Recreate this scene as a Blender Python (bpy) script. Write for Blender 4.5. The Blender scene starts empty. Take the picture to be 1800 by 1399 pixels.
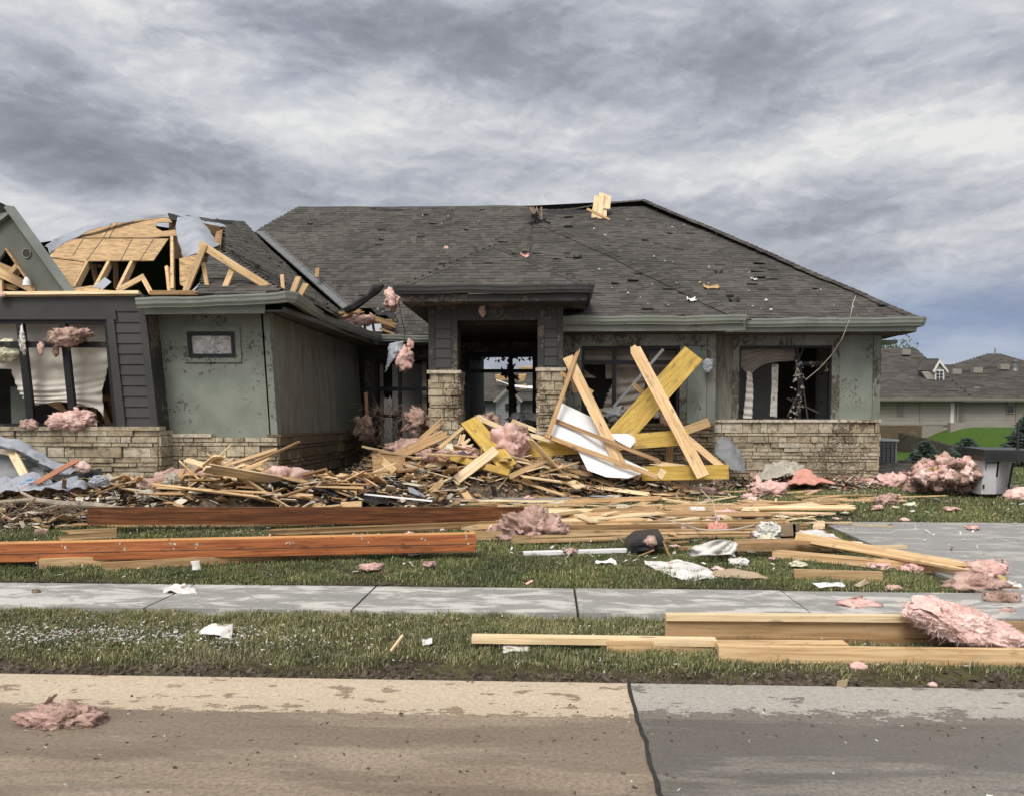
import bpy, bmesh, math, random
import numpy as np
from mathutils import Vector, Matrix, noise
R = math.radians
C = bpy.context.scene.collection
scene = bpy.context.scene

# ------------------------------------------------------------------ camera
FPX, PITCH, YAW, EYE = 1380.0, R(3.0), R(2.655), 1.6
PPX, PPY = 900.0, 737.0 + 1380.0*math.tan(R(3.0))
cam = bpy.data.objects.new('camera', bpy.data.cameras.new('camera'))
C.objects.link(cam); scene.camera = cam
cam.location = (0, 0, EYE)
cam.rotation_euler = (R(90) - PITCH, 0, YAW)
cam.data.sensor_width = 36; cam.data.lens = FPX/1800*36
cam.data.shift_y = (PPY - 699.5)/1800
cam.data.clip_end = 2000
# ------------------------------------------------------------------ world: overcast sky with broken stratocumulus
SUN_EL, SUN_AZ = R(52), R(200)          # azimuth from +Y, clockwise
world = bpy.data.worlds.new('World'); scene.world = world; world.use_nodes = True
def nd(nt, t, ins=None, **props):
    n = nt.nodes.new(t)
    for k, v in props.items(): setattr(n, k, v)
    for k, v in (ins or {}).items():
        s = n.inputs[k]
        if isinstance(v, bpy.types.NodeSocket): nt.links.new(v, s)
        else: s.default_value = v
    return n
def mth(nt, op, a, b=0.0, c=None, clamp=False):
    n = nd(nt, 'ShaderNodeMath', {0: a, 1: b}, operation=op, use_clamp=clamp)
    if c is not None:
        if isinstance(c, bpy.types.NodeSocket): nt.links.new(c, n.inputs[2])
        else: n.inputs[2].default_value = c
    return n.outputs[0]
def vm(nt, op, a, b=(0, 0, 0), s=None):
    n = nd(nt, 'ShaderNodeVectorMath', {0: a, 1: b}, operation=op)
    if s is not None: n.inputs['Scale'].default_value = s
    return n.outputs[1] if op in ('LENGTH', 'DISTANCE', 'DOT_PRODUCT') else n.outputs[0]
def ramp(nt, fac, stops, interp='LINEAR'):
    n = nd(nt, 'ShaderNodeValToRGB', {'Fac': fac}); cr = n.color_ramp; cr.interpolation = interp
    while len(cr.elements) < len(stops): cr.elements.new(0.5)
    for e, (p, c) in zip(cr.elements, stops):
        e.position = p; e.color = (*c, 1) if not isinstance(c, (int, float)) else (c, c, c, 1)
    return n.outputs['Color']
def mixc(nt, fac, a, b, mode='MIX'):
    n = nd(nt, 'ShaderNodeMix', data_type='RGBA', blend_type=mode)
    for i, v in ((0, fac), (6, a), (7, b)):
        s = n.inputs[i]
        if isinstance(v, bpy.types.NodeSocket): nt.links.new(v, s)
        else: s.default_value = v if i == 0 else ((*v, 1) if len(v) == 3 else v)
    return n.outputs[2]
def nz(nt, vec, scale, detail=4, rough=0.55, dist=0.0, out=0):
    return nd(nt, 'ShaderNodeTexNoise', {'Vector': vec, 'Scale': scale, 'Detail': detail, 'Roughness': rough, 'Distortion': dist}).outputs[out]
def smooth(nt, v, a, b, lo=0.0, hi=1.0):
    return nd(nt, 'ShaderNodeMapRange', {'Value': v, 'From Min': a, 'From Max': b, 'To Min': lo, 'To Max': hi}, interpolation_type='SMOOTHSTEP').outputs[0]

def build_world():
    nt = world.node_tree; nt.nodes.clear()
    out = nd(nt, 'ShaderNodeOutputWorld'); bg = nd(nt, 'ShaderNodeBackground', {'Strength': 0.1})
    nt.links.new(bg.outputs[0], out.inputs[0])
    sky = nd(nt, 'ShaderNodeTexSky', sky_type='NISHITA', sun_disc=False)
    sky.sun_elevation = SUN_EL; sky.sun_rotation = SUN_AZ
    d = nd(nt, 'ShaderNodeTexCoord').outputs['Generated']
    sp = nd(nt, 'ShaderNodeSeparateXYZ', {0: d})
    x, y, z = sp.outputs
    az = mth(nt, 'MULTIPLY', mth(nt, 'ARCTAN2', x, y), 57.2958)
    el = mth(nt, 'MULTIPLY', mth(nt, 'ARCSINE', z), 57.2958)
    ae = nd(nt, 'ShaderNodeCombineXYZ', {0: az, 1: el, 2: 0.0}).outputs[0]
    # cloud deck coordinates: perspective of a layer overhead
    zz = mth(nt, 'ADD', mth(nt, 'MAXIMUM', z, 0.0), 0.16)
    deck = nd(nt, 'ShaderNodeCombineXYZ', {0: mth(nt, 'DIVIDE', x, zz), 1: mth(nt, 'DIVIDE', y, zz), 2: 0.3}).outputs[0]
    aeP = vm(nt, 'MULTIPLY', ae, (.052, .115, 0))
    warp = vm(nt, 'SCALE', vm(nt, 'SUBTRACT', nz(nt, aeP, 1.3, 7, 0.6, 0, 1), (0.5, 0.5, 0.5)), s=0.42)
    P = vm(nt, 'ADD', aeP, warp)
    def field(off, sc=1.1): return nz(nt, vm(nt, 'ADD', P, off), sc, 15, 0.60)
    def billow(off):                                   # cauliflower lumps: folded noise in two octaves
        q = vm(nt, 'ADD', P, off)
        return nz(nt, q, 2.7, 13, .60)
    n1 = field((0, 0, 0)); n2 = nz(nt, deck, 0.8, 12, 0.6)
    bl = billow((0, 0, 0)); relief = mth(nt, 'SUBTRACT', bl, billow((-.012, .05, 0)))      # lit crowns, shaded bases
    base = mth(nt, 'ADD', mth(nt, 'MULTIPLY', n1, 0.95), mth(nt, 'MULTIPLY', n2, 0.3))
    base = mth(nt, 'ADD', smooth(nt, base, 0.36, 0.98), mth(nt, 'ADD', mth(nt, 'MULTIPLY', relief, -1.9), mth(nt, 'MULTIPLY', mth(nt, 'SUBTRACT', bl, .5), .5)))
    # ragged holes between the masses where the bright upper layer shows
    brk = smooth(nt, nz(nt, vm(nt, 'ADD', P, (7.7, 2.9, 0)), 1.5, 15, .58), .55, .585)
    base = mth(nt, 'ADD', base, mth(nt, 'MULTIPLY', brk, .13))
    # large bodies of cloud, placed by bearing and elevation (degrees)
    wob = vm(nt, 'MULTIPLY', vm(nt, 'SUBTRACT', nz(nt, vm(nt, 'MULTIPLY', ae, (0.06, 0.1, 0)), 1.0, 8, 0.6, 0, 1), (0.5, 0.5, 0.5)), (16, 9, 0))
    aw = vm(nt, 'ADD', ae, wob)
    def px(p, q): 
        a = math.atan2(p - 964, 1380); return (math.degrees(a), math.degrees(math.atan2((737 - q)*math.cos(a), 1380)), 0)
    acc = base
    for (p, q, rx, ry, amp) in BLOBS:
        c = px(p, q)
        l = vm(nt, 'LENGTH', vm(nt, 'MULTIPLY', vm(nt, 'SUBTRACT', aw, c), (1/rx, 1/ry, 0)))
        acc = mth(nt, 'ADD', acc, smooth(nt, l, 0.0, 1.0, amp, 0.0))
    acc = nd(nt, 'ShaderNodeMapRange', {'Value': acc, 'From Min': -.50, 'From Max': 1.04}).outputs[0]
    col = ramp(nt, acc, [(0.0, (.158, .170, .198)), (0.28, (.218, .232, .268)), (0.5, (.302, .318, .358)), (0.76, (.43, .44, .462)), (1.0, (.555, .557, .545))])
    # bright patch added to the unseen sky around the sun, strengthening the daylight
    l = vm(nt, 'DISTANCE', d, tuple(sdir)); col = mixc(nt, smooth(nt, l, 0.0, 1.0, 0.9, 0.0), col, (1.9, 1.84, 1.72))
    # blue-slate bank low on the right
    l = vm(nt, 'LENGTH', vm(nt, 'MULTIPLY', vm(nt, 'SUBTRACT', aw, px(1800, 590)), (1/27, 1/5.6, 0)))
    col = mixc(nt, smooth(nt, l, 0.15, 1.0, 0.75, 0.0), col, (.17, .225, .345))
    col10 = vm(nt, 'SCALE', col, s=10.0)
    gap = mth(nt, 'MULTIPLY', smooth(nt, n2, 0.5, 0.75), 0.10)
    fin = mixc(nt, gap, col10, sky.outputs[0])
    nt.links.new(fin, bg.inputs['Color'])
BLOBS = [(110, 240, 20, 6.5, -.5), (300, 330, 12, 3, -.22), (40, 20, 9, 4, .25), (560, 10, 12, 3.2, -.3), (820, 95, 19, 5, -.5), (1150, 150, 17, 4.0, -.4), (1480, 70, 16, 5, -.26),
         (640, 235, 11, 4.4, .34), (930, 240, 12, 3, .16), (1230, 310, 17, 3.0, .42), (1640, 250, 11, 3.6, .36), (1780, 225, 6, 2.4, .15), (1640, 310, 15, 4.5, .1),
         (1380, 415, 12, 2.4, -.2), (1560, 450, 13, 1.6, .3), (1800, 545, 16, 3, -.22), (140, 395, 12, 2.8, .34), (420, 330, 10, 3, -.1), (1700, 628, 30, 1.3, .6), (430, 200, 9, 4, .12)]
sdir = Vector((math.sin(SUN_AZ)*math.cos(SUN_EL), math.cos(SUN_AZ)*math.cos(SUN_EL), math.sin(SUN_EL)))
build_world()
sun = bpy.data.objects.new('sun', bpy.data.lights.new('sun', 'SUN')); C.objects.link(sun)
sun.data.energy = 1.5; sun.data.angle = R(24); sun.data.color = (1.0, .96, .90)
sdir = Vector((math.sin(SUN_AZ)*math.cos(SUN_EL), math.cos(SUN_AZ)*math.cos(SUN_EL), math.sin(SUN_EL)))
sun.rotation_euler = sdir.to_track_quat('Z', 'Y').to_euler()
scene.view_settings.view_transform = 'Standard'; scene.view_settings.look = 'None'
scene.view_settings.exposure = 0.55; scene.view_settings.gamma = 1.0
scene.cycles.max_bounces = 6

# ------------------------------------------------------------------ placing helpers
cy, sy_, cp, sp_ = math.cos(YAW), math.sin(YAW), math.cos(PITCH), math.sin(PITCH)
FW = Vector((-sy_*cp, cy*cp, -sp_)); RT = Vector((cy, sy_, 0)); UP = RT.cross(FW)
def ray(px, py): return FW*FPX + RT*(px - PPX) - UP*(py - PPY)
def at(px, py, Y):
    d = ray(px, py); return Vector((0, 0, EYE)) + d*(Y/d.y)
def on_plane(px, py, p, n):
    d = ray(px, py); o = Vector((0, 0, EYE)); return o + d*((p - o).dot(n)/d.dot(n))
def sstep(a, b, v):
    t = min(1, max(0, (v - a)/(b - a))); return t*t*(3 - 2*t)
def gz(X, Y):
    z = float(np.interp(Y, [-30, 4.6, 4.75, 5.87, 6.75, 16, 24, 34, 60, 300], [0, 0.0, .075, .12, .14, .33, .3, -.1, -.1, -.2]))
    if Y > 17: z += 1.33*sstep(16.6, 20.5, X)*sstep(23, 35, Y)
    return z
def G(px, py, lift=0.0):
    d = ray(px, py); o = Vector((0, 0, EYE)); Y = 6.0
    for _ in range(30):
        p = o + d*(Y/d.y); z = gz(p.x, Y) + lift
        if d.z > -1e-3: break
        t = (z - EYE)/d.z; Y = 0.5*Y + 0.5*d.y*t
    return o + d*(Y/d.y)

# ------------------------------------------------------------------ mesh helpers
class MB:
    def __init__(s): s.v = []; s.f = []
    def add(s, vs, fs):
        b = len(s.v); s.v += [tuple(v) for v in vs]; s.f += [tuple(b + i for i in f) for f in fs]
    def box(s, a, b):
        (x0, y0, z0), (x1, y1, z1) = a, b
        x0, x1 = min(x0, x1), max(x0, x1); y0, y1 = min(y0, y1), max(y0, y1); z0, z1 = min(z0, z1), max(z0, z1)
        s.add([(x0,y0,z0),(x1,y0,z0),(x1,y1,z0),(x0,y1,z0),(x0,y0,z1),(x1,y0,z1),(x1,y1,z1),(x0,y1,z1)],
              [(0,3,2,1),(4,5,6,7),(0,1,5,4),(1,2,6,5),(2,3,7,6),(3,0,4,7)])
    def prism(s, poly, off):
        n = len(poly); off = Vector(off)
        s.add([Vector(p) for p in poly] + [Vector(p) + off for p in poly],
              [tuple(range(n)), tuple(range(2*n - 1, n - 1, -1))] + [(i, i + n, (i + 1) % n + n, (i + 1) % n) for i in range(n)])
    def bar(s, a, b, w, h, up=(0, 0, 1)):
        a, b = Vector(a), Vector(b); x = (b - a).normalized(); y = Vector(up).cross(x).normalized(); z = x.cross(y)
        q = [y*w/2*i + z*h/2*j for i, j in ((-1, -1), (1, -1), (1, 1), (-1, 1))]
        s.add([a + k for k in q] + [b + k for k in q], [(3,2,1,0),(4,5,6,7),(0,1,5,4),(1,2,6,5),(2,3,7,6),(3,0,4,7)])
    def tube(s, pts, rad, n=6):
        pts = [Vector(p) for p in pts]; rings = []
        for i, p in enumerate(pts):
            t = (pts[min(i + 1, len(pts) - 1)] - pts[max(i - 1, 0)]).normalized()
            u = t.orthogonal().normalized(); w = t.cross(u)
            r = rad[i] if isinstance(rad, (list, tuple)) else rad
            rings.append([p + (u*math.cos(6.2832*k/n) + w*math.sin(6.2832*k/n))*r for k in range(n)])
        b = len(s.v)
        for r_ in rings: s.v += [tuple(v) for v in r_]
        for i in range(len(pts) - 1):
            for k in range(n):
                s.f.append((b + i*n + k, b + i*n + (k + 1) % n, b + (i + 1)*n + (k + 1) % n, b + (i + 1)*n + k))
        s.f.append(tuple(b + k for k in range(n))[::-1]); s.f.append(tuple(b + (len(pts) - 1)*n + k for k in range(n)))
    def mesh(s, name, m, org=(0, 0, 0), flat=True):
        me = bpy.data.meshes.new(name); o = Vector(org)
        me.from_pydata([tuple(Vector(v) - o) for v in s.v], [], s.f); me.update()
        me.materials.append(m)
        if not flat: me.shade_smooth()
        return me
    def build(s, name, m, parent=None, org=None, flat=True, **tg):
        if parent is not None: org = root_loc(parent)
        elif org is None: org = (0, 0, 0)
        ob = bpy.data.objects.new(name, s.mesh(name, m, org, flat)); C.objects.link(ob)
        if parent is not None: ob.parent = parent
        else: ob.location = org
        tag(ob, **tg); return ob
def root_loc(o):
    v = Vector(o.location)
    while o.parent is not None: o = o.parent; v = v + Vector(o.location)
    return v
def tag(o, label=None, cat=None, group=None, kind=None):
    if label: o['label'] = label
    if cat: o['category'] = cat
    if group: o['group'] = group
    if kind: o['kind'] = kind
    return o
def empty(name, loc, **tg):
    o = bpy.data.objects.new(name, None); C.objects.link(o); o.location = loc; o.empty_display_size = .2
    return tag(o, **tg)
def np_mesh(name, verts, faces_flat, loop_total, m):
    me = bpy.data.meshes.new(name)
    me.vertices.add(len(verts)); me.vertices.foreach_set('co', verts.astype(np.float32).ravel())
    me.loops.add(len(faces_flat)); me.loops.foreach_set('vertex_index', faces_flat.astype(np.int32))
    nf = len(loop_total); me.polygons.add(nf)
    st = np.concatenate([[0], np.cumsum(loop_total)[:-1]]).astype(np.int32)
    me.polygons.foreach_set('loop_start', st); me.polygons.foreach_set('loop_total', loop_total.astype(np.int32))
    me.update(calc_edges=True); me.materials.append(m); return me

# ------------------------------------------------------------------ materials
def newmat(name):
    m = bpy.data.materials.new(name); m.use_nodes = True; nt = m.node_tree
    return m, nt, nt.nodes['Principled BSDF']
def coords(nt, rnd=True, kind='Object'):
    c = nd(nt, 'ShaderNodeTexCoord').outputs[kind]
    if rnd:
        r = nd(nt, 'ShaderNodeObjectInfo').outputs['Random']
        c = vm(nt, 'ADD', c, nd(nt, 'ShaderNodeCombineXYZ', {0: mth(nt, 'MULTIPLY', r, 91.7), 1: mth(nt, 'MULTIPLY', r, 37.1), 2: mth(nt, 'MULTIPLY', r, 63.9)}).outputs[0])
    return c
def bump(nt, b, h, strength=0.3, dist=0.01):
    nt.links.new(nd(nt, 'ShaderNodeBump', {'Height': h, 'Strength': strength, 'Distance': dist}).outputs[0], b.inputs['Normal'])
def wood(name, c1, c2, stain=(.12, .07, .035), amount=.35, rough=.72, vary=.38, spec=.25, knots=True):
    m, nt, b = newmat(name); c = coords(nt)
    g = vm(nt, 'MULTIPLY', c, (.55, 13, 13))
    gr = nz(nt, g, 3.0, 6, .6, .6)
    col = mixc(nt, smooth(nt, gr, .36, .64), tuple(k*.9 for k in c1), c2)
    rnd = nd(nt, 'ShaderNodeObjectInfo').outputs['Random']
    col = mixc(nt, 1.0, col, ramp(nt, rnd, [(0, (1 - vary, 1 - vary*1.05, 1 - vary*1.15)), (.5, (1, 1, 1)), (1, (1 + vary*.3, 1 + vary*.25, 1 + vary*.2))]), 'MULTIPLY')
    big = nz(nt, vm(nt, 'MULTIPLY', c, (1.2, 4, 4)), 1.6, 5, .6)
    col = mixc(nt, mth(nt, 'MULTIPLY', smooth(nt, big, .52, .72), amount), col, stain)
    col = mixc(nt, mth(nt, 'MULTIPLY', smooth(nt, nz(nt, vm(nt, 'MULTIPLY', c, (1, 2.2, 2.2)), 7, 7, .72), .56, .70), amount*1.3), col, tuple(k*.8 for k in stain))
    if knots:
        v = nd(nt, 'ShaderNodeTexVoronoi', {'Vector': vm(nt, 'MULTIPLY', c, (1.6, 5, 5)), 'Scale': 1.3}).outputs['Distance']
        col = mixc(nt, mth(nt, 'MULTIPLY', smooth(nt, v, .16, .06), .8), col, tuple(k*.45 for k in c1))
    nt.links.new(col, b.inputs['Base Color']); b.inputs['Roughness'].default_value = rough
    b.inputs['Specular IOR Level'].default_value = spec
    bump(nt, b, gr, .25, .004); return m
def mottle(name, stops, scale=8, detail=6, rough=.8, bmp=.3, bdist=.01, stretch=(1, 1, 1), spec=.3, speck=None, rnd=True, island=0.0, kind='Object', dist=0.0, rlo=None):
    m, nt, b = newmat(name); c = coords(nt, rnd, kind); cs = vm(nt, 'MULTIPLY', c, stretch)
    n = nz(nt, cs, scale, detail, .62, dist)
    col = ramp(nt, n, stops)
    if speck:
        col = mixc(nt, smooth(nt, nz(nt, cs, speck[0], 3, .6), speck[1], speck[1] + .06), col, speck[2])
    if island:
        r = nd(nt, 'ShaderNodeNewGeometry').outputs['Random Per Island']
        col = mixc(nt, 1.0, col, ramp(nt, r, [(0, 1 - island), (1, 1 + island)]), 'MULTIPLY')
    nt.links.new(col, b.inputs['Base Color']); b.inputs['Roughness'].default_value = rough
    b.inputs['Specular IOR Level'].default_value = spec
    if rlo is not None:
        nt.links.new(smooth(nt, nz(nt, cs, scale*.35, 4, .6), .42, .6, rlo, rough), b.inputs['Roughness'])
    if bmp: bump(nt, b, nz(nt, cs, scale*3, 6, .65), bmp, bdist)
    return m
def muddy(name, base, mud=(.075, .06, .045), cover=.5, scale=5, fine=40, streak=1.0, rough=.6):
    """painted board splattered with mud"""
    m, nt, b = newmat(name); c = coords(nt, False); cs = vm(nt, 'MULTIPLY', c, (1, 1, streak))
    a = nz(nt, cs, scale*.3, 5, .6); f = nz(nt, cs, fine, 5, .7, .5)
    k = mth(nt, 'ADD', mth(nt, 'MULTIPLY', a, .8), mth(nt, 'MULTIPLY', f, .7))
    fac = smooth(nt, k, 1.02 - cover*.55, 1.10 - cover*.55)
    pc = mixc(nt, smooth(nt, nz(nt, cs, 2.2, 5, .6), .35, .7), tuple(v*.86 for v in base), tuple(v*1.1 for v in base))
    mc = ramp(nt, nz(nt, cs, fine*1.6, 5, .75), [(.32, tuple(v*.45 for v in mud)), (.68, tuple(v*2.1 for v in mud))])
    chip = smooth(nt, nz(nt, c, 9, 3, .6), .705, .72)
    pc = mixc(nt, mth(nt, 'MULTIPLY', chip, .75), pc, (.04, .037, .032))
    nt.links.new(mixc(nt, mth(nt, 'MULTIPLY', fac, .9), pc, mc), b.inputs['Base Color'])
    nt.links.new(mixc(nt, fac, (rough,)*3, (.95,)*3), b.inputs['Roughness']); b.inputs['Specular IOR Level'].default_value = .3
    bump(nt, b, mth(nt, 'ADD', fac, mth(nt, 'MULTIPLY', f, .4)), .35, .006); return m
M = {}
M['dark'] = muddy('dark_siding', (.050, .050, .048), (.10, .09, .075), .16, 6, 30)
M['darkmud'] = muddy('dark_siding_muddy', (.038, .038, .036), (.12, .10, .075), .46, 5, 13)
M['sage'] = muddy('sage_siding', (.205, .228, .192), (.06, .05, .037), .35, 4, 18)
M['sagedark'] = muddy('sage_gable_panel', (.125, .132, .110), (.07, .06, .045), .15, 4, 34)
M['sagemid'] = muddy('sage_siding_splattered', (.18, .19, .16), (.06, .05, .038), .53, 4, 14, .6)
M['sagemud'] = muddy('sage_siding_caked', (.18, .19, .16), (.125, .108, .08), .50, 3, 11, .13)
M['gutter'] = muddy('gutter_sage', (.235, .255, .225), (.08, .07, .05), .2, 4, 30, 1, .4)
M['gutterdark'] = muddy('gutter_dark', (.06, .06, .06), (.08, .065, .05), .25, 4, 30, 1, .45)
M['black'] = muddy('black_frame', (.012, .012, .014), (.09, .075, .06), .22, 8, 40, 1, .5)
M['trimcream'] = mottle('cream_lime', [(.3, (.42, .36, .27)), (.7, (.62, .56, .45))], 9, bmp=.3)
def stone_mat(name, tones, mud):
    m, nt, b = newmat(name); c = coords(nt, False)
    r = nd(nt, 'ShaderNodeNewGeometry').outputs['Random Per Island']
    col = ramp(nt, r, [(i/(len(tones) - 1), t) for i, t in enumerate(tones)])
    n = nz(nt, c, 8, 9, .78); col = mixc(nt, 1.0, col, ramp(nt, n, [(.36, .46), (.5, .98), (.62, 1.25)]), 'MULTIPLY')
    mk = mth(nt, 'ADD', mth(nt, 'MULTIPLY', nz(nt, c, 1.1, 4, .6), .9), mth(nt, 'MULTIPLY', nz(nt, c, 22, 5, .7), .6))
    col = mixc(nt, mth(nt, 'MULTIPLY', smooth(nt, mk, 1.03 - mud*.55, 1.13 - mud*.55), .8), col, (.085, .062, .04))
    nt.links.new(col, b.inputs['Base Color']); b.inputs['Roughness'].default_value = .92; b.inputs['Specular IOR Level'].default_value = .2
    bump(nt, b, mth(nt, 'ADD', nz(nt, c, 14, 8, .7), mth(nt, 'MULTIPLY', nz(nt, c, 60, 4, .7), .3)), .75, .03); return m
M['stone'] = stone_mat('limestone', [(.32, .26, .18), (.50, .43, .32), (.38, .32, .22), (.56, .50, .40), (.34, .28, .19), (.44, .38, .28)], .44)
M['stonemud'] = stone_mat('limestone_muddy', [(.25, .20, .13), (.36, .30, .20), (.22, .17, .10), (.38, .32, .23)], .85)
def shingle_mat(name, a, bcol):
    m, nt, b = newmat(name); c = coords(nt, False)
    r = nd(nt, 'ShaderNodeNewGeometry').outputs['Random Per Island']
    col = ramp(nt, r, [(0, tuple(v*.82 for v in a)), (.35, a), (.7, bcol), (1, tuple(v*1.08 for v in bcol))])
    col = mixc(nt, 1.0, col, ramp(nt, nz(nt, c, .55, 5, .6), [(.3, .78), (.7, 1.18)]), 'MULTIPLY')
    col = mixc(nt, 1.0, col, ramp(nt, nz(nt, c, 60, 3, .7), [(.3, .75), (.7, 1.3)]), 'MULTIPLY')
    col = mixc(nt, smooth(nt, nz(nt, c, 24, 3, .6), .73, .78), col, (.38, .36, .32))
    nt.links.new(col, b.inputs['Base Color']); b.inputs['Roughness'].default_value = .93; b.inputs['Specular IOR Level'].default_value = .2
    bump(nt, b, nz(nt, c, 90, 3, .7), .4, .006); return m
M['shingle'] = shingle_mat('asphalt_shingle', (.071, .065, .058), (.089, .081, .073))
M['felt'] = mottle('roof_felt', [(.3, (.012, .012, .013)), (.7, (.035, .034, .034))], 6, bmp=.5)
M['shinglecap'] = shingle_mat('cap_shingle', (.062, .056, .05), (.085, .077, .069))
M['farshingle'] = shingle_mat('far_shingle', (.066, .060, .055), (.082, .074, .067))
M['osb'] = None
def osb_mat(name, tint):
    m, nt, b = newmat(name); c = coords(nt)
    v = nd(nt, 'ShaderNodeTexVoronoi', {'Vector': vm(nt, 'MULTIPLY', c, (9, 22, 22)), 'Scale': 1.0, 'Randomness': 1.0})
    sp = nd(nt, 'ShaderNodeSeparateColor', {0: v.outputs['Color']}).outputs[0]
    col = ramp(nt, sp, [(0, tuple(k*.62 for k in tint)), (.5, tint), (1, tuple(min(1, k*1.3) for k in tint))])
    col = mixc(nt, 1.0, col, ramp(nt, nz(nt, vm(nt, 'MULTIPLY', c, (10, 45, 45)), 1.5, 5, .65), [(.3, .75), (.7, 1.2)]), 'MULTIPLY')
    col = mixc(nt, mth(nt, 'MULTIPLY', smooth(nt, nz(nt, c, .8, 4, .6), .5, .75), .45), col, (.24, .13, .055))
    nt.links.new(col, b.inputs['Base Color']); b.inputs['Roughness'].default_value = .8
    bump(nt, b, v.outputs['Distance'], .4, .006); return m
M['osb'] = osb_mat('osb_board', (.44, .285, .14))
M['lumber'] = wood('raw_lumber', (.54, .35, .175), (.68, .485, .28), amount=.42)
M['lumberpale'] = wood('pale_lumber', (.66, .49, .28), (.78, .63, .42), (.3, .2, .1), .22)
M['lumberold'] = wood('weathered_lumber', (.36, .215, .10), (.50, .33, .18), amount=.5)
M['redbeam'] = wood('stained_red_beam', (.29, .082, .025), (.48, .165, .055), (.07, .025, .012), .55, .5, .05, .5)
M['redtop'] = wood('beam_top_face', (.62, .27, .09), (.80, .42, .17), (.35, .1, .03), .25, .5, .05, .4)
M['brownbeam'] = wood('stained_brown_beam', (.075, .026, .010), (.21, .075, .026), (.03, .012, .006), .55, .4, .05, .5)
M['lvl'] = wood('yellow_laminated_beam', (.45, .29, .055), (.60, .41, .105), (.17, .10, .04), .65, .6, .12, .3)
M['joist'] = wood('joist_web_board', (.37, .235, .115), (.46, .31, .17), (.22, .14, .07), .3, .75, .04)
M['trim'] = mottle('white_board', [(.35, (.70, .70, .70)), (.7, (.82, .82, .83))], 3, bmp=.05, rough=.55, speck=(26, .70, (.35, .3, .25)))
M['drywall'] = mottle('drywall', [(.3, (.55, .49, .38)), (.7, (.72, .67, .56))], 5, bmp=.2, speck=(18, .62, (.25, .19, .12)))
M['pink'] = None
def pink_mat(name, a, bcol, dirt, amt, scale=7):
    m, nt, b = newmat(name); c = coords(nt)
    n = nz(nt, c, scale, 8, .68, .8)
    col = mixc(nt, smooth(nt, n, .32, .68), a, bcol)
    col = mixc(nt, mth(nt, 'MULTIPLY', smooth(nt, nz(nt, c, scale*.45, 6, .65), .44, .68), amt), col, dirt)
    f = nz(nt, vm(nt, 'MULTIPLY', c, (1, 1, 3)), scale*5, 5, .7, 1.5)
    col = mixc(nt, 1.0, col, ramp(nt, f, [(.3, .8), (.7, 1.15)]), 'MULTIPLY')
    nt.links.new(col, b.inputs['Base Color']); b.inputs['Roughness'].default_value = 1; b.inputs['Specular IOR Level'].default_value = .05
    f2 = nz(nt, c, scale*14, 4, .75)
    col = mixc(nt, smooth(nt, f2, .56, .70), col, tuple(min(.92, k*1.18) for k in bcol)); nt.links.new(col, b.inputs['Base Color'])
    bump(nt, b, mth(nt, 'ADD', mth(nt, 'ADD', f, n), mth(nt, 'MULTIPLY', f2, .4)), .55, .014); return m
M['pink'] = pink_mat('pink_insulation', (.66, .39, .35), (.82, .58, .53), (.36, .23, .17), .62)
M['pinkdirty'] = pink_mat('dirty_pink_insulation', (.42, .265, .225), (.63, .445, .385), (.18, .125, .08), .85)
M['pinkbright'] = pink_mat('fresh_pink_insulation', (.76, .49, .45), (.90, .70, .65), (.48, .30, .24), .5, 8)
M['coral'] = pink_mat('coral_insulation_facing', (.64, .28, .22), (.76, .42, .35), (.4, .2, .15), .5)
M['cream'] = pink_mat('cream_insulation', (.62, .57, .40), (.80, .77, .62), (.4, .33, .2), .3)
M['yellowfluff'] = pink_mat('yellow_insulation', (.52, .40, .14), (.66, .54, .26), (.3, .22, .1), .4)
M['tarp'] = mottle('grey_house_wrap', [(.3, (.27, .29, .33)), (.7, (.37, .39, .43))], 2.5, rough=.5, bmp=.15, bdist=.02, speck=(9, .68, (.2, .19, .18)))
M['tarpdark'] = mottle('dark_grey_fabric', [(.3, (.14, .145, .15)), (.7, (.25, .26, .27))], 3, rough=.6, bmp=.25)
M['blind'] = mottle('roller_shade', [(.3, (.50, .46, .40)), (.7, (.66, .62, .56))], 4, rough=.85, bmp=.1, speck=(12, .68, (.3, .25, .2)))
M['blinddark'] = mottle('dirty_shade', [(.3, (.22, .19, .16)), (.7, (.34, .30, .26))], 4, rough=.85, bmp=.1, speck=(12, .66, (.12, .1, .08)))
M['metal'] = mottle('bent_flashing', [(.3, (.11, .112, .115)), (.7, (.18, .183, .187))], 6, rough=.5, bmp=.1, spec=.6)
M['plastic'] = mottle('black_plastic', [(.3, (.012, .012, .014)), (.7, (.03, .03, .033))], 6, rough=.4, bmp=.05, spec=.5)
M['whiteplastic'] = mottle('white_plastic', [(.3, (.72, .73, .74)), (.7, (.83, .83, .82))], 4, rough=.5, bmp=.1)
M['whitecloth'] = mottle('dirty_white_plastic_sheet', [(.3, (.52, .50, .46)), (.7, (.74, .72, .69))], 5, rough=.7, bmp=.35, speck=(7, .57, (.34, .27, .20)))
M['dirtycloth'] = mottle('dirty_cream_sheet', [(.3, (.30, .27, .22)), (.7, (.50, .46, .39))], 4, rough=.8, bmp=.25, speck=(8, .6, (.2, .16, .12)))
M['cabinetgrey'] = mottle('grey_laminate', [(.3, (.40, .40, .41)), (.7, (.50, .50, .50))], 3, rough=.5, bmp=.05, speck=(9, .64, (.22, .2, .18)))
M['stonedark'] = mottle('dark_block', [(.3, (.045, .038, .032)), (.7, (.11, .095, .08))], 6, bmp=.5)
M['paper'] = mottle('kraft_paper', [(.3, (.36, .27, .18)), (.7, (.48, .37, .26))], 5, rough=.9, bmp=.15)
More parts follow.
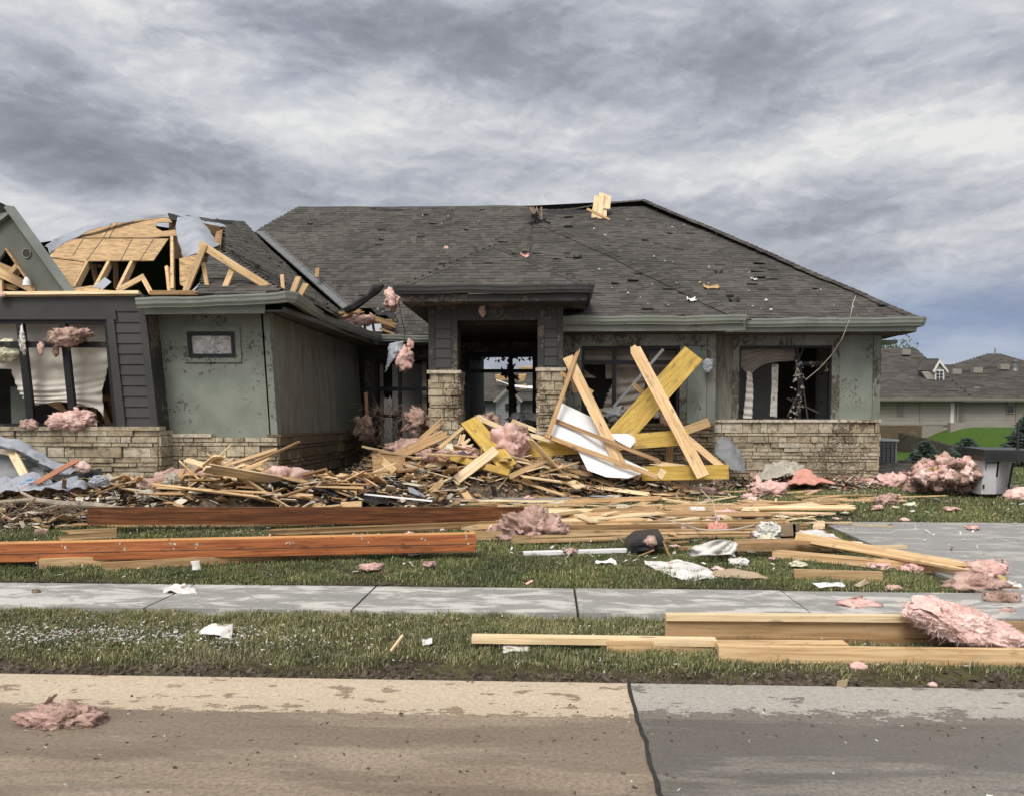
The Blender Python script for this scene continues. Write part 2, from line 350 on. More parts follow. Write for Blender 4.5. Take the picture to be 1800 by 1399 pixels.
M['cardboard'] = mottle('brown_box', [(.3, (.22, .16, .10)), (.7, (.32, .24, .16))], 5, rough=.9, bmp=.15)
M['cable'] = mottle('cream_cable', [(.3, (.42, .39, .32)), (.7, (.52, .49, .41))], 5, rough=.5, bmp=0)
M['bark'] = mottle('grey_bark', [(.3, (.20, .16, .12)), (.7, (.42, .36, .29))], 9, stretch=(1, 1, 1), bmp=.5, bdist=.01)
M['twig'] = mottle('brown_twigs', [(.3, (.085, .06, .042)), (.7, (.19, .14, .10))], 7, bmp=.3, island=.4)
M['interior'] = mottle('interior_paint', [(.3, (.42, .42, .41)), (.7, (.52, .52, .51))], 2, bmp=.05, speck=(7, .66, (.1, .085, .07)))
M['interiordark'] = mottle('dark_interior', [(.3, (.03, .027, .025)), (.7, (.07, .063, .056))], 3, bmp=.2)  # near-black: the darkness inside the closed rooms is put into the colour
M['soffit'] = muddy('soffit_board', (.10, .105, .095), (.07, .06, .045), .5, 4, 30)

# concrete street, kerb, walks
def street_mat(name, a, bcol, wet):
    m, nt, b = newmat(name); c = coords(nt, False)
    n = nz(nt, vm(nt, 'MULTIPLY', c, (.45, 1.6, 1)), 1.6, 8, .62)
    col = mixc(nt, smooth(nt, n, .3, .7), a, bcol)
    fine = nz(nt, c, 42, 6, .75)
    col = mixc(nt, 1.0, col, ramp(nt, fine, [(.36, .66), (.5, 1.0), (.64, 1.3)]), 'MULTIPLY')
    col = mixc(nt, smooth(nt, nz(nt, c, 95, 3, .6), .68, .72), col, (.55, .48, .38))
    col = mixc(nt, smooth(nt, nz(nt, vm(nt, 'MULTIPLY', c, (.6, 1.7, 1)), 11, 5, .7), .69, .74), col, (.10, .08, .06))
    y = nd(nt, 'ShaderNodeSeparateXYZ', {0: c}).outputs[1]
    # runnel of water along the gutter line
    w = nz(nt, vm(nt, 'MULTIPLY', c, (.55, 3.2, 1)), 1.5, 6, .62)
    band = mth(nt, 'SUBTRACT', 1.0, mth(nt, 'MINIMUM', mth(nt, 'MULTIPLY', mth(nt, 'ABSOLUTE', mth(nt, 'SUBTRACT', y, 3.86)), 2.6), 1.0))
    wk = smooth(nt, mth(nt, 'ADD', w, mth(nt, 'MULTIPLY', band, .2)), .47, .60, 0, wet)
    col = mixc(nt, mth(nt, 'MULTIPLY', wk, .62), col, tuple(v*.5 for v in a))
    nt.links.new(col, b.inputs['Base Color'])
    nt.links.new(mth(nt, 'SUBTRACT', .86, mth(nt, 'MULTIPLY', wk, .68)), b.inputs['Roughness'])
    bump(nt, b, fine, .5, .006); return m
M['streetleft'] = street_mat('muddy_concrete', (.215, .165, .118), (.295, .235, .175), .6)
M['streetright'] = street_mat('wet_concrete', (.155, .14, .12), (.225, .205, .18), 1.0)
def kerb_mat(name, clean, mud, thr):
    m, nt, b = newmat(name); c = coords(nt, False)
    y = nd(nt, 'ShaderNodeSeparateXYZ', {0: c}).outputs[1]
    n = nz(nt, vm(nt, 'MULTIPLY', c, (1.6, 2, 1)), 2.4, 7, .62)
    f = nz(nt, c, 48, 5, .72)
    k = mth(nt, 'ADD', mth(nt, 'MULTIPLY', mth(nt, 'SUBTRACT', y, 4.12), 2.3), mth(nt, 'SUBTRACT', n, thr))
    k = mth(nt, 'ADD', k, mth(nt, 'MULTIPLY', mth(nt, 'SUBTRACT', f, .5), .5))
    k = mth(nt, 'ADD', k, mth(nt, 'MULTIPLY', mth(nt, 'SUBTRACT', nz(nt, vm(nt, 'MULTIPLY', c, (1, 1.6, 1)), 7, 6, .68), .5), 1.5))
    pat = smooth(nt, nz(nt, vm(nt, 'MULTIPLY', c, (.7, 1.6, 1)), 6.5, 5, .65), .585, .61)
    cl = mixc(nt, 1.0, clean, ramp(nt, f, [(.3, .72), (.7, 1.18)]), 'MULTIPLY')
    md = mixc(nt, 1.0, mud, ramp(nt, f, [(.3, .6), (.7, 1.3)]), 'MULTIPLY')
    col = mixc(nt, mth(nt, 'MULTIPLY', smooth(nt, k, .0, .06), mth(nt, 'SUBTRACT', 1.0, pat)), md, cl)
    nt.links.new(col, b.inputs['Base Color']); b.inputs['Roughness'].default_value = .88
    bump(nt, b, f, .5, .008); return m
M['kerbleft'] = kerb_mat('kerb_concrete_tan', (.50, .41, .30), (.26, .195, .135), .60)
M['kerbright'] = kerb_mat('kerb_concrete_grey', (.36, .335, .295), (.175, .158, .135), .84)
def walk_mat(name, dry, wet, thr=.5):
    m, nt, b = newmat(name); c = coords(nt, False)
    n = nz(nt, vm(nt, 'MULTIPLY', c, (.8, 2.0, 1)), 2.3, 10, .72, .5)
    f = nz(nt, c, 55, 5, .7); k = smooth(nt, n, thr - .03, thr + .07)
    col = mixc(nt, k, wet, dry); col = mixc(nt, 1.0, col, ramp(nt, f, [(.3, .84), (.7, 1.1)]), 'MULTIPLY')
    col = mixc(nt, smooth(nt, nz(nt, c, 9, 5, .65), .66, .74), col, (.15, .13, .11))
    nt.links.new(col, b.inputs['Base Color'])
    nt.links.new(smooth(nt, n, thr - .1, thr + .07, .38, .85), b.inputs['Roughness'])
    bump(nt, b, f, .25, .004); return m
M['walk'] = walk_mat('sidewalk_concrete', (.53, .51, .47), (.30, .293, .275), .5)
M['drive'] = walk_mat('driveway_concrete', (.40, .385, .36), (.275, .265, .25), .52)
M['joint'] = mottle('joint_dirt', [(.3, (.02, .018, .016)), (.7, (.05, .045, .04))], 12, bmp=.3)
def soil_mat():
    m, nt, b = newmat('soil_and_thatch'); c = coords(nt, False)
    n = nz(nt, c, 2.2, 8, .65); f = nz(nt, c, 30, 6, .75)
    col = mixc(nt, smooth(nt, n, .35, .65), (.06, .046, .032), (.125, .118, .055))
    col = mixc(nt, 1.0, col, ramp(nt, f, [(.28, .4), (.7, 1.6)]), 'MULTIPLY')
    y = nd(nt, 'ShaderNodeSeparateXYZ', {0: c}).outputs[1]
    far = smooth(nt, y, 15, 24)
    lawn = mixc(nt, nz(nt, c, 3.5, 7, .7), (.04, .085, .014), (.095, .165, .034))
    nt.links.new(mixc(nt, far, col, lawn), b.inputs['Base Color']); b.inputs['Roughness'].default_value = 1
    b.inputs['Specular IOR Level'].default_value = .1
    bump(nt, b, mth(nt, 'ADD', f, n), .9, .05); return m
M['soil'] = soil_mat()
M['mud'] = mottle('mud_clods', [(.3, (.055, .042, .03)), (.7, (.13, .10, .075))], 20, bmp=.6, island=.35)
def blade_mat(name, dark, light, straw, pstraw):
    m, nt, b = newmat(name); c = coords(nt, False)
    r = nd(nt, 'ShaderNodeNewGeometry').outputs['Random Per Island']
    col = ramp(nt, r, [(0, dark), (.5*(1 - pstraw), tuple((a + q)/2 for a, q in zip(dark, light))), (1 - pstraw - .02, light), (1 - pstraw + .02, straw), (1, tuple(k*.6 for k in straw))])
    col = mixc(nt, 1.0, col, ramp(nt, nz(nt, c, 1.1, 5, .65), [(.36, (.62, .66, .7)), (.64, (1.3, 1.22, 1.12))]), 'MULTIPLY')
    col = mixc(nt, mth(nt, 'MULTIPLY', smooth(nt, nz(nt, c, .75, 6, .7), .5, .68), .5), col, tuple(k*.75 for k in straw))
    nt.links.new(col, b.inputs['Base Color']); b.inputs['Roughness'].default_value = .55; b.inputs['Specular IOR Level'].default_value = .3
    return m
M['grass'] = blade_mat('grass_blades', (.062, .082, .026), (.235, .265, .115), (.50, .43, .27), .28)
M['grassfar'] = blade_mat('lawn_blades', (.055, .082, .024), (.19, .235, .09), (.44, .38, .23), .17)

# ------------------------------------------------------------------ ground, street, kerb, walks
JX = .48
def sheet_struct(name, m, x0, x1, y0, y1, zf, nx, ny):
    mb = MB(); xs = np.linspace(x0, x1, nx + 1); ys = np.linspace(y0, y1, ny + 1)
    mb.v = [(x, y, zf(x, y)) for y in ys for x in xs]
    mb.f = [(j*(nx + 1) + i, j*(nx + 1) + i + 1, (j + 1)*(nx + 1) + i + 1, (j + 1)*(nx + 1) + i) for j in range(ny) for i in range(nx)]
    return mb.build(name, m, kind='structure')
def ground():
    mb = MB(); xs = sorted(set(list(np.linspace(-220, -14, 12)) + list(np.linspace(-14, 26, 81)) + list(np.linspace(26, 260, 14))))
    ys = [4.6, 4.64, 4.7, 4.75, 4.8] + list(np.linspace(4.9, 17, 100)) + list(np.linspace(17.5, 45, 45)) + [50, 60, 80, 110, 150, 220, 320]
    for y in ys:
        for x in xs:
            z = gz(x, y)
            if 4.6 < y < 17: z += (noise.noise(Vector((x*1.3, y*1.7, 0))) * .018 + noise.noise(Vector((x*5, y*5, 3)))*.008)*min(1, (y - 4.6)*4)
            if 5.8 < y < 6.8: z = gz(x, y) - .03
            mb.v.append((x, y, z))
    n = len(xs)
    mb.f = [(j*n + i, j*n + i + 1, (j + 1)*n + i + 1, (j + 1)*n + i) for j in range(len(ys) - 1) for i in range(n - 1)]
    mb.build('ground', M['soil'], kind='structure', flat=False)
ground()
sheet_struct('street_muddy_lane', M['streetleft'], -60, JX, -14, 4.16, lambda x, y: 0.0, 4, 4)
sheet_struct('street_wet_lane', M['streetright'], JX, 60, -14, 4.16, lambda x, y: 0.0, 4, 4)
sheet_struct('kerb_tan', M['kerbleft'], -60, JX, 4.16, 4.62, lambda x, y: .0 + .035*sstep(4.3, 4.62, y), 8, 6)
sheet_struct('kerb_grey', M['kerbright'], JX, 60, 4.16, 4.62, lambda x, y: .0 + .035*sstep(4.3, 4.62, y), 8, 6)
jb = MB(); random.seed(5)
ys = np.linspace(-6, 4.66, 120); L = []; Rr = []
for y in ys:
    k = .016*noise.noise(Vector((y*3, 0, 0))) + .014*noise.noise(Vector((y*11, 4, 0))); w = .011 + .006*noise.noise(Vector((y*7, 9, 0)))
    L.append((JX + k - w, y, .0045 + .035*sstep(4.3, 4.62, y))); Rr.append((JX + k + w, y, .0045 + .035*sstep(4.3, 4.62, y)))
jb.add(L + Rr, [(i, i + len(L), i + 1 + len(L), i + 1) for i in range(len(L) - 1)])
jb.build('street_joint', M['joint'], kind='structure')
# sidewalk of separate slabs
WY0, WY1 = 5.87, 6.74
jx = sorted([at(640, 1060, 6.3).x + .0, at(300, 1060, 6.3).x, at(1012, 1060, 6.3).x, at(1400, 1060, 6.3).x, -6.6, -8.2, 4.1, 6.2, 8, 10])
sb = MB()
for a, b_ in zip([-20] + jx, jx + [20]):
    dz = random.uniform(-.004, .004)
    sb.box((a + .012, WY0, -.05), (b_ - .008, WY1, gz(0, 6.3) + .012 + dz))
sb.build('sidewalk', M['walk'], kind='structure')
db = MB(); zt = lambda y: gz(0, y) + .022
for (y0, y1) in ((6.76, 8.6), (8.62, 10.6)):
    for (x0, x1) in ((3.62, 6.4), (6.42, 9.4), (9.42, 13)):
        db.add([(x0, y0, zt(y0)), (x1, y0, zt(y0)), (x1, y1, zt(y1)), (x0, y1, zt(y1)), (x0, y0, -.1), (x1, y0, -.1), (x1, y1, -.1), (x0, y1, -.1)],
               [(0, 1, 2, 3), (4, 7, 6, 5), (0, 4, 5, 1), (1, 5, 6, 2), (2, 6, 7, 3), (3, 7, 4, 0)])
db.build('driveway', M['drive'], kind='structure')
pb = MB()
for (x0, x1) in ((-2.6, -.95), (-.93, .62)):
    pb.box((x0, 12.6, 0), (x1, 15.2, gz(0, 13.6) + .035))
pb.build('front_path', M['drive'], kind='structure')

# ------------------------------------------------------------------ grass (one object: nobody could count it)
def grass(name, regions, m, seed, label):
    rng = np.random.default_rng(seed); P = []; S = []
    for (x0, x1, y0, y1, dens, h, w, edge) in regions:
        n = int((x1 - x0)*(y1 - y0)*dens); x = rng.uniform(x0, x1, n); y = rng.uniform(y0, y1, n)
        px = 900 + FPX*(x*cy + y*sy_)/np.maximum(.1, (y*cy - x*sy_)); ok = (px > -650) & (px < 2450)
        nzv = np.sin(x*2.1 + 3*np.sin(y*1.3)) + np.sin(y*3.7 + 2*np.sin(x*1.9 + 1)) + np.sin(x*7.3 + y*5.1)*.6 + np.sin(x*13.1 - y*9.7)*.5
        ed = np.minimum(y - y0, y1 - y)/edge
        ok &= (rng.uniform(0, 1, n) < np.clip(ed*1.3 + .08 + nzv*.22*np.clip(1.6 - ed, 0, 1), 0, 1)*np.clip(.92 + nzv*.26, .10, 1))
        ok &= ~((x > 3.5) & (y > 6.6) & (y < 10.66)) & ~((x > -2.62) & (x < .64) & (y > 12.5))
        ok &= ~((y > 11.9) & (x < -4)) & ~((x > -4.4) & (x < .7) & (y > 14.5)) & ~((x > -.2) & (x < 7) & (y > 15.5))
        hn = np.clip(.95 + .3*(np.sin(x*5.3 + 2*np.sin(y*4.1)) * np.sin(y*6.7 + 1.7*np.sin(x*3.3))) + .25*np.sin(x*17 + 3*np.sin(y*13)), .45, 1.6)[ok]; x, y = x[ok], y[ok]; P.append(np.stack([x, y], 1))
        k = len(x); S.append(np.stack([h*hn*rng.uniform(.45, 1.3, k)*np.clip(.75 + .25*ed[ok], .5, 1), w*rng.uniform(.6, 1.3, k)], 1))
    P = np.concatenate(P); S = np.concatenate(S); n = len(P)
    z = np.interp(P[:, 1], [4.6, 4.75, 5.87, 6.75, 16, 24], [0, .075, .12, .14, .33, .3]) - .004
    a = rng.uniform(0, 6.283, n); t = rng.uniform(0, 6.283, n); lean = np.clip(np.abs(rng.normal(.45, .5, n)), 0, 1.6)
    dx, dy = np.cos(a), np.sin(a); tx, ty = np.cos(t)*.75 + .35, np.sin(t)
    h, w = S[:, 0], S[:, 1]
    v = np.zeros((n, 5, 3)); b = np.stack([P[:, 0], P[:, 1], z], 1)
    v[:, 0] = b; v[:, 0, 0] -= dx*w/2; v[:, 0, 1] -= dy*w/2
    v[:, 1] = b; v[:, 1, 0] += dx*w/2; v[:, 1, 1] += dy*w/2
    mid = b.copy(); mid[:, 0] += tx*h*lean*.28; mid[:, 1] += ty*h*lean*.28; mid[:, 2] += h*.55
    v[:, 2] = mid; v[:, 2, 0] += dx*w*.38; v[:, 2, 1] += dy*w*.38
    v[:, 3] = mid; v[:, 3, 0] -= dx*w*.38; v[:, 3, 1] -= dy*w*.38
    v[:, 4] = b; v[:, 4, 0] += tx*h*lean; v[:, 4, 1] += ty*h*lean; v[:, 4, 2] += h*(1 - .48*np.minimum(lean, 1.4))
    base = np.arange(n)[:, None]*5
    f = np.concatenate([base + np.array([[0, 1, 2, 3]]), base + np.array([[3, 2, 4]])], 1).ravel()
    lt = np.tile(np.array([4, 3]), n)
    o = bpy.data.objects.new(name, np_mesh(name, v.reshape(-1, 3), f, lt, m)); C.objects.link(o)
    tag(o, label, 'grass', kind='stuff')
grass('grass', [(-6.4, 6.6, 4.68, 5.9, 15000, .05, .0048, .2)], M['grass'], 1, 'short green and straw coloured grass growing in the strip beside the street')
grass('grass', [(-9, 3.6, 6.72, 8.4, 7000, .048, .0065, .2), (-11, 3.6, 8.4, 12.6, 2800, .05, .009, .02), (-4, 15, 10.62, 12.6, 2600, .05, .009, .3), (-4, 18, 12.6, 18, 1300, .055, .013, .02), (7, 22, 18, 24, 450, .07, .018, .02)], M['grassfar'], 2, 'green front lawn grass between the sidewalk and the wrecked house')
# ================================================================== the wrecked house
def Xp(px, py, Y): return at(px, py, Y).x
def Zp(px, py, Y): return at(px, py, Y).z
house = empty('wrecked_house', (0, 16, .33), label='wrecked single storey house with sage walls, stone base and torn brown shingle roof', cat='house')
def wb(mb, x0, y0, x1, y1, Y0, Y1):
    """box whose front face fills a pixel rectangle at depth Y0"""
    mx, my = (x0 + x1)/2, (y0 + y1)/2
    mb.box((Xp(x0, my, Y0), Y0, Zp(mx, y1, Y0)), (Xp(x1, my, Y0), Y1, Zp(mx, y0, Y0)))
def quad(mb, pts, Y, th):
    """leaning panel: pixel outline at depth Y, th metres thick"""
    mb.prism([at(p[0], p[1], Y) for p in pts], (0, th, 0))
def stone_wall(mb, P, U, length, height, nrm, seed, zmax=None, depth=.05):
    rnd = random.Random(seed); P, U, nrm = Vector(P), Vector(U).normalized(), Vector(nrm).normalized(); z = 0
    while z < height - .02:
        h = min(rnd.choice([.06, .08, .10, .13, .17]), height - z)
        if height - z - h < .05: h = height - z
        x = -rnd.uniform(0, .2)
        while x < length:
            l = rnd.uniform(.12, .5); a, b = max(0, x), min(length, x + l); x += l
            if b - a < .03: continue
            g = .007; o = rnd.uniform(0, .045)
            q = [(a + g, z + g), (b - g, z + g), (b - g, z + h - g), (a + g, z + h - g)]
            fr = [P + U*u + Vector((0, 0, w)) + nrm*(o + rnd.uniform(0, .008)) for u, w in q]
            bk = [P + U*u + Vector((0, 0, w)) - nrm*depth for u, w in q]
            mb.add(fr + bk, [(0, 1, 2, 3), (0, 4, 5, 1), (1, 5, 6, 2), (2, 6, 7, 3), (3, 7, 4, 0)])
        z += h
WX = -4.35                    # right hand side wall of the front wing
# --- stone base
GB = .2
sb = MB()
for (pxa, pxb, Yf, capy, seed) in ((1253, 1545, 15.86, 742, 3),):
    stone_wall(sb, (Xp(pxa, 760, Yf), Yf, GB), (1, 0, 0), Xp(pxb, 760, Yf) - Xp(pxa, 760, Yf), Zp(1400, capy, Yf) - GB, (0, -1, 0), seed)
    sb.box((Xp(pxa, 760, Yf) + .02, Yf + .03, GB), (Xp(pxb, 760, Yf) - .02, Yf + .3, Zp(1400, capy, Yf) - .01))
XR = Xp(1545, 760, 15.86)
stone_wall(sb, (XR, 15.86, GB), (0, 1, 0), 8, Zp(1400, 742, 15.86) - GB, (1, 0, 0), 9)
sb.build('stone_base', M['stone'], house)
sb = MB(); X0m, X1m = Xp(975, 760, 15.5), Xp(1254, 760, 15.5)
stone_wall(sb, (X0m, 15.5, GB), (1, 0, 0), X1m - X0m, Zp(1120, 749, 15.5) - GB, (0, -1, 0), 4)
sb.box((X0m + .02, 15.53, GB), (X1m - .02, 15.85, Zp(1120, 749, 15.5) - .01))
sb.build('stone_base', M['stonemud'], house)
sb = MB()
zc = Zp(1400, 742, 15.86)
sb.box((Xp(1250, 740, 15.82), 15.80, zc), (Xp(1549, 740, 15.8), 15.98, zc + .055)); sb.build('stone_cap', M['stone'], house)
sb = MB(); zc = Zp(1120, 749, 15.5)
sb.box((X0m, 15.44, zc), (X1m + .02, 15.64, zc + .055)); sb.build('stone_cap', M['stonemud'], house)
# wing front stone (leans with the wall)
sb = MB(); a, b_ = at(293, 768, 12.32), at(490, 770, 12.32); zc = a.z
stone_wall(sb, (a.x - .1, 12.32, .1), (1, 0, 0), b_.x - a.x + .1, zc - .1, (0, -1, 0), 11)
sb.box((a.x, 12.35, .1), (b_.x - .02, 12.6, zc - .01))
sb.build('stone_base', M['stone'], house)
sb = MB(); sb.box((a.x - .1, 12.27, zc), (at(372, 768, 12.3).x, 12.44, zc + .05)); sb.build('stone_cap', M['stone'], house)
sb = MB(); stone_wall(sb, (b_.x, 12.32, .1), (0, 1, 0), 5.9, zc - .1, (1, 0, 0), 12)
sb.box((b_.x - .2, 12.36, .1), (b_.x - .02, 18.2, zc - .01)); sb.box((b_.x - .2, 12.34, zc), (b_.x + .03, 18.2, zc + .045))
sb.build('stone_base', M['stonemud'], house)
# bump front stone
sb = MB(); a = at(278, 765, 11.9); zc = Zp(140, 756, 11.9); xl = Xp(-160, 760, 11.9)
stone_wall(sb, (xl, 11.9, .1), (1, 0, 0), a.x - xl, zc - .1, (0, -1, 0), 14)
stone_wall(sb, (a.x, 11.9, .1), (0, 1, 0), .42, zc - .1, (1, 0, 0), 15)
sb.box((xl, 11.93, .1), (a.x - .02, 12.3, zc - .01)); sb.build('stone_base', M['stone'], house)
sb = MB(); x = xl; rn = random.Random(3)
while x < a.x:
    l = rn.uniform(.5, .9); sb.box((x, 11.84 + rn.uniform(0, .008), zc), (min(x + l - .006, a.x + .05), 12.05, zc + .058)); x += l
sb.build('stone_cap', M['stone'], house)

# --- wing: front wall panel, corner boards, side wall
ZW = 3.36
wl = MB(); quad(wl, [(262, 545), (330, 545), (330, 770), (283, 770)], 12.42, .14); quad(wl, [(411, 545), (474, 545), (487, 770), (411, 770)], 12.42, .14)
quad(wl, [(330, 545), (411, 545), (411, 587), (330, 587)], 12.42, .14); quad(wl, [(330, 628), (411, 628), (411, 770), (330, 770)], 12.42, .14)
wl.build('wall', M['sage'], house)
wl = MB(); quad(wl, [(462, 552), (473, 552), (488, 764), (476, 764)], 12.395, .05); wl.build('corner_board', M['sage'], house); wl = MB(); quad(wl, [(273, 556), (281, 556), (300, 764), (291, 764)], 12.395, .05)
wl.build('corner_board', M['sage'], house)
wl = MB(); tp, bt = at(473, 550, 12.4), at(488, 765, 12.4)
wl.prism([(tp.x, 12.42, tp.z), (bt.x, 12.42, bt.z), (bt.x, 18.2, bt.z), (tp.x, 18.2, tp.z)], (-.14, 0, 0)); wl.build('wall', M['sagemud'], house)
# small window
def window(parts, pane=None, mat='black', pm=None, parent=house):
    f = MB()
    for p in parts: p(f)
    o = f.build('window', M[mat], parent)
    return o
tr = MB()
for q in ([(320, 574), (421, 574), (421, 583), (320, 583)], [(324, 628), (424, 628), (424, 637), (324, 637)], [(320, 583), (331, 583), (334, 628), (323, 628)], [(410, 583), (421, 583), (424, 628), (413, 628)]):
    quad(tr, q, 12.39, .05)
tr.build('window_trim', M['sage'], house)
w = MB()
for q in ([(328, 584), (411, 584), (411, 590), (328, 590)], [(331, 622), (413, 622), (413, 628), (331, 628)], [(328, 590), (334, 590), (337, 622), (331, 622)], [(405, 590), (411, 590), (413, 622), (407, 622)]):
    quad(w, q, 12.37, .06)
wo = w.build('window', M['black'], house)
g = MB(); quad(g, [(332, 588), (408, 588), (410, 625), (334, 625)], 12.41, .01)
M['obscure'] = mottle('mud_spattered_glass', [(.3, (.16, .145, .125)), (.55, (.42, .41, .40)), (.7, (.55, .55, .55))], 7, rough=.12, bmp=.1, spec=.6, speck=(16, .58, (.12, .1, .08)))
g.build('pane', M['obscure'], wo)

# --- bump: dark lap siding, header, big window
w = MB(); quad(w, [(-160, 518), (250, 517), (253, 548), (-160, 548)], 11.98, .2)
quad(w, [(190, 548), (253, 548), (276, 753), (206, 753)], 12.01, .16); w.build('wall', M['dark'], house)
w = MB(); qy = np.linspace(549, 752, 12)
for i in range(11):
    y0, y1 = qy[i], qy[i + 1]; k0, k1 = (y0 - 517)/236, (y1 - 517)/236
    xa0, xa1, xb0, xb1 = 187 + 21*k0, 187 + 21*k1, 243 + 26*k0, 243 + 26*k1
    t0, t1 = [at(xa0 + 10, y0, 12.0), at(xb0, y0, 12.0)], [at(xa1 + 10, y1, 12.0), at(xb1, y1, 12.0)]
    w.prism([t0[0] + Vector((0, -.004, 0)), t0[1] + Vector((0, -.004, 0)), t1[1] + Vector((0, -.022, .004)), t1[0] + Vector((0, -.022, .004))], (0, .03, 0))
w.build('lap_siding', M['dark'], house)
w = MB(); quad(w, [(-160, 546), (202, 546), (205, 562), (-160, 562)], 11.955, .05); quad(w, [(187, 562), (200, 562), (221, 753), (206, 753)], 11.955, .05)
quad(w, [(240, 518), (252, 518), (278, 753), (265, 753)], 11.955, .05); w.build('window_trim', M['dark'], house)
w = MB(); tp, bt = at(251, 518, 11.98), at(276, 753, 11.98)
w.prism([tp, bt, bt + Vector((0, .46, 0)), tp + Vector((0, .46, 0))], (-.1, 0, 0)); w.build('wall', M['darkmud'], house)
w = MB()
for q in ([(-160, 563), (189, 563), (189, 569), (-160, 569)], [(-160, 744), (205, 744), (206, 751), (-160, 751)], [(183, 569), (189, 569), (206, 744), (199, 744)],
          [(28, 569), (40, 569), (60, 744), (47, 744)], [(104, 569), (115, 569), (134, 744), (122, 744)], [(-160, 600), (187, 601), (188, 611), (-160, 611)]):
    quad(w, q, 11.99, .07)
win = w.build('window', M['black'], house)
def sheet(name, ctrl, nu, nv, m, parent=None, amp=.02, fr=3.0, seed=0, wave=None, thick=.004, hole=None, flat=False, uvjag=None, **tg):
    """cloth-like surface through a grid of control points (rows of world points)"""
    ctrl = [[Vector(p) for p in r] for r in ctrl]; nr, nc = len(ctrl), len(ctrl[0])
    def cr(a, b, c, d, t): return 0.5*((2*b) + (c - a)*t + (2*a - 5*b + 4*c - d)*t*t + (3*b - a - 3*c + d)*t**3)
    def along(row, t):
        x = t*(len(row) - 1); i = min(int(x), len(row) - 2); f = x - i
        g = lambda k: row[min(max(k, 0), len(row) - 1)]
        return cr(g(i - 1), g(i), g(i + 1), g(i + 2), f)
    pts = []
    for j in range(nv + 1):
        col = [along([ctrl[r][c] for r in range(nr)], j/nv) for c in range(nc)]
        pts.append([along(col, i/nu) for i in range(nu + 1)])
    V = []
    for j in range(nv + 1):
        for i in range(nu + 1):
            p = pts[j][i]
            du = pts[j][min(i + 1, nu)] - pts[j][max(i - 1, 0)]; dv = pts[min(j + 1, nv)][i] - pts[max(j - 1, 0)][i]
            n = du.cross(dv); n = n.normalized() if n.length > 1e-9 else Vector((0, -1, 0))
            q_ = Vector((p.x + .6*p.z, p.y, p.z - .3*p.x)); o = amp*(.8*noise.fractal(p*fr + Vector((seed*7.3, 0, 0)), 1, 2, 3) + .8*(1 - 3*abs(noise.noise(Vector((q_.x*fr*.9, q_.y*fr, q_.z*fr*2.2)) + Vector((0, seed*3.1, 5))))) + .12*(1 - 3*abs(noise.noise(p*fr*4 + Vector((0, seed*1.1, 9))))))
            if wave: o += wave(i/nu, j/nv)
            V.append(p + n*o)
    mb = MB(); mb.v = [tuple(v) for v in V]
    rn = random.Random(seed)
    for j in range(nv):
        for i in range(nu):
            if hole and hole((i + .5)/nu, (j + .5)/nv): continue
            mb.f.append((j*(nu + 1) + i, j*(nu + 1) + i + 1, (j + 1)*(nu + 1) + i + 1, (j + 1)*(nu + 1) + i))
    cen = sum(V, Vector())/len(V)
    o = mb.build(name, m, parent, org=cen, flat=flat, **tg)
    s = o.modifiers.new('thickness', 'SOLIDIFY'); s.thickness = thick; s.offset = 0
    return o
rip = lambda u, v: (.016*math.sin(v*60 + 2*u + 2.5*math.sin(v*7 + u*3)) + .01*math.sin(v*23 + u*9))*(.35 + .65*abs(math.sin(u*4 + v*5)))
sheet('torn_shade', [[at(-90, 560, 12.3), at(20, 562, 12.3), at(110, 562, 12.3), at(186, 562, 12.3)], [at(-90, 640, 12.3), at(30, 645, 12.28), at(120, 645, 12.3), at(190, 640, 12.3)],
      [at(-80, 672, 12.32), at(45, 690, 12.25), at(130, 692, 12.22), at(180, 690, 12.3)], [at(-80, 674, 12.35), at(60, 712, 12.3), at(128, 714, 12.25), at(185, 746, 12.3)]], 60, 70, M['blind'], win, .012, 2.5, 3, rip,
      hole=lambda u, v: v > .96 - .12*abs(math.sin(u*9)) or (u < .3 and v > .35))
# --- rooms behind the big left window: floor, studs and a back wall
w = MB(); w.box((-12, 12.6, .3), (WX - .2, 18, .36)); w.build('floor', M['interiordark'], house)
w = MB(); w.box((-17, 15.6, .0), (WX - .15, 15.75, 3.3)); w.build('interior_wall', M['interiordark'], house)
w = MB(); w.box((-13.2, 12.0, .0), (-13.0, 15.6, 3.3)); w.build('wall', M['sagemid'], house)
w = MB()
for (p, q) in (((-40, 545), (95, 700)), ((10, 575), (130, 740)), ((60, 690), (190, 760)), ((150, 640), (205, 770)), ((165, 610), (172, 790)), ((120, 700), (200, 700)), ((-60, 700), (30, 600))):
    w.bar(at(p[0], p[1], 13.1), at(q[0], q[1], 12.9), .09, .14, (0, 1, 0))
for px in (150, 176, 196): w.bar(at(px, 560, 13.6), at(px + 3, 790, 13.6), .09, .09, (0, 1, 0))
w.build('broken_stud', M['lumberold'], house)
w = MB(); quad(w, [(18, 680), (52, 680), (56, 790), (22, 790)], 13.3, .05); w.build('interior_board', M['sage'], house)

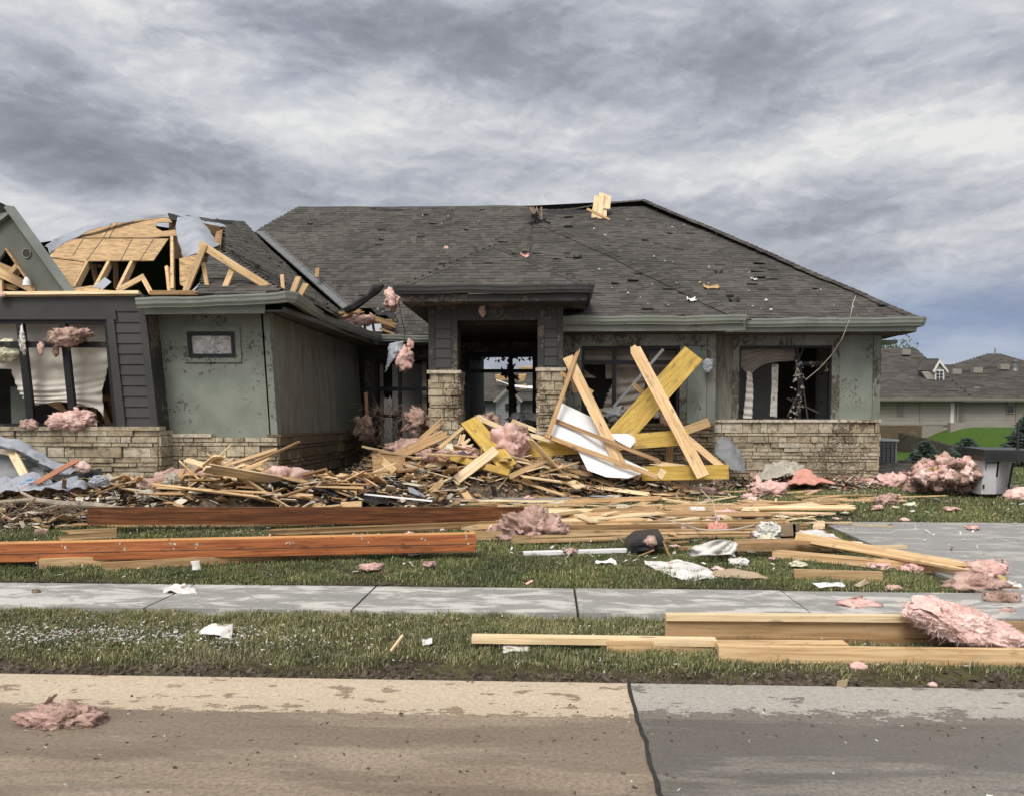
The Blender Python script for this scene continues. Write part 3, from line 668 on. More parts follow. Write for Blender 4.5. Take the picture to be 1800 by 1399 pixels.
# --- right hand rooms
def wall_with_hole(Y, xa, xb, zt, zb, ox0, ox1, oz0, oz1, m, th=.16, mb=None):
    w = MB() if mb is None else mb
    w.box((xa, Y, zb), (ox0, Y + th, zt)); w.box((ox1, Y, zb), (xb, Y + th, zt))
    if oz1 < zt: w.box((ox0, Y, oz1), (ox1, Y + th, zt))
    if oz0 > zb: w.box((ox0, Y, zb), (ox1, Y + th, oz0))
    if mb is None: return w.build('wall', m, house)
YR, YM, YE = 15.96, 15.6, 18.5
xr0, xr1 = Xp(1257, 660, YM), Xp(1547, 660, YR)
zsR = Zp(1400, 588, YR); zcR = Zp(1400, 740, YR)
wall_with_hole(YR, xr0 - .3, xr1, zsR + .1, .3, Xp(1298, 660, YR), Xp(1462, 660, YR), Zp(1380, 739, YR), Zp(1380, 608, YR), M['sage'])
w = MB()
wb(w, 1287, 600, 1299, 740, YR - .03, YR + .02); wb(w, 1462, 602, 1476, 740, YR - .03, YR + .02); wb(w, 1535, 590, 1548, 741, YR - .03, YR + .02); wb(w, 1287, 588, 1476, 607, YR - .035, YR + .02)
w.build('window_trim', M['sagemid'], house)
w = MB(); wb(w, 1258, 590, 1287, 742, YR - .012, YR + .02); w.build('wall_panel', M['sagemud'], house)
w = MB(); w.box((xr1 - .14, YR + .16, .3), (xr1, 25, 3.4)); w.build('wall', M['sage'], house)
wall_with_hole(YM, Xp(985, 660, YM), xr0, Zp(1120, 584, YM) + .1, .3, Xp(1022, 660, YM), Xp(1195, 660, YM), Zp(1110, 750, YM), Zp(1110, 609, YM), M['sagemid'])
w = MB(); wb(w, 1195, 606, 1207, 750, YM - .03, YM + .02); wb(w, 1243, 588, 1258, 748, YM - .03, YM + .1); wb(w, 1010, 600, 1022, 750, YM - .03, YM + .02); wb(w, 1010, 588, 1243, 608, YM - .035, YM + .02)
w.build('window_trim', M['sagemid'], house)
w = MB(); wb(w, 1208, 609, 1242, 748, YM - .012, YM + .02); w.build('wall_panel', M['sage'], house)
w = MB(); w.box((xr0 - .12, YM + .03, .3), (xr0, YR + .2, 3.4)); w.box((Xp(985, 660, YM), YM + .16, .3), (Xp(985, 660, YM) + .14, YE, 3.4)); w.build('wall', M['sagemid'], house)
# mid window
w = MB()
for q in ((1022, 609, 1195, 614), (1022, 744, 1195, 750), (1022, 614, 1027, 744), (1189, 614, 1195, 744), (1076, 614, 1083, 744), (1134, 614, 1141, 744), (1027, 634, 1189, 641)): wb(w, *q, YM + .02 + (.004 if q[1] == 634 else 0), YM + .09)
win = w.build('window', M['black'], house)
rip2 = lambda u, v: .028*math.sin(v*48 + 2.5*u + 2*math.sin(v*6 + u*4))*(.5 + .5*abs(math.sin(u*5 + v*3)))
sheet('torn_shade', [[at(1026, 612, YM + .3), at(1080, 612, YM + .3), at(1140, 612, YM + .3), at(1190, 612, YM + .3)], [at(1026, 670, YM + .3), at(1080, 672, YM + .28), at(1140, 668, YM + .3), at(1186, 664, YM + .3)],
      [at(1050, 730, YM + .3), at(1085, 735, YM + .28), at(1140, 735, YM + .3), at(1180, 738, YM + .3)]], 44, 80, M['blinddark'], win, .015, 2, 5, rip2,
      hole=lambda u, v: (u < .26 and .28 < v < .30 + .75*u + .02) or (u + .0 < .30 - .45*(v - .55) and .45 < v < .85) or (u > .93 - .3*(v - .5) and v > .5))
# right window: wrecked mullion, sagging shade
w = MB()
for q in ((1298, 608, 1462, 612), (1298, 735, 1462, 741), (1298, 612, 1302, 735), (1457, 612, 1462, 735), (1402, 636, 1409, 735), (1409, 636, 1457, 643)): wb(w, *q, YR + .02, YR + .09)
w.bar(at(1400, 612, YR + .05), at(1408, 660, YR + .03), .05, .06, (0, 1, 0)); w.bar(at(1412, 612, YR + .05), at(1396, 650, YR + .03), .03, .04, (0, 1, 0))
win = w.build('window', M['black'], house)
sheet('torn_shade', [[at(1302, 611, YR + .25), at(1352, 611, YR + .25), at(1402, 611, YR + .25)], [at(1303, 645, YR + .25), at(1350, 622, YR + .22), at(1400, 622, YR + .25)], [at(1318, 660, YR + .22), at(1345, 640, YR + .2), at(1396, 634, YR + .25)]], 40, 40, M['blinddark'], win, .012, 3, 8, lambda u, v: .025*math.sin(v*38))
sheet('torn_shade', [[at(1313, 652, YR + .2), at(1322, 655, YR + .2)], [at(1311, 690, YR + .2), at(1324, 690, YR + .2)], [at(1306, 736, YR + .2), at(1322, 738, YR + .2)]], 8, 40, M['blind'], win, .01, 4, 2, lambda u, v: .02*math.sin(v*50))
sheet('torn_shade', [[at(1357, 640, YR + .4), at(1369, 640, YR + .4)], [at(1356, 690, YR + .4), at(1367, 690, YR + .4)], [at(1353, 732, YR + .4), at(1366, 734, YR + .4)]], 8, 30, M['whitecloth'], win, .02, 5, 4)
def shards(mb, pts, Y, seed, n, size, up=True):
    rn = random.Random(seed)
    for _ in range(n):
        t = rn.random()*(len(pts) - 1); i = min(int(t), len(pts) - 2); p = Vector(pts[i]).lerp(Vector(pts[i + 1]), t - i)
        a = at(p.x + rn.uniform(-4, 4), p.y + rn.uniform(-4, 4), Y + rn.uniform(-.05, .05)); s = size*rn.uniform(.4, 1.4)
        d = Vector((rn.uniform(-1, 1), rn.uniform(-.6, .3), rn.uniform(-1.6, .6))).normalized()
        e = d.cross(Vector((rn.uniform(-1, 1), 1, rn.uniform(-1, 1)))).normalized()
        mb.add([a, a + e*s*.35 + d*s*.3, a + d*s, a - e*s*.3 + d*s*.4], [(0, 1, 2, 3)])
w = MB(); shards(w, [(1388, 735, 0), (1398, 680, 0), (1402, 640, 0), (1410, 640, 0), (1408, 700, 0), (1400, 738, 0)], YR - .03, 4, 70, .07)
w.build('torn_lining', M['blinddark'], win)
w = MB(); shards(w, [(1420, 640, 0), (1440, 636, 0), (1456, 650, 0)], YR - .02, 14, 22, .07); w.build('torn_lining', M['twig'], win)
w = MB(); shards(w, [(1390, 725, 0), (1402, 705, 0), (1408, 690, 0), (1400, 735, 0)], YR - .06, 8, 40, .06)
w.bar(at(1384, 732, YR + .02), at(1404, 690, YR + .0), .03, .02, (0, 1, 0)); w.bar(at(1420, 740, YR + .03), at(1408, 655, YR + .05), .025, .03, (0, 1, 0)); w.bar(at(1384, 700, YR + .2), at(1440, 726, YR + .3), .04, .02, (0, 1, 0))
w.build('torn_lining', M['interiordark'], win)
# interior rooms right
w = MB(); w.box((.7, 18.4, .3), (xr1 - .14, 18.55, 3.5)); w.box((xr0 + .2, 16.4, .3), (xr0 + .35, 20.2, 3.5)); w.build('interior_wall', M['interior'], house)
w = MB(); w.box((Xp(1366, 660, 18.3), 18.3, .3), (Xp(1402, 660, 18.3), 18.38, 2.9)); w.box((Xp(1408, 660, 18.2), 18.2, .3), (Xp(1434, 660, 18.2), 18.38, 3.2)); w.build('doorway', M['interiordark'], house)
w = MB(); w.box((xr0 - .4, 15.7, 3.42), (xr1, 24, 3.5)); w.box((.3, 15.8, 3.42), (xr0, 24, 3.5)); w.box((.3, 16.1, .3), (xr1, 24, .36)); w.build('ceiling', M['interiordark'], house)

# --- entry: dark wall with side window and door opening, porch ceiling
XE0, XE1 = WX, .75
zE = 3.45
dx0, dx1 = Xp(818, 700, YE), Xp(942, 700, YE); dzt = Zp(880, 619, YE)
wx0, wx1 = Xp(660, 700, YE), Xp(756, 700, YE); wzb, wzt = Zp(700, 792, YE), Zp(700, 628, YE)
w = MB(); w.box((XE0, YE, .3), (wx0, YE + .16, zE)); w.box((wx0, YE, .3), (wx1, YE + .16, wzb)); w.box((wx0, YE, wzt), (wx1, YE + .16, zE))
w.box((wx1, YE, .3), (dx0, YE + .16, 4.0)); w.box((dx0, YE, dzt), (dx1, YE + .16, 4.0)); w.box((dx1, YE, .3), (XE1, YE + .16, 4.0)); w.build('wall', M['darkmud'], house)
w = MB()
for q in ((660, 628, 756, 633), (660, 728, 756, 734), (660, 680, 756, 687), (660, 633, 665, 792), (700, 633, 706, 792)): wb(w, *q, YE + .03 + (.004 if q[1] in (680, 728) else 0), YE + .1)
win = w.build('window', M['black'], house)
w = MB(); wb(w, 742, 635, 750, 740, YE + .25, YE + .3); wb(w, 668, 640, 674, 785, YE + .25, YE + .3); w.build('curtain', M['blinddark'], win)
w = MB()
for q in ((818, 619, 826, 800), (936, 619, 942, 800), (826, 619, 936, 628), (826, 649, 936, 655), (894, 628, 901, 745)): wb(w, *q, YE + .02 + (.004 if q[1] == 649 else 0), YE + .12)
do = w.build('door_frame', M['black'], house)
w = MB(); shards(w, [(826, 630, 0), (860, 629, 0), (936, 630, 0)], YE + .05, 5, 60, .09); shards(w, [(898, 640, 0), (900, 690, 0), (905, 745, 0)], YE + .03, 6, 130, .11); shards(w, [(884, 656, 0), (908, 662, 0)], YE + .03, 7, 40, .11)
w.tube([at(897, 630, YE + .06), at(901, 690, YE + .06), at(905, 760, YE + .06)], [.05, .07, .09], 7)
w.build('torn_lining', M['interiordark'], do)
# walls of the hall and a back wall whose opening shows the next street
w = MB(); YB = 26.8; bx0, bx1 = Xp(806, 690, YB), Xp(952, 690, YB); zb0, zb1 = Zp(880, 752, YB), Zp(880, 624, YB)
w.box((-8, YB, .2), (bx0, YB + .2, 4.5)); w.box((bx1, YB, .2), (7, YB + .2, 4.5)); w.box((bx0, YB, zb1), (bx1, YB + .2, 6)); w.box((bx0, YB, .2), (bx1, YB + .2, zb0))
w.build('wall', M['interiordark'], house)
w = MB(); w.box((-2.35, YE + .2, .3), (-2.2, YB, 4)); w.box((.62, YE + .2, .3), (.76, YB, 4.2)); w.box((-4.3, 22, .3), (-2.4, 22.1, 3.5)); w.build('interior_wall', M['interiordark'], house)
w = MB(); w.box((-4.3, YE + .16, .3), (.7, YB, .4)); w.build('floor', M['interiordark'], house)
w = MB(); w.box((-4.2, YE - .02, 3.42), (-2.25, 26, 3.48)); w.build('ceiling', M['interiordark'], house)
w = MB(); wb(w, 690, 640, 742, 790, 20.6, 20.7); wb(w, 672, 700, 690, 790, 20.2, 20.3); w.build('interior_board', M['interior'], house)
# porch: columns, header, ceiling
YP = 14.7
def column(x0, x1, capx0, capx1, capy):
    w = MB(); wb(w, x0, 535, x1, capy, YP, YP + .62)
    o = w.build('porch_column', M['darkmud'], house)
    w = MB(); ys = np.linspace(562, capy - 4, 6)
    for a, b2 in zip(ys[:-1], ys[1:]):
        A, B = at(x0 + 12, a, YP), at(x1 - 11, b2, YP)
        w.prism([(A.x, YP - .003, A.z), (B.x, YP - .003, A.z), (B.x, YP - .02, B.z + .004), (A.x, YP - .02, B.z + .004)], (0, .02, 0))
    w.build('lap_siding', M['dark'], o)
    w = MB(); wb(w, x0, 535, x0 + 11, capy, YP - .03, YP + .02); wb(w, x1 - 10, 535, x1, capy, YP - .03, YP + .02); w.build('corner_board', M['darkmud'], o)
    s = MB(); xa, xb, zt_ = Xp(capx0 + 3, 700, YP - .1), Xp(capx1 - 3, 700, YP - .1), Zp(780, capy + 6, YP - .1)
    stone_wall(s, (xa, YP - .1, .25), (1, 0, 0), xb - xa, zt_ - .25, (0, -1, 0), int(x0)); stone_wall(s, (xb, YP - .1, .25), (0, 1, 0), .75, zt_ - .25, (1, 0, 0), int(x1))
    stone_wall(s, (xa, YP + .65, .25), (0, -1, 0), .75, zt_ - .25, (-1, 0, 0), int(x1) + 4); s.box((xa + .02, YP - .07, .25), (xb - .02, YP + .62, zt_ - .01))
    s.build('stone_pier', M['stone'], o)
    s = MB(); s.box((xa - .05, YP - .16, zt_), (xb + .05, YP + .7, zt_ + .06)); s.build('stone_cap', M['stone'], o)
column(753, 804, 753, 809, 651); column(945, 990, 943, 993, 647)
w = MB(); wb(w, 753, 533, 990, 563, YP - .006, YP + .4); w.build('porch_beam', M['darkmud'], house)
w = MB(); zpc = Zp(870, 572, YP); w.box((Xp(760, 560, YP), YP + .42, zpc + .06), (Xp(985, 560, YP), YE, zpc + .1)); w.box((Xp(757, 560, YP), YP + .5, zpc - .5), (Xp(757, 560, YP) + .1, YE, zpc + .06)); w.build('porch_ceiling', M['interiordark'], house)
w = MB(); w.box((-4.3, 14.2, .2), (.6, YE, .44)); w.build('porch_floor', M['interiordark'], house)
# ================================================================== roofs
def shingles(mb, poly, up, seed, expo=.14, miss=.003, lift=.012, wmin=.12, wmax=.34, sag=None, under=None, holes=None):
    """courses of asphalt tabs laid over a planar outline; eave = first edge of the outline"""
    rnd = random.Random(seed); P = [Vector(p) for p in poly]; o = P[0]; u = (P[1] - P[0]).normalized()
    n = u.cross((P[-1] - P[0])).normalized()
    if n.z < 0: n = -n
    v = n.cross(u).normalized()
    if v.z < 0: v = -v
    q = [((p - o).dot(u), (p - o).dot(v)) for p in P]; vmax = max(b for a, b in q)
    def span(y):
        xs = []
        for i in range(len(q)):
            (a0, b0), (a1, b1) = q[i], q[(i + 1) % len(q)]
            if (b0 - y)*(b1 - y) < 0: xs.append(a0 + (a1 - a0)*(y - b0)/(b1 - b0))
        return (min(xs), max(xs)) if len(xs) > 1 else None
    def W(a, b, h):
        p = o + u*a + v*b + n*h
        if sag: p = p + Vector((0, 0, sag(p)))
        return p
    if under is not None:
        nu, nv = 24, 16
        for j in range(nv):
            y0, y1 = vmax*j/nv, vmax*(j + 1)/nv
            s0, s1 = span(max(y0, 1e-3)), span(min(y1, vmax - 1e-3))
            if not s0 or not s1: continue
            for i in range(nu):
                f = lambda s, t: s[0] + (s[1] - s[0])*t
                if holes and holes(W((f(s0, (i + .5)/nu)), (y0 + y1)/2, 0)): continue
                under.add([W(f(s0, i/nu), y0, -.006), W(f(s0, (i + 1)/nu), y0, -.006), W(f(s1, (i + 1)/nu), y1, -.006), W(f(s1, i/nu), y1, -.006)], [(0, 1, 2, 3)])
    j = 0
    while j*expo < vmax:
        y0, y1 = j*expo, min(vmax, (j + 1)*expo + .02); s = span(min(vmax - 1e-3, y0 + expo*.5)); j += 1
        if not s: continue
        x = s[0] - rnd.uniform(0, wmax)
        while x < s[1]:
            w = rnd.uniform(wmin, wmax); a, b = max(x, s[0]), min(x + w, s[1]); x += w + .003
            if b - a < .02: continue
            if rnd.random() < miss: continue
            if holes and holes(W((a + b)/2, y0 + .07, 0)): continue
            t = rnd.choice([.006, .009, .014]) + rnd.uniform(0, .003)
            l = lift*rnd.uniform(1, 5) if rnd.random() < .015 else 0
            k = rnd.uniform(-.006, .006)
            A, B, Cc, D = W(a, y0 + k, t + l), W(b, y0 + k, t + l*rnd.uniform(.2, 1)), W(b, y1, .004), W(a, y1, .004)
            E, F = W(a, y0 + k, -.003 + l*.7), W(b, y0 + k, -.003 + l*.7)
            mb.add([A, B, Cc, D, E, F], [(0, 1, 2, 3), (0, 4, 5, 1), (0, 3, 4), (1, 5, 2)])
def capline(mb, a, b, n1, n2, seed, w=.15, l=.19, dense=1.0, sag=None):
    rnd = random.Random(seed); a, b = Vector(a), Vector(b); L = (b - a).length; d = (b - a)/L; n1, n2 = Vector(n1).normalized(), Vector(n2).normalized()
    up = (n1 + n2).normalized(); s1 = d.cross(n1).normalized(); s2 = d.cross(n2).normalized()
    if s1.dot(n2) > 0 or (abs(s1.dot(n2)) < 1e-6): s1 = -s1
    if s1.dot(s2) < 0: s2 = -s2
    k = 0.0
    while k < L:
        if rnd.random() < dense:
            p0, p1 = a + d*k, a + d*min(L, k + l*1.15)
            if sag: p0, p1 = p0 + Vector((0, 0, sag(p0))), p1 + Vector((0, 0, sag(p1)))
            h0 = .024 + rnd.uniform(0, .01); ww = w*rnd.uniform(.85, 1.1)
            mb.add([p0 + up*h0, p0 + s1*ww + up*.022, p1 + s1*ww + up*.012, p1 + up*.018, p0 - s2*ww + up*.022, p1 - s2*ww + up*.012, p0 + s1*ww - up*.004, p0 - s2*ww - up*.004, p0],
                   [(0, 1, 2, 3), (0, 3, 5, 4), (0, 8, 6, 1), (0, 4, 7, 8)])
        k += l
zEv = 3.52
rA = at(935, 362, 23.6); rR = at(1133, 352, 23.6); rL = at(525, 365, 23.6)
eR1 = Vector((at(1612, 571, 15.4).x, 15.35, zEv)); eR0 = Vector((-.3, 15.1, zEv))
vT = Vector((-8.3, 22.3, 6.96)); eL0 = Vector((-3.96, 18, zEv)); eL1 = Vector((.2, 18, zEv))
def sagm(p):
    x = p.x*1380/max(p.y, 1) + 964
    s = -.16*math.exp(-((x - 985)/70)**2)*sstep(20, 23.6, p.y) - .05*math.exp(-((x - 700)/200)**2)*sstep(20, 23.6, p.y)
    return s + .035*noise.noise(Vector((p.x*.55, p.y*.55, 1)))
mr = MB(); ur = MB()
MAIN = dict(expo=.15, wmin=.11, wmax=.26)
shingles(mr, [eR0, eR1, rR, rA], 1, 1, sag=sagm, under=ur, **MAIN)
roofm = ur.build('roof', M['felt'], house)
hole1 = lambda p: False
zone = at(650, 570, 18.3)
def hole_entry(p):
    px = 964 + 1380*p.x/p.y; py = 737 - 1380*(p.z - EYE)/p.y
    return 588 < px < 695 and 540 + .18*abs(px - 640) < py < 582
shingles(mr, [eL0, eL1, rA, rL, vT], 1, 2, sag=sagm, under=(u2 := MB()), holes=hole_entry, **MAIN)
u2.build('underlayment', M['felt'], roofm)
mr.build('shingles', M['shingle'], roofm)
# right hip side, back slopes (close the attic)
mr = MB(); eR2, b0, b1 = Vector((eR1.x, 27.2, zEv)), Vector((eR1.x - 1, 27.2, 4.9)), Vector((-9, 27.2, 4.9))
mr.add([eR1, eR2, b0, rR], [(0, 1, 2, 3)]); mr.add([b0, b1, rL, rA, rR], [(0, 1, 2, 3, 4)])
mr.add([b1, vT, rL], [(0, 1, 2)]); mr.build('rear_slope', M['felt'], roofm)
def cap(*a, par=None, **k):
    m_ = MB(); capline(m_, *a, **k); m_.build('cap_shingles', M['shinglecap'], par or roofm)
nf = (eR1 - eR0).cross(rA - eR0).normalized(); nf = nf if nf.z > 0 else -nf
cap(eR1, rR, nf, (1.09, 0, 1), 1, sag=sagm, w=.16)
cap(rR, rA, nf, (0, .6, 1), 2, sag=sagm, w=.16); cap(rA, rL, (0, -.8, 1), (0, .6, 1), 22, sag=sagm, w=.16)
# shingle-capped hip running down across the front slope
nf = (eR1 - eR0).cross(rA - eR0).normalized(); nf = nf if nf.z > 0 else -nf
h0 = on_plane(938, 384, eR0, nf); h1 = on_plane(1312, 566, eR0, nf)
cap(h1 + nf*.02, h0 + nf*.02, nf + Vector((.1, 0, 0)), nf - Vector((.1, 0, 0)), 3, w=.13, l=.21, sag=sagm)
# portico roof
YG = 14.15; zP = 3.99
p0, p1 = Vector((Xp(704, 512, YG), YG, zP)), Vector((Xp(1034, 512, YG), YG, zP)); pk = at(868, 431, 15.95)
pk2 = Vector((pk.x, 18.6, pk.z)); ps = MB(); pu = MB()
psides = [ps, MB(), MB()]
shingles(ps, [p0, p1, pk], 1, 5, under=pu, **MAIN)
shingles(psides[1], [p1, Vector((p1.x, 17.2, zP)), pk2, pk], 1, 6, under=pu); shingles(psides[2], [Vector((p0.x, 18.4, zP)), p0, pk, pk2], 1, 7, under=pu)
po = pu.build('portico_roof', M['felt'], house)
for q in psides: q.build('shingles', M['shingle'], po)
cap(p0, pk, (0, -.65, 1), (-.69, 0, 1), 6, w=.14, par=po); cap(p1, pk, (0, -.65, 1), (.69, 0, 1), 7, w=.14, par=po)
# join between the two front slopes, hidden behind the portico
jn = MB(); jn.add([eR0, eL1, rA], [(0, 1, 2)]); jn.build('cheek', M['felt'], roofm)
# --- wing roof: right slope, torn front hip
wF = Vector((-3.96, 11.9, zEv)); wP = at(300, 379, 17.25)
def sagw(p): return .05*noise.noise(Vector((p.x*.7, p.y*.7, 4))) + .86*max(0, (-3.96 - p.x)/4.34)*min(1, max(0, (p.y - 17.25)/5.05))
ws = MB(); wu = MB()
def wing_hole(p):
    px = 964 + 1380*p.x/p.y; py = 737 - 1380*(p.z - EYE)/p.y
    return (px < 395 and py < 445 + .25*(395 - px) and px > 290 and py > 385 + (px - 300)*.05) or hole_entry(p)
shingles(ws, [wF, eL0, vT, wP], 1, 8, sag=sagw, under=wu, holes=wing_hole, miss=.02, **MAIN)
nfw = Vector((1, 0, 0)).cross(wP - wF).normalized(); nfw = nfw if nfw.z > 0 else -nfw
fp = lambda px, py, d=0: on_plane(px, py, wF - nfw*d, nfw)
ws2 = MB(); shingles(ws2, [fp(345, 517), fp(503, 517), fp(402, 447), fp(372, 438)], 1, 9, under=wu, miss=.02)
wr = wu.build('wing_roof', M['felt'], house); ws.build('shingles', M['shingle'], wr); ws2.build('shingles', M['shingle'], wr)
# left and rear wing slopes keep the attic dark
lw = MB(); wl0, wl1 = Vector((-13.2, 11.9, zEv)), Vector((-13.2, 24, zEv)); lw.add([wl0, wP + Vector((-.5, 0, -.2)), vT + Vector((-.4, 0, -.25)), wl1], [(0, 1, 2, 3)]); lw.add([wl1, vT, b1], [(0, 1, 2)])
lw.box((-13, 12.2, 3.36), (WX, 18, 3.42)); lw.build('rear_slope', M['felt'], wr)
rb = MB(); r0, r1 = wP + Vector((.05, -.1, -.06)), vT + Vector((.05, 0, -.1))
rb.add([r0, r1, r1 - Vector((0, 0, .9)), r0 - Vector((0, 0, .9)), r0 + Vector((-.05, 0, 0)), r1 + Vector((-.05, 0, 0)), r1 - Vector((.05, 0, .9)), r0 - Vector((.05, 0, .9))], [(0, 1, 2, 3), (7, 6, 5, 4), (0, 4, 5, 1), (3, 2, 6, 7), (0, 3, 7, 4)])
rb.build('ridge_board', M['lumberold'], wr)
# bare sheathing
ob = MB()
def osb(pts): ob.prism([fp(*p) for p in pts], -nfw*.014)
osb([(118, 412), (200, 390), (296, 383), (303, 391), (276, 391), (274, 401), (286, 407), (308, 404), (311, 414), (262, 418), (107, 418)])
osb([(106, 420), (296, 420), (270, 458), (152, 459), (150, 460), (86, 452)])
osb([(84, 454), (150, 462), (127, 505), (126, 514), (96, 514)]); osb([(127, 507), (178, 500), (172, 514), (125, 514)])
ob.build('sheathing', M['osb'], wr)
dk = MB()
for a, b2 in (((102, 419.3), (300, 419.3)), ((152, 459), (180, 421)), ((212, 459), (232, 421)), ((182, 418), (197, 393)), ((192, 418), (207, 391)), ((128, 450), (146, 421)), ((246, 458), (270, 421))):
    dk.bar(fp(*a, -.002), fp(*b2, -.002), .012, .004, nfw)
dk.build('sheathing_seam', M['interiordark'], wr)
rf = MB()
for a, b2 in (((158, 458), (130, 512)), ((196, 458), (168, 512)), ((236, 458), (210, 512)), ((303, 412), (304, 514))): rf.bar(fp(*a, .07), fp(*b2, .07), .05, .13, nfw)
rf.bar(at(163, 466, 14.5), at(172, 506, 14.5), .05, .1, (0, 1, 0)); rf.bar(at(203, 462, 15), at(204, 508, 15), .05, .1, (0, 1, 0)); rf.bar(at(150, 468, 14.6), at(176, 468, 14.6), .05, .1, (0, 1, 0)); rf.bar(at(294, 470, 12.9), at(299, 514, 12.6), .05, .07, (0, 1, 0))
rf.build('rafter', M['lumber'], wr)
ob = MB(); ob.prism([at(315, 455, 13.2), at(345, 448, 13.4), at(350, 470, 13.4), at(333, 512, 12.8), at(316, 500, 12.9)], (0, .015, 0)); ob.build('sheathing', M['osb'], wr)
wk = lambda u, v: 0
sheet('house_wrap', [[fp(80, 432, -.12), fp(112, 411, -.1), fp(160, 395, -.16), fp(210, 382, -.14), fp(255, 379, -.1), fp(300, 375, -.08)], [fp(88, 446, -.02), fp(122, 422, -.02), fp(166, 404, -.1), fp(212, 391, -.1), fp(258, 384, -.05), fp(300, 381, -.02)]], 50, 6, M['tarp'], wr, .035, 2.2, 2)
sheet('torn_tarp', [[at(312, 381, 16.6), at(335, 381, 16.5), at(352, 384, 16.6)], [at(309, 402, 15.8), at(345, 400, 15.6), at(374, 412, 15.8)], [at(314, 428, 15.2), at(350, 428, 14.9), at(386, 430, 15.2)], [at(322, 455, 14.8), at(342, 449, 14.6), at(362, 441, 14.8)]], 26, 26, M['tarp'], wr, .03, 1.6, 6)
sheet('torn_felt', [[at(295, 378, 17.0), at(315, 376, 17.0)], [at(299, 384, 16.7), at(320, 386, 16.6)]], 8, 6, M['felt'], wr, .06, 2, 6)
ob = MB(); ob.prism([at(380, 408, 15.6), at(391, 404, 15.6), at(387, 440, 15.2), at(370, 452, 15.1), at(345, 452, 15), (at(372, 440, 15.1))], (0, .02, 0)); ob.build('sheathing', M['lumberold'], wr)
# valley flashing
vf = MB(); va = eL0 + (vT - eL0)*.16; vb = eL0 + (vT - eL0)*.97; dv = (vb - va).normalized()
for k, w_ in ((-.12, .025), (0, .26), (.12, .025)):
    o_ = Vector((0, -.72, .55))*.02 + Vector((.8, .35, .1))*k
    vf.bar(va + o_ + Vector((0, 0, .035)), vb + o_ + Vector((0, 0, .035)), w_, .05 if k else .012, (.3, -.5, .8))
vf.build('valley_flashing', M['metal'], roofm)
# shingle flap peeled up beside the valley, and the splintered eave under it
w = MB(); w.tube([at(592, 552, 18), at(622, 540, 17.6), at(648, 522, 17.5), at(662, 508, 17.5), at(675, 502, 17.5)], [.05, .09, .07, .11, .03], 6); sc = w.build('peeled_shingles', M['felt'], roofm)
w = MB(); w.bar(at(600, 560, 18.1), at(690, 566, 18.1), .1, .12, (0, 1, 0)); w.bar(at(588, 553, 17.6), at(615, 548, 17.9), .06, .1, (0, 1, 0))
for px in (640, 655, 672): w.bar(at(px, 566, 18.2), at(px + 3, 586, 18.2), .05, .06, (0, 1, 0))
w.bar(at(605, 566, 17.9), at(652, 588, 18.1), .05, .08, (0, 1, 0)); w.bar(at(668, 578, 18), at(694, 588, 18), .05, .09, (0, 1, 0)); w.build('splintered_eave', M['lumberold'], roofm)
# --- gutters, fascia, soffits
def gutter(name, pts, m, seed, h=.125, d=.11, dent=.02, parent=house):
    """K-profile gutter swept along an eave line with knocks and waves in it"""
    P = [Vector(p) for p in pts]; mb = MB(); rings = []; L = 0
    prof = [(0, 0), (.6, -.0), (.62, .1), (.85, .35), (.9, .62), (1.0, .8), (1.0, 1.0), (.93, 1.0), (.9, .85), (.1, .85), (0, 1.0)]
    for i in range(len(P) - 1):
        a, b = P[i], P[i + 1]; t = (b - a).normalized(); s = Vector((t.y, -t.x, 0)).normalized(); n = max(2, int((b - a).length/.12))
        for k in range(n + 1):
            p = a.lerp(b, k/n); l = L + (b - a).length*k/n
            o = dent*(noise.noise(Vector((l*1.4, seed, 0))) + .8*noise.noise(Vector((l*4.5, seed, 7)))); zo = dent*.9*noise.noise(Vector((l*1.1, seed, 13)))
            rings.append([p + s*(d*q[0] + (o if q[0] > .3 else 0)) + Vector((0, 0, (q[1] - 1)*h + zo + (o*.5 if q[1] > .7 else 0))) for q in prof])
        L += (b - a).length
    m_ = len(prof)
    for r in rings: mb.v += [tuple(v) for v in r]
    for i in range(len(rings) - 1):
        for k in range(m_): mb.f.append((i*m_ + k, i*m_ + (k + 1) % m_, (i + 1)*m_ + (k + 1) % m_, (i + 1)*m_ + k))
    mb.f.append(tuple(range(m_))[::-1]); mb.f.append(tuple((len(rings) - 1)*m_ + k for k in range(m_)))
    return mb.build(name, m, parent)
gR = eR1 + Vector((0.02, -.0, -.01))
gutter('gutter', [Vector((Xp(985, 570, 15.05), 15.1, zEv + .02)), Vector((Xp(1310, 570, 15.05), 15.1, zEv + .02))], M['gutter'], 1, .155, .13, .028)
gutter('gutter', [Vector((Xp(1302, 570, 15.3), 15.36, zEv - .005)), Vector((gR.x, 15.36, zEv + .0)), Vector((gR.x, 22, zEv + .0))], M['gutter'], 2, .16, .13, .032)
zg = at(250, 524, 11.85)
gutter('gutter', [at(245, 526, 11.85), at(330, 524, 11.85), at(430, 521, 11.85), at(507, 513, 11.85), at(560, 547, 14.2) + Vector((.0, 0, -.05)), at(664, 590, 18.0), at(756, 590, 18.0)], M['gutter'], 3, .15, .13, .026)
gutter('gutter', [Vector((Xp(704, 512, YG), 18, zP)), Vector((Xp(704, 512, YG), YG, zP)), Vector((Xp(1034, 512, YG), YG, zP)), Vector((Xp(1034, 512, YG), 17, zP))], M['gutterdark'], 4, .15, .12, .03)
f = MB()
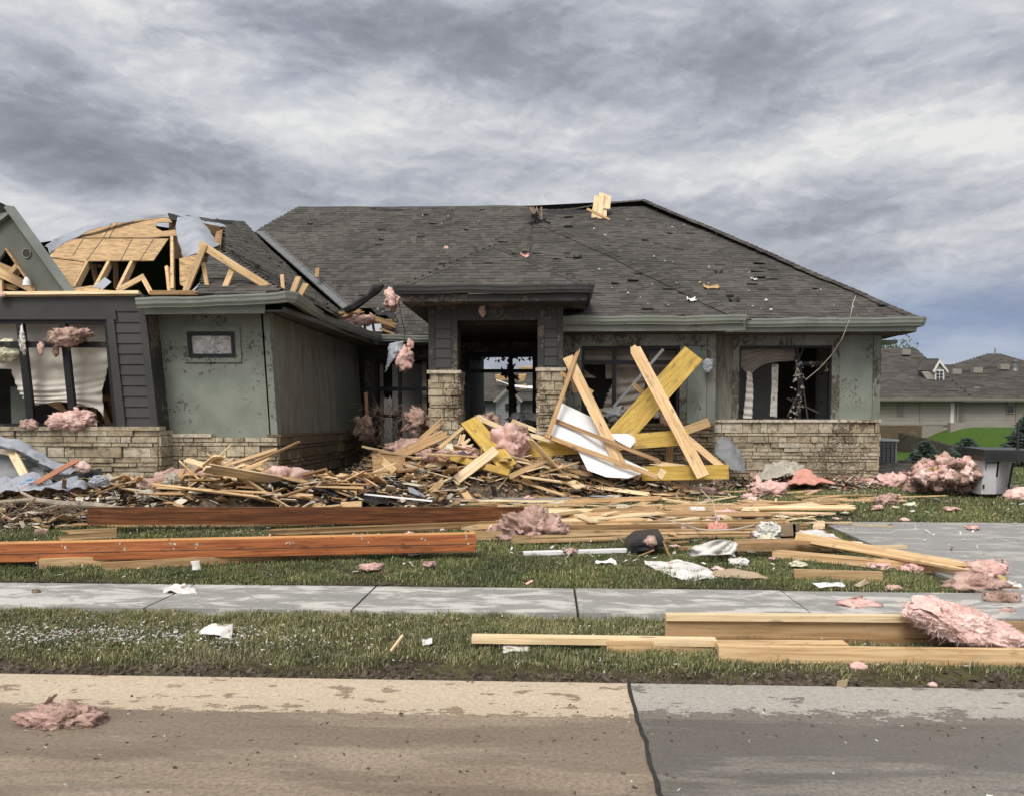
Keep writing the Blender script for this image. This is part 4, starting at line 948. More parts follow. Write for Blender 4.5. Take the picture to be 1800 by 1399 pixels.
f.box((Xp(985, 590, 15.13), 15.12, zEv - .25), (Xp(1310, 590, 15.13), 15.16, zEv - .12)); f.box((Xp(1262, 590, 15.4), 15.38, zEv - .25), (gR.x - .03, 15.42, zEv - .14)); f.box((gR.x - .06, 15.42, zEv - .24), (gR.x - .02, 24, zEv - .12))
f.build('fascia', M['gutter'], house)
f = MB(); quad(f, [(254, 538), (465, 534), (465, 551), (255, 553)], 11.92, .04); f.build('fascia', M['gutter'], house)
f = MB(); f.prism([at(500, 540, 12.0), at(505, 551, 12.0), at(655, 603, 18), at(655, 596, 18)], (-.04, 0, 0)); f.box((Xp(655, 600, 18), 18.02, Zp(700, 606, 18)), (Xp(754, 600, 18), 18.06, Zp(700, 597, 18))); f.build('fascia', M['soffit'], house)
f = MB(); f.box((Xp(985, 590, 15.13), 15.16, zEv - .26), (xr0 + .1, YM + .1, zEv - .225)); f.box((xr0 + .0, 15.42, zEv - .262), (gR.x - .03, YR + .1, zEv - .228)); f.box((xr1, YR + .1, zEv - .26), (gR.x - .06, 24, zEv - .23))
f.build('soffit', M['soffit'], house)
f = MB(); f.prism([at(256, 551, 11.96), at(503, 548, 11.96), (WX + .36, 18.4, 3.3), (WX - .1, 18.4, 3.3), (WX - .1, 12.5, at(470, 549, 12.45).z), at(262, 551, 12.5)], (0, 0, .03)); f.box((-4.4, 18.06, 3.3), (wx1 + .1, 18.6, 3.33)); f.build('soffit', M['soffit'], house)
f = MB(); z_ = zP - .3; f.box((p0.x + .02, YG + .02, z_ + .02), (p1.x - .02, YG + .06, zP - .15)); f.box((p0.x + .02, YG + .06, z_), (p1.x - .02, YP + .02, z_ + .03)); f.box((p0.x + .02, YP + .02, z_), (Xp(757, 560, YP) + .02, 18, z_ + .03)); f.box((Xp(988, 560, YP) - .02, YP + .02, z_), (p1.x - .02, 17, z_ + .03)); f.build('portico_soffit', M['darkmud'], house)
w = MB()
for px in (610, 630, 648): w.bar(at(px + 340, 540, YP - .02), at(px + 342, 546, YP - .03), .02, .05, (0, 1, 0))
f = MB(); wb(f, 1548, 598, 1578, 604, 16.2, 16.6); f.build('soffit_return', M['gutter'], house)

# ================================================================== neighbouring houses and yard
M['tansiding'] = None
def siding_mat(name, base):
    m, nt, b = newmat(name); c = coords(nt, False)
    z = nd(nt, 'ShaderNodeSeparateXYZ', {0: c}).outputs[2]
    fr = mth(nt, 'FRACT', mth(nt, 'MULTIPLY', z, 5.5))
    col = mixc(nt, smooth(nt, fr, .86, .98), base, tuple(v*.78 for v in base))
    col = mixc(nt, 1.0, col, ramp(nt, nz(nt, c, 1.1, 5, .6), [(.3, .85), (.7, 1.1)]), 'MULTIPLY')
    nt.links.new(col, b.inputs['Base Color']); b.inputs['Roughness'].default_value = .7
    bump(nt, b, mth(nt, 'MULTIPLY', fr, -1), .6, .03); return m
M['tansiding'] = siding_mat('taupe_siding', (.285, .26, .228)); M['greysiding'] = siding_mat('grey_siding', (.17, .175, .18))
M['fartrim'] = mottle('taupe_trim', [(.3, (.23, .21, .18)), (.7, (.28, .255, .225))], 3, bmp=0)
M['glassdark'] = mottle('dark_glazing', [(.3, (.012, .014, .018)), (.7, (.03, .034, .04))], 2, rough=.1, bmp=0, spec=.6)
M['whitetrim'] = mottle('white_trim', [(.3, (.62, .62, .60)), (.7, (.70, .70, .68))], 3, bmp=0)
nbs = []
nb = empty('neighbour_house', (20, 42, 1.2), label='taupe neighbouring house with a brown roof and small dormer on the rise to the right', cat='house')
YN = 40.0
def roofpoly(under, sh, pts, seed):
    sh = MB(); nbs.append(sh); shingles(sh, pts, 1, seed, expo=.2, wmin=.25, wmax=.6, under=under, miss=0)
def nbx(px, Y=YN): return Xp(px, 700, Y)
ezN = Zp(1650, 701, YN)
w = MB(); w.box((nbx(1470), YN, -.4), (nbx(1684), YN + 9, ezN)); w.box((nbx(1684), YN + 1.0, .2), (nbx(1960), YN + 11, ezN)); w.build('wall', M['tansiding'], nb)
w = MB(); wb(w, 1470, 747, 1620, 800, YN - .08, YN); w.build('stone_base', M['stonemud'], nb)
for q in ((1617, 702, 1622, 747, YN - .05, YN), (1682, 702, 1686, 747, YN - .05, YN), (1786, 702, 1790, 745, YN + .95, YN + 1), (1470, 744, 1684, 747, YN - .06, YN), (1620, 747, 1657, 790, YN - .04, YN)):
    w = MB(); wb(w, *q); w.build('trim_board', M['fartrim'], nb)
u_, s_ = MB(), MB(); nbs = []
eA0, eA1 = Vector((nbx(1460), YN - .5, ezN)), Vector((nbx(1700), YN - .5, ezN)); kA0, kA1 = at(1440, 612, YN + 5), at(1607, 613, YN + 5)
roofpoly(u_, s_, [eA0, eA1, kA1, kA0], 21)
eB0, eB1 = Vector((nbx(1676, YN + .6), YN + .55, ezN)), Vector((nbx(1990, YN + .6), YN + .55, ezN)); kB0, kB1 = at(1648, 641, YN + 6), at(1960, 636, YN + 6)
roofpoly(u_, s_, [eB0, eB1, kB1, kB0], 22)
q0, q1, q2, q3 = at(1640, 652, YN + 8), at(1860, 652, YN + 8), at(1758, 622, YN + 11), at(1738, 622, YN + 11)
roofpoly(u_, s_, [q0, q1, q2, q3], 23)
roofpoly(u_, s_, [Vector((eA1.x, YN - .5, ezN)), Vector((eA1.x + .6, YN + 8, ezN)), kA1], 24)
ro = u_.build('roof', M['felt'], nb)
for q in nbs: q.build('shingles', M['farshingle'], ro)
nbs = []
w = MB(); w.add([eA0, kA0, kA1, at(1600, 640, YN + 10)], [(0, 1, 2, 3)]); w.build('rear_slope', M['felt'], ro)
gutter('gutter', [eA0 + Vector((0, 0, .02)), eA1 + Vector((0, 0, .02))], M['fartrim'], 5, .16, .13, .004, nb); gutter('gutter', [eB0 + Vector((.4, 0, .02)), eB1 + Vector((0, 0, .02))], M['fartrim'], 6, .16, .13, .004, nb)
# dormer
YD = YN + 1.4
w = MB(); quad(w, [(1640, 656), (1651, 636), (1661, 650), (1661, 680), (1641, 680)], YD, .1); quad(w, [(1620, 653), (1641, 653), (1641, 684)], YD + .02, .2); dm = w.build('dormer', M['tansiding'], nb)
w = MB(); w.prism([at(1652, 632, YD - .15), at(1667, 652, YD - .15), at(1667, 656, YD - .15), at(1652, 638, YD - .15), at(1643, 655, YD - .15), at(1640, 653, YD - .15)], (0, .12, 0)); w.build('rake_trim', M['whitetrim'], dm)
w = MB(); w.prism([at(1651, 632, YD - .1), at(1640, 652, YD - .1), at(1615, 651, YD + .2), at(1625, 632, YD + 2)], (0, .08, .05)); w.build('dormer_roof', M['farshingle'], dm)
w = MB(); wb(w, 1644, 650, 1659, 677, YD - .06, YD); o = w.build('window', M['whitetrim'], dm); 
w = MB()
for i in range(2):
    for j in range(4): wb(w, 1646 + i*6.3, 652.5 + j*5.6, 1651 + i*6.3, 657 + j*5.6, YD - .075, YD - .05)
w.build('dormer_pane', M['glassdark'], dm)
w = MB(); wb(w, 1578, 709, 1591, 731, YN - .05, YN); o = w.build('window', M['fartrim'], nb); w = MB(); wb(w, 1580, 711, 1589, 729, YN - .07, YN - .04); w.build('pane', M['metal'], o)
w = MB(); wb(w, 1770, 704, 1784, 727, YN + .94, YN + 1.0); o = w.build('window', M['fartrim'], nb); w = MB(); wb(w, 1772, 706, 1782, 725, YN + .92, YN + .95); w.build('pane', M['glassdark'], o)
w = MB(); wb(w, 1671, 708, 1677, 743, YN - .05, YN); w.build('downpipe', M['whitetrim'], nb)
for (px, py, Y, s) in ((1592, 616, YN + 4, .14), (1636, 636, YN + 3, .14), (1680, 650, YN + 4.5, .16), (1717, 648, YN + 4.5, .16), (1764, 642, YN + 5, .16), (1716, 681, YN + 2.2, .1)):
    c0 = at(px, py, Y); w = MB(); w.box((c0.x - s*1.5, c0.y - s, c0.z - .25), (c0.x + s*1.5, c0.y + s, c0.z + s*.3)); w.build('roof_vent', M['fartrim'], ro)
c0 = at(1784, 648, YN + 5); w = MB(); w.tube([c0 + Vector((0, 0, -.4)), c0, c0 + Vector((0, 0, .35))], [.3, .14, .12], 10); w.tube([c0 + Vector((0, 0, .35)), c0 + Vector((0, 0, .5))], .18, 10); w.build('flue_pipe', M['metal'], ro)
c0 = at(1749, 624, YN + 11); w = MB(); w.tube([c0, c0 + Vector((0, 0, .4))], .05, 6); w.build('flue_pipe', M['fartrim'], ro)
# retaining walls
w = MB()
for i in range(10):
    a = Vector((17.4 + .0*i, 33.5 + i*.62, 0)); zt_ = .15 + .06*i
    w.box((a.x - .12, a.y, -.4), (a.x + .12, a.y + .6, zt_ + .25))
w.build('retaining_wall', M['stonedark'], label='stepped dark stone retaining wall running beside the green slope to the neighbouring house', cat='wall')
w = MB(); z_ = gz(21, 38.8); w.box((19.4, 38.9, z_ - .6), (30, 39.2, z_ + .22)); w.build('retaining_wall', M['fartrim'], label='low taupe retaining wall along the top of the green slope', cat='wall')
# house seen through the doorway, out on the next street
fh = empty('grey_house', (-3, 47, 0), label='dark grey house on the next street seen through the doorway', cat='house')
YF = 46.0
w = MB(); wb(w, 700, 703, 1100, 760, YF, YF + 8); w.build('wall', M['greysiding'], fh)
u_, s_ = MB(), MB(); roofpoly(u_, s_, [at(680, 704, YF - .5), at(1110, 704, YF - .5), at(990, 654, YF + 4), at(760, 652, YF + 4)], 31)
o = u_.build('roof', M['felt'], fh); nbs[-1].build('shingles', M['farshingle'], o)
w = MB(); w.prism([at(872, 704, YF - 1.5), at(893, 684, YF - 1.5), at(914, 704, YF - 1.5), at(914, 760, YF - 1.5), at(872, 760, YF - 1.5)], (0, 1.4, 0)); w.build('gable', M['greysiding'], fh)
w = MB(); w.bar(at(868, 706, YF - 1.7), at(893, 682, YF - 1.7), .12, .12, (0, 1, 0)); w.bar(at(893, 682, YF - 1.7), at(918, 706, YF - 1.7), .12, .12, (0, 1, 0)); w.build('rake_trim', M['fartrim'], fh)
w = MB(); wb(w, 888, 709, 900, 720, YF - 1.6, YF - 1.5); wb(w, 832, 712, 852, 745, YF - .06, YF); o = w.build('window', M['glassdark'], fh)
ob = MB()
for q in ([(870, 660), (892, 658), (893, 667), (873, 672)], [(910, 660), (925, 658), (922, 668), (912, 672)], [(912, 678), (925, 676), (926, 684), (914, 684)], [(912, 646), (945, 646), (945, 650), (912, 650)]):
    ob.prism([at(a, b2, YF + 1 if b2 > 652 else YF + 3) for a, b2 in q], (0, .1, .05))
ob.build('exposed_sheathing', M['osb'], o.parent if o.parent else fh)
w = MB(); w.prism([at(872, 668, YF + .5), at(895, 676, YF + .5), at(925, 680, YF + .5), at(945, 679, YF + .5), at(945, 684, YF + .4), at(905, 680, YF + .4)], (0, .1, .04)); w.build('torn_wrap', M['whiteplastic'], fh)

# leaf-built evergreens
M['needles'] = mottle('spruce_needles', [(.3, (.018, .032, .024)), (.7, (.055, .08, .06))], 3, bmp=0, island=.5)
M['leaf'] = mottle('spring_leaves', [(.3, (.06, .09, .03)), (.7, (.13, .17, .07))], 3, bmp=0, island=.4)
def spruce(base, h, r, seed, label):
    rn = random.Random(seed); t = empty('spruce_tree', base, label=label, cat='tree', group='small spruces on the slope')
    w = MB(); w.tube([base, base + Vector((.03, 0, h*.5)), base + Vector((0, 0, h*.96))], [.09, .05, .012], 7); w.build('trunk', M['bark'], t)
    w = MB()
    for i in range(1900):
        k = rn.random()**1.35; a = rn.uniform(0, 6.283); rr = r*(1 - k)**.8*(.55 + .45*rn.random()**.5)*(1 + .16*math.sin(a*5 + k*17)); z = h*(.04 + .94*k)
        d = Vector((math.cos(a), math.sin(a), rn.uniform(-.15, .45))).normalized(); p = base + Vector((math.cos(a)*rr, math.sin(a)*rr, z + rn.uniform(-.05, .05)))
        l = rn.uniform(.1, .24); e = d.cross(Vector((rn.uniform(-.4, .4), rn.uniform(-.4, .4), 1))).normalized()*l*.32
        w.add([p - d*l*.6 - e*.5, p - d*l*.3 + e, p + d*l*.6, p - d*l*.3 - e, p + Vector((0, 0, .05))], [(0, 1, 4), (1, 2, 4), (2, 3, 4), (3, 0, 4)])
    w.build('crown', M['needles'], t)
for (px, py, Y, h, r, lb) in ((1625, 822, 20.5, .72, .5, 'smaller spruce, nearer the stone corner, behind the pink insulation mound'), (1698, 830, 19.5, .82, .62, 'larger spruce rising behind the right end of the insulation mound'), (1806, 838, 22, 1.5, .75, 'tall dark spruce behind the grey cabinet, cut by the photo edge')):
    b_ = at(px, py, Y); b_.z = gz(b_.x, Y) - .03; spruce(b_, h + max(0, 0), r, int(px), lb)
def tree(base, h, r, seed, label):
    rn = random.Random(seed); t = empty('leafy_tree', base, label=label, cat='tree'); w = MB(); w.tube([base, base + Vector((.1, 0, h*.45)), base + Vector((0, 0, h*.7))], [.22, .16, .08], 7)
    tips = []
    for i in range(9):
        a = rn.uniform(0, 6.28); s = base + Vector((0, 0, h*rn.uniform(.4, .68))); e = s + Vector((math.cos(a)*r*rn.uniform(.5, .9), math.sin(a)*r*rn.uniform(.5, .9), h*rn.uniform(.12, .3))); w.tube([s, s.lerp(e, .5) + Vector((0, 0, .2)), e], [.07, .045, .015], 5); tips += [e, s.lerp(e, .7)]
    w.build('trunk', M['bark'], t); w = MB()
    for tp in tips:
        for i in range(130):
            p = tp + Vector((rn.gauss(0, .5), rn.gauss(0, .5), rn.gauss(0, .35))); d = Vector((rn.uniform(-1, 1), rn.uniform(-1, 1), rn.uniform(-1, 1))).normalized()*.16; e = d.cross(Vector((0, 0, 1)))*.5
            w.add([p - d, p + e, p + d, p - e], [(0, 1, 2, 3)])
    w.build('crown', M['leaf'], t)
b_ = at(1566, 640, 58); b_.z = gz(b_.x, 58); tree(b_, 6.3, 1.3, 5, 'pale green tree top showing above the neighbouring roof by the eave')

# air conditioner, cabinet, fallen roof piece beside the house
Ya = 17.2
c0, c1 = at(1540, 775, Ya), at(1574, 818, Ya)
ac = empty('air_conditioner', (c0.x, Ya, c1.z), label='grey louvred air conditioner unit standing behind the stone corner', cat='air conditioner')
w = MB(); w.box((c0.x, Ya, c1.z - .35), (c1.x + .02, Ya + .75, c0.z)); w.build('casing', M['tarpdark'], ac)
w = MB()
for i in range(16):
    z = c1.z + (c0.z - c1.z)*(i + .3)/16; w.box((c0.x + .02, Ya - .012, z), (c1.x - .01, Ya, z + .012)); w.box((c1.x + .02, Ya + .04, z), (c1.x + .032, Ya + .7, z + .012))
for i in range(5):
    x = c0.x + .03 + i*.09; w.box((x, Ya - .02, c1.z), (x + .012, Ya - .012, c0.z))
w.build('louvre_grille', M['plastic'], ac)
w = MB(); w.box((c0.x - .02, Ya - .03, c0.z), (c1.x + .05, Ya + .78, c0.z + .04)); w.build('top_cover', M['tarp'], ac)
def rp(px, py, Y): return at(px, py, Y)
fr = empty('fallen_roof_piece', at(1590, 835, 16.4), label='low brown shingled roof section lying on the ground behind the stone corner', cat='roof section')
u_, s_ = MB(), MB(); shingles(s_, [at(1540, 836, 15.9), at(1618, 830, 16.2), at(1592, 808, 17.6), at(1550, 808, 17.6)], 1, 41, under=u_); o = u_.build('decking', M['lumberold'], fr); s_.build('shingles', M['shingle'], fr)
w = MB(); w.bar(at(1542, 840, 15.95), at(1618, 834, 16.2), .05, .14); w.build('fascia', M['sagemid'], fr)
cab = empty('broken_cabinet', G(1760, 866), label='pale grey cabinet carrying a black slab top on the lawn at right', cat='cabinet')
Yc = 13.4
w = MB(); quad(w, [(1731, 808), (1757, 808), (1750, 868), (1724, 868)], Yc, .02); w.build('door', M['cabinetgrey'], cab)
w = MB(); quad(w, [(1735, 812), (1754, 812), (1753, 814), (1735, 814)], Yc - .006, .01); quad(w, [(1733.5, 812), (1735, 812), (1733, 826), (1732, 826)], Yc - .006, .01); w.build('door_slot', M['plastic'], cab)
w = MB(); quad(w, [(1729, 851), (1731, 851), (1730.5, 858), (1728.5, 858)], Yc - .03, .03); w.build('handle', M['plastic'], cab)
w = MB(); a0, a1, a2, a3 = at(1757, 808, Yc), at(1750, 868, Yc), at(1776, 866, Yc + .8), at(1782, 810, Yc + .8)
w.prism([a0, a1, a2, a3], (-.03, 0, 0)); w.prism([at(1731, 808, Yc) + Vector((0, .02, 0)), at(1724, 868, Yc) + Vector((0, .02, 0)), at(1724, 868, Yc) + Vector((0, .8, 0)), at(1731, 808, Yc) + Vector((0, .8, 0))], (.03, 0, 0)); w.build('side_panel', M['cabinetgrey'], cab)
w = MB(); t0, t1 = at(1731, 790, Yc - .1), at(1840, 792, Yc - .1); w.prism([t0, t1, t1 + Vector((0, .95, .02)), t0 + Vector((.1, .95, .02))], (0, 0, -.19)); w.build('slab_top', M['plastic'], cab)
w = MB(); w.tube([at(1789, 792, Yc + .2), at(1790, 742, Yc + .2)], .025, 8); w.tube([at(1789, 793, Yc + .2), at(1789, 788, Yc + .2)], [.11, .03], 10); w.build('post', M['plastic'], cab)
w = MB(); w.tube([at(1781, 812, Yc + .5), at(1776, 840, Yc + .5), at(1772, 862, Yc + .5)], .02, 6); w.build('pipe', M['plastic'], cab)
# left gable fragment standing on the bump wall
gf = empty('gable_fragment', at(95, 514, 12.1), label='tilted sage gable end fragment with a round vent hole above the dark wall', cat='gable fragment')
w = MB(); Yg = 12.05
pts = [(-30, 372), (20, 372), (121, 513), (63, 513), (12, 437), (-30, 495)]
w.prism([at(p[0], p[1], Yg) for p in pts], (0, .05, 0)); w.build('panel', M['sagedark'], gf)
w = MB(); w.bar(at(16, 364, Yg - .06), at(125, 515, Yg - .06), .16, .05, (1, -.2, 0)); w.bar(at(-40, 418, Yg - .04), at(22, 372, Yg - .04), .05, .09, (0, 1, 0)); w.build('rake_board', M['gutter'], gf)
w = MB(); w.bar(at(12, 438, Yg - .02), at(62, 512, Yg - .02), .03, .06, (0, 1, 0)); w.build('edge_stud', M['lumberold'], gf)
w = MB(); c0 = at(47, 446, Yg - .012); n = 20; ring = [c0 + Vector((math.cos(6.283*i/n)*.062, 0, math.sin(6.283*i/n)*.066)) for i in range(n)]; w.prism(ring, (0, .008, 0)); w.build('vent_hole', M['interiordark'], gf)
w = MB(); w.tube([c0 + Vector((math.cos(6.283*i/n)*.066, -.004, math.sin(6.283*i/n)*.07)) for i in range(n + 1)], .007, 5); w.build('vent_ring', M['gutter'], gf)
w = MB(); w.add([at(-30, 362, Yg - .02), at(0, 356, Yg - .02), at(10, 361, Yg - .1), at(20, 372, Yg), at(-30, 380, Yg)], [(0, 1, 2, 3, 4)]); w.build('roof_edge', M['felt'], gf)
# ================================================================== debris
def plank_mesh(name, L, w, t, m, jag0=0, jag1=0, seed=0, bow=.0):
    """board along local X; width on Y, thickness on Z; ends can be splintered; edges eased"""
    rn = random.Random(seed); K = 5 if (jag0 or jag1) else 1; N = 4 if bow else 1
    ys = [-w/2 + w*k/K for k in range(K + 1)]; e0 = [-L/2 + (rn.random()**1.5)*jag0 for _ in ys]; e1 = [L/2 - (rn.random()**1.5)*jag1 for _ in ys]
    bm = bmesh.new(); top = []; bot = []
    for k in range(K + 1):
        rt, rb = [], []
        for i in range(N + 1):
            x = e0[k] + (e1[k] - e0[k])*i/N; z = bow*(1 - (2*x/L)**2)
            tj = t/2*(1 if 0 < i < N or not (jag0 if i == 0 else jag1) else rn.uniform(.3, 1))
            rt.append(bm.verts.new((x, ys[k], z + tj))); rb.append(bm.verts.new((x, ys[k], z - tj)))
        top.append(rt); bot.append(rb)
    for k in range(K):
        for i in range(N):
            bm.faces.new((top[k][i], top[k][i + 1], top[k + 1][i + 1], top[k + 1][i])); bm.faces.new((bot[k][i], bot[k + 1][i], bot[k + 1][i + 1], bot[k][i + 1]))
        bm.faces.new((top[k][0], top[k + 1][0], bot[k + 1][0], bot[k][0])); bm.faces.new((top[k][N], bot[k][N], bot[k + 1][N], top[k + 1][N]))
    for i in range(N):
        bm.faces.new((top[0][i], bot[0][i], bot[0][i + 1], top[0][i + 1])); bm.faces.new((top[K][i], top[K][i + 1], bot[K][i + 1], bot[K][i]))
    if K == 1:
        bmesh.ops.bevel(bm, geom=[e for e in bm.edges if len(e.link_faces) == 2 and e.calc_face_angle(0) > .8], offset=min(.004, t*.15), segments=1, affect='EDGES')
    bmesh.ops.recalc_face_normals(bm, faces=bm.faces)
    me = bpy.data.meshes.new(name); bm.to_mesh(me); bm.free(); me.materials.append(m); return me
def frame(p0, p1, zdir):
    p0, p1 = Vector(p0), Vector(p1); x = (p1 - p0).normalized(); z = Vector(zdir); z = (z - x*z.dot(x)).normalized(); y = z.cross(x)
    Mx = Matrix((x, y, z)).transposed().to_4x4(); Mx.translation = (p0 + p1)/2; return Mx
def board(name, p0, p1, w, t, m, zdir=(0, 0, 1), j0=0, j1=0, seed=None, bow=0, **tg):
    seed = seed if seed is not None else len(bpy.data.objects)
    o = bpy.data.objects.new(name, plank_mesh(name, (Vector(p1) - Vector(p0)).length, w, t, M[m] if isinstance(m, str) else m, j0, j1, seed, bow)); C.objects.link(o)
    o.matrix_world = frame(p0, p1, zdir); return tag(o, **tg)
def lean(A, B, wpx, label, m='lumber', t=.038, name='plank', cat='plank', j0=0, j1=0, zd=(0, -1, .25), **k):
    a, b = at(*A), at(*B); return board(name, a, b, wpx*(A[2] + B[2])/2/1380, t, m, zd, j0, j1, label=label, cat=cat, **k)
def flat(A, B, w, t, label, m='lumber', lift=0, edge=False, name='plank', cat='plank', j0=0, j1=0, tilt=0, l1=None, **k):
    """board lying on the ground between two picture points (its lower front edge)"""
    a, b = G(A[0], A[1], lift), G(B[0], B[1], lift if l1 is None else l1)
    up = Vector((0, 0, 1)); h = w if edge else t
    a.z += h/2; b.z += h/2
    zd = Vector((0, -1, tilt)) if edge else Vector((0, -tilt, 1))
    return board(name, a, b, w, t, m, zd, j0, j1, label=label, cat=cat, **k)
def clump_mesh(name, r, m, seed, sub=4, rough=.35, fuzz=160, flatten=.55, det=1.0, thin=1.0):
    """torn fibrous batt: ragged folded core, curled flaps round it and loose wisps"""
    bm = bmesh.new(); bmesh.ops.create_icosphere(bm, subdivisions=sub, radius=1); s = Vector((seed*3.7, seed*1.3, seed*7.1))
    rx, ry, rz = r; mx = max(r); rn = random.Random(seed)
    for v in bm.verts:
        p = v.co.copy(); q = Vector((p.x*rx, p.y*ry, p.z*rz))/mx
        f = noise.fractal(q*1.5 + s, .9, 2.1, 3); e = q*det; g = 1 - 2.4*abs(noise.noise(e*2.6 + s*1.7)); h = 1 - 2.4*abs(noise.noise(Vector((e.x*5.5, e.y*6, e.z*7.5)) + s)); kk = 1 - 2.4*abs(noise.noise(e*15 + s)); k2 = noise.noise(e*31 + s)
        d = .86 + rough*(1.15*f + .42*g + .34*h + .26*kk + .2*k2)
        v.co = Vector((p.x*rx, p.y*ry, p.z*rz))*d
        if v.co.z < -rz*flatten: v.co.z = -rz*flatten - .02*rz
    vs = [v.co.copy() for v in bm.verts]
    for i in range(0 if rough < .25 else (2 if thin < .32 else 4 + sub*2) + (10 if fuzz == 0 else 0)):
        c = rn.choice(vs); nn = Vector((c.x/rx, c.y/ry, c.z/rz)).normalized()
        if nn.z < -.2: continue
        t = Vector((rn.uniform(-1, 1), rn.uniform(-1, 1), rn.uniform(-.8, .5))); t = (t - nn*t.dot(nn)).normalized(); w = nn.cross(t)
        L, W_ = mx*rn.uniform(.2, .5), mx*rn.uniform(.10, .26); n1, n2 = 6, 4; g = []
        up = rn.uniform(-.15, .5); cu = rn.uniform(-.5, .25)
        for a in range(n1 + 1):
            row = []
            for b in range(n2 + 1):
                u, q = a/n1, b/n2 - .5; p = c*.97 + t*L*(u - .25)*(rn.uniform(.85, 1.1) if a == n1 else 1) + w*W_*q*2*(1 - .45*u*u) + nn*L*(up*u + cu*u*u)
                p += nn*mx*.10*(1 - 2.4*abs(noise.noise(p*(5/mx) + s))) + w*mx*.05*noise.noise(p*(9/mx) - s)
                p.z = max(p.z, -rz*flatten); row.append(bm.verts.new(p))
            g.append(row)
        for a in range(n1):
            for b in range(n2):
                if a == n1 - 1 and rn.random() < .4: continue
                bm.faces.new((g[a][b], g[a + 1][b], g[a + 1][b + 1], g[a][b + 1]))
    for f_ in bm.faces: f_.smooth = fuzz > 0
    for i in range(int(fuzz*(3 if thin == 1 else 1.5))):
        v = rn.choice(vs); n = v.normalized(); l = min(mx*rn.uniform(.05, .18), rn.uniform(.02, .06))*(2 if rn.random() < .08 else 1); t = Vector((rn.uniform(-1, 1), rn.uniform(-1, 1), rn.uniform(-1, .6))); d = (n*.6 + t).normalized()
        w = Vector((rn.uniform(-1, 1), rn.uniform(-1, 1), rn.uniform(-1, 1))).cross(d).normalized()*min(mx*rn.uniform(.008, .03)*thin, rn.uniform(.0015, .006))
        a = bm.verts.new(v - w - n*.02*mx); b = bm.verts.new(v + w - n*.02*mx); c = bm.verts.new(v + d*l + w*.3); bm.faces.new((a, b, c))
    me = bpy.data.meshes.new(name); bm.to_mesh(me); bm.free(); me.materials.append(m); return me
def clump(p, wpx, hpx, label, m='pink', seed=1, depth=.8, sub=4, name='insulation_clump', cat='insulation', rough=.35, rot=0, tilt=0, ground=True, fuzz=160, det=1.0, thin=1.0, **k):
    """p: (px, py) of the base on the ground, or (px, py, Y) of the centre in the air"""
    if ground:
        b = G(p[0], p[1]); s = b.y/1380
    else:
        b = at(*p); s = p[2]/1380
    wpx, hpx = (wpx, hpx) if name == 'insulation_batt' else (wpx*.9, hpx*.82)
    r = (wpx*s/2, wpx*s/2*depth, hpx*s/2*(1.25 if ground else 1.0))
    o = bpy.data.objects.new(name, clump_mesh(name, r, M[m], seed, sub, rough, fuzz, .55 if ground else 5, det, thin)); C.objects.link(o)
    o.location = b + (Vector((0, r[1]*.5, r[2]*.5)) if ground else Vector((0, 0, 0))); o.rotation_euler = (0, R(tilt), R(rot))
    return tag(o, label, cat, **k)
def gsheet(name, ctrl, nu, nv, m, label, cat, lift=.02, **k):
    """cloth or board lying on ground; ctrl rows of (px, py, lift)"""
    return sheet(name, [[G(c[0], c[1], c[2] if len(c) > 2 else lift) for c in r] for r in ctrl], nu, nv, M[m], None, label=label, cat=cat, **k)

# ---- street and kerb side
clump((104, 1276), 140, 34, 'crumpled wet pink insulation lying in the street by the tan kerb', 'pinkdirty', 3, .55, 5, rough=.5, fuzz=2600, thin=.3)
# ---- I-joist group in the grass strip
jo = empty('wooden_joist', G(1420, 1126), label='tall tan joist lying on edge in the near grass, insulation over its right end', cat='joist')
a, b = G(1169, 1128), G(1668, 1132); hj = 51*a.y/1380
def jp(name, dz, w, t, m):
    o = board(name, a + Vector((0, 0, dz)), b + Vector((0, 0, dz)), w, t, m, (0, 0, 1)); mw = o.matrix_world.copy(); o.parent = jo; o.matrix_local = Matrix.Translation(-jo.location) @ mw
jp('bottom_flange', .02, .075, .04, 'lumberold'); jp('web', hj/2, .014, .01, 'joist'); jp('top_flange', hj - .02, .075, .04, 'lumberpale')
bpy.data.objects.remove([c for c in jo.children if c.name.startswith('web')][0])
o = board('web', a + Vector((0, 0, hj/2)), b + Vector((0, 0, hj/2)), hj - .082, .016, 'joist', (0, -1, 0)); mw = o.matrix_world.copy(); o.parent = jo; o.matrix_local = Matrix.Translation(-jo.location) @ mw
flat((1262, 1163), (1830, 1170), .105, .045, 'nearest long tan beam on edge in the grass strip, running out of frame at right', 'lumber', 0, True, bow=.0)
flat((1258, 1139), (1486, 1139), .11, .04, 'short flat board lying between the joist and the nearest beam', 'lumber', .045)
flat((830, 1127), (1258, 1133), .09, .042, 'long pale two by four sticking out left over the grass strip', 'lumberpale', .05, l1=.05)
flat((1066, 1147), (1252, 1147), .085, .04, 'board on edge under the pale two by four, left of the nearest beam', 'lumber', 0, True)
flat((1690, 1112), (1830, 1115), .09, .04, 'board lying behind the pink insulation at the right edge of the grass strip', 'lumber', 0, True)
flat((1700, 1138), (1830, 1136), .1, .04, 'red brown board between pink insulation and the nearest beam, right edge', 'lumberold', 0, True)
clump((1690, 1072, 5.3), 78, 46, 'small round of brown paper faced batt behind the large pink insulation', 'yellowfluff', 8, .6, 3, ground=False, fuzz=40, rot=20) if False else None
clump((1694, 1098, 5.16), 200, 66, 'large fresh pink insulation batt draped over the right end of the joist', 'pinkbright', 22, .5, 6, 'insulation_batt', rough=.28, tilt=17, ground=False, fuzz=2600, det=1.0, thin=.3)
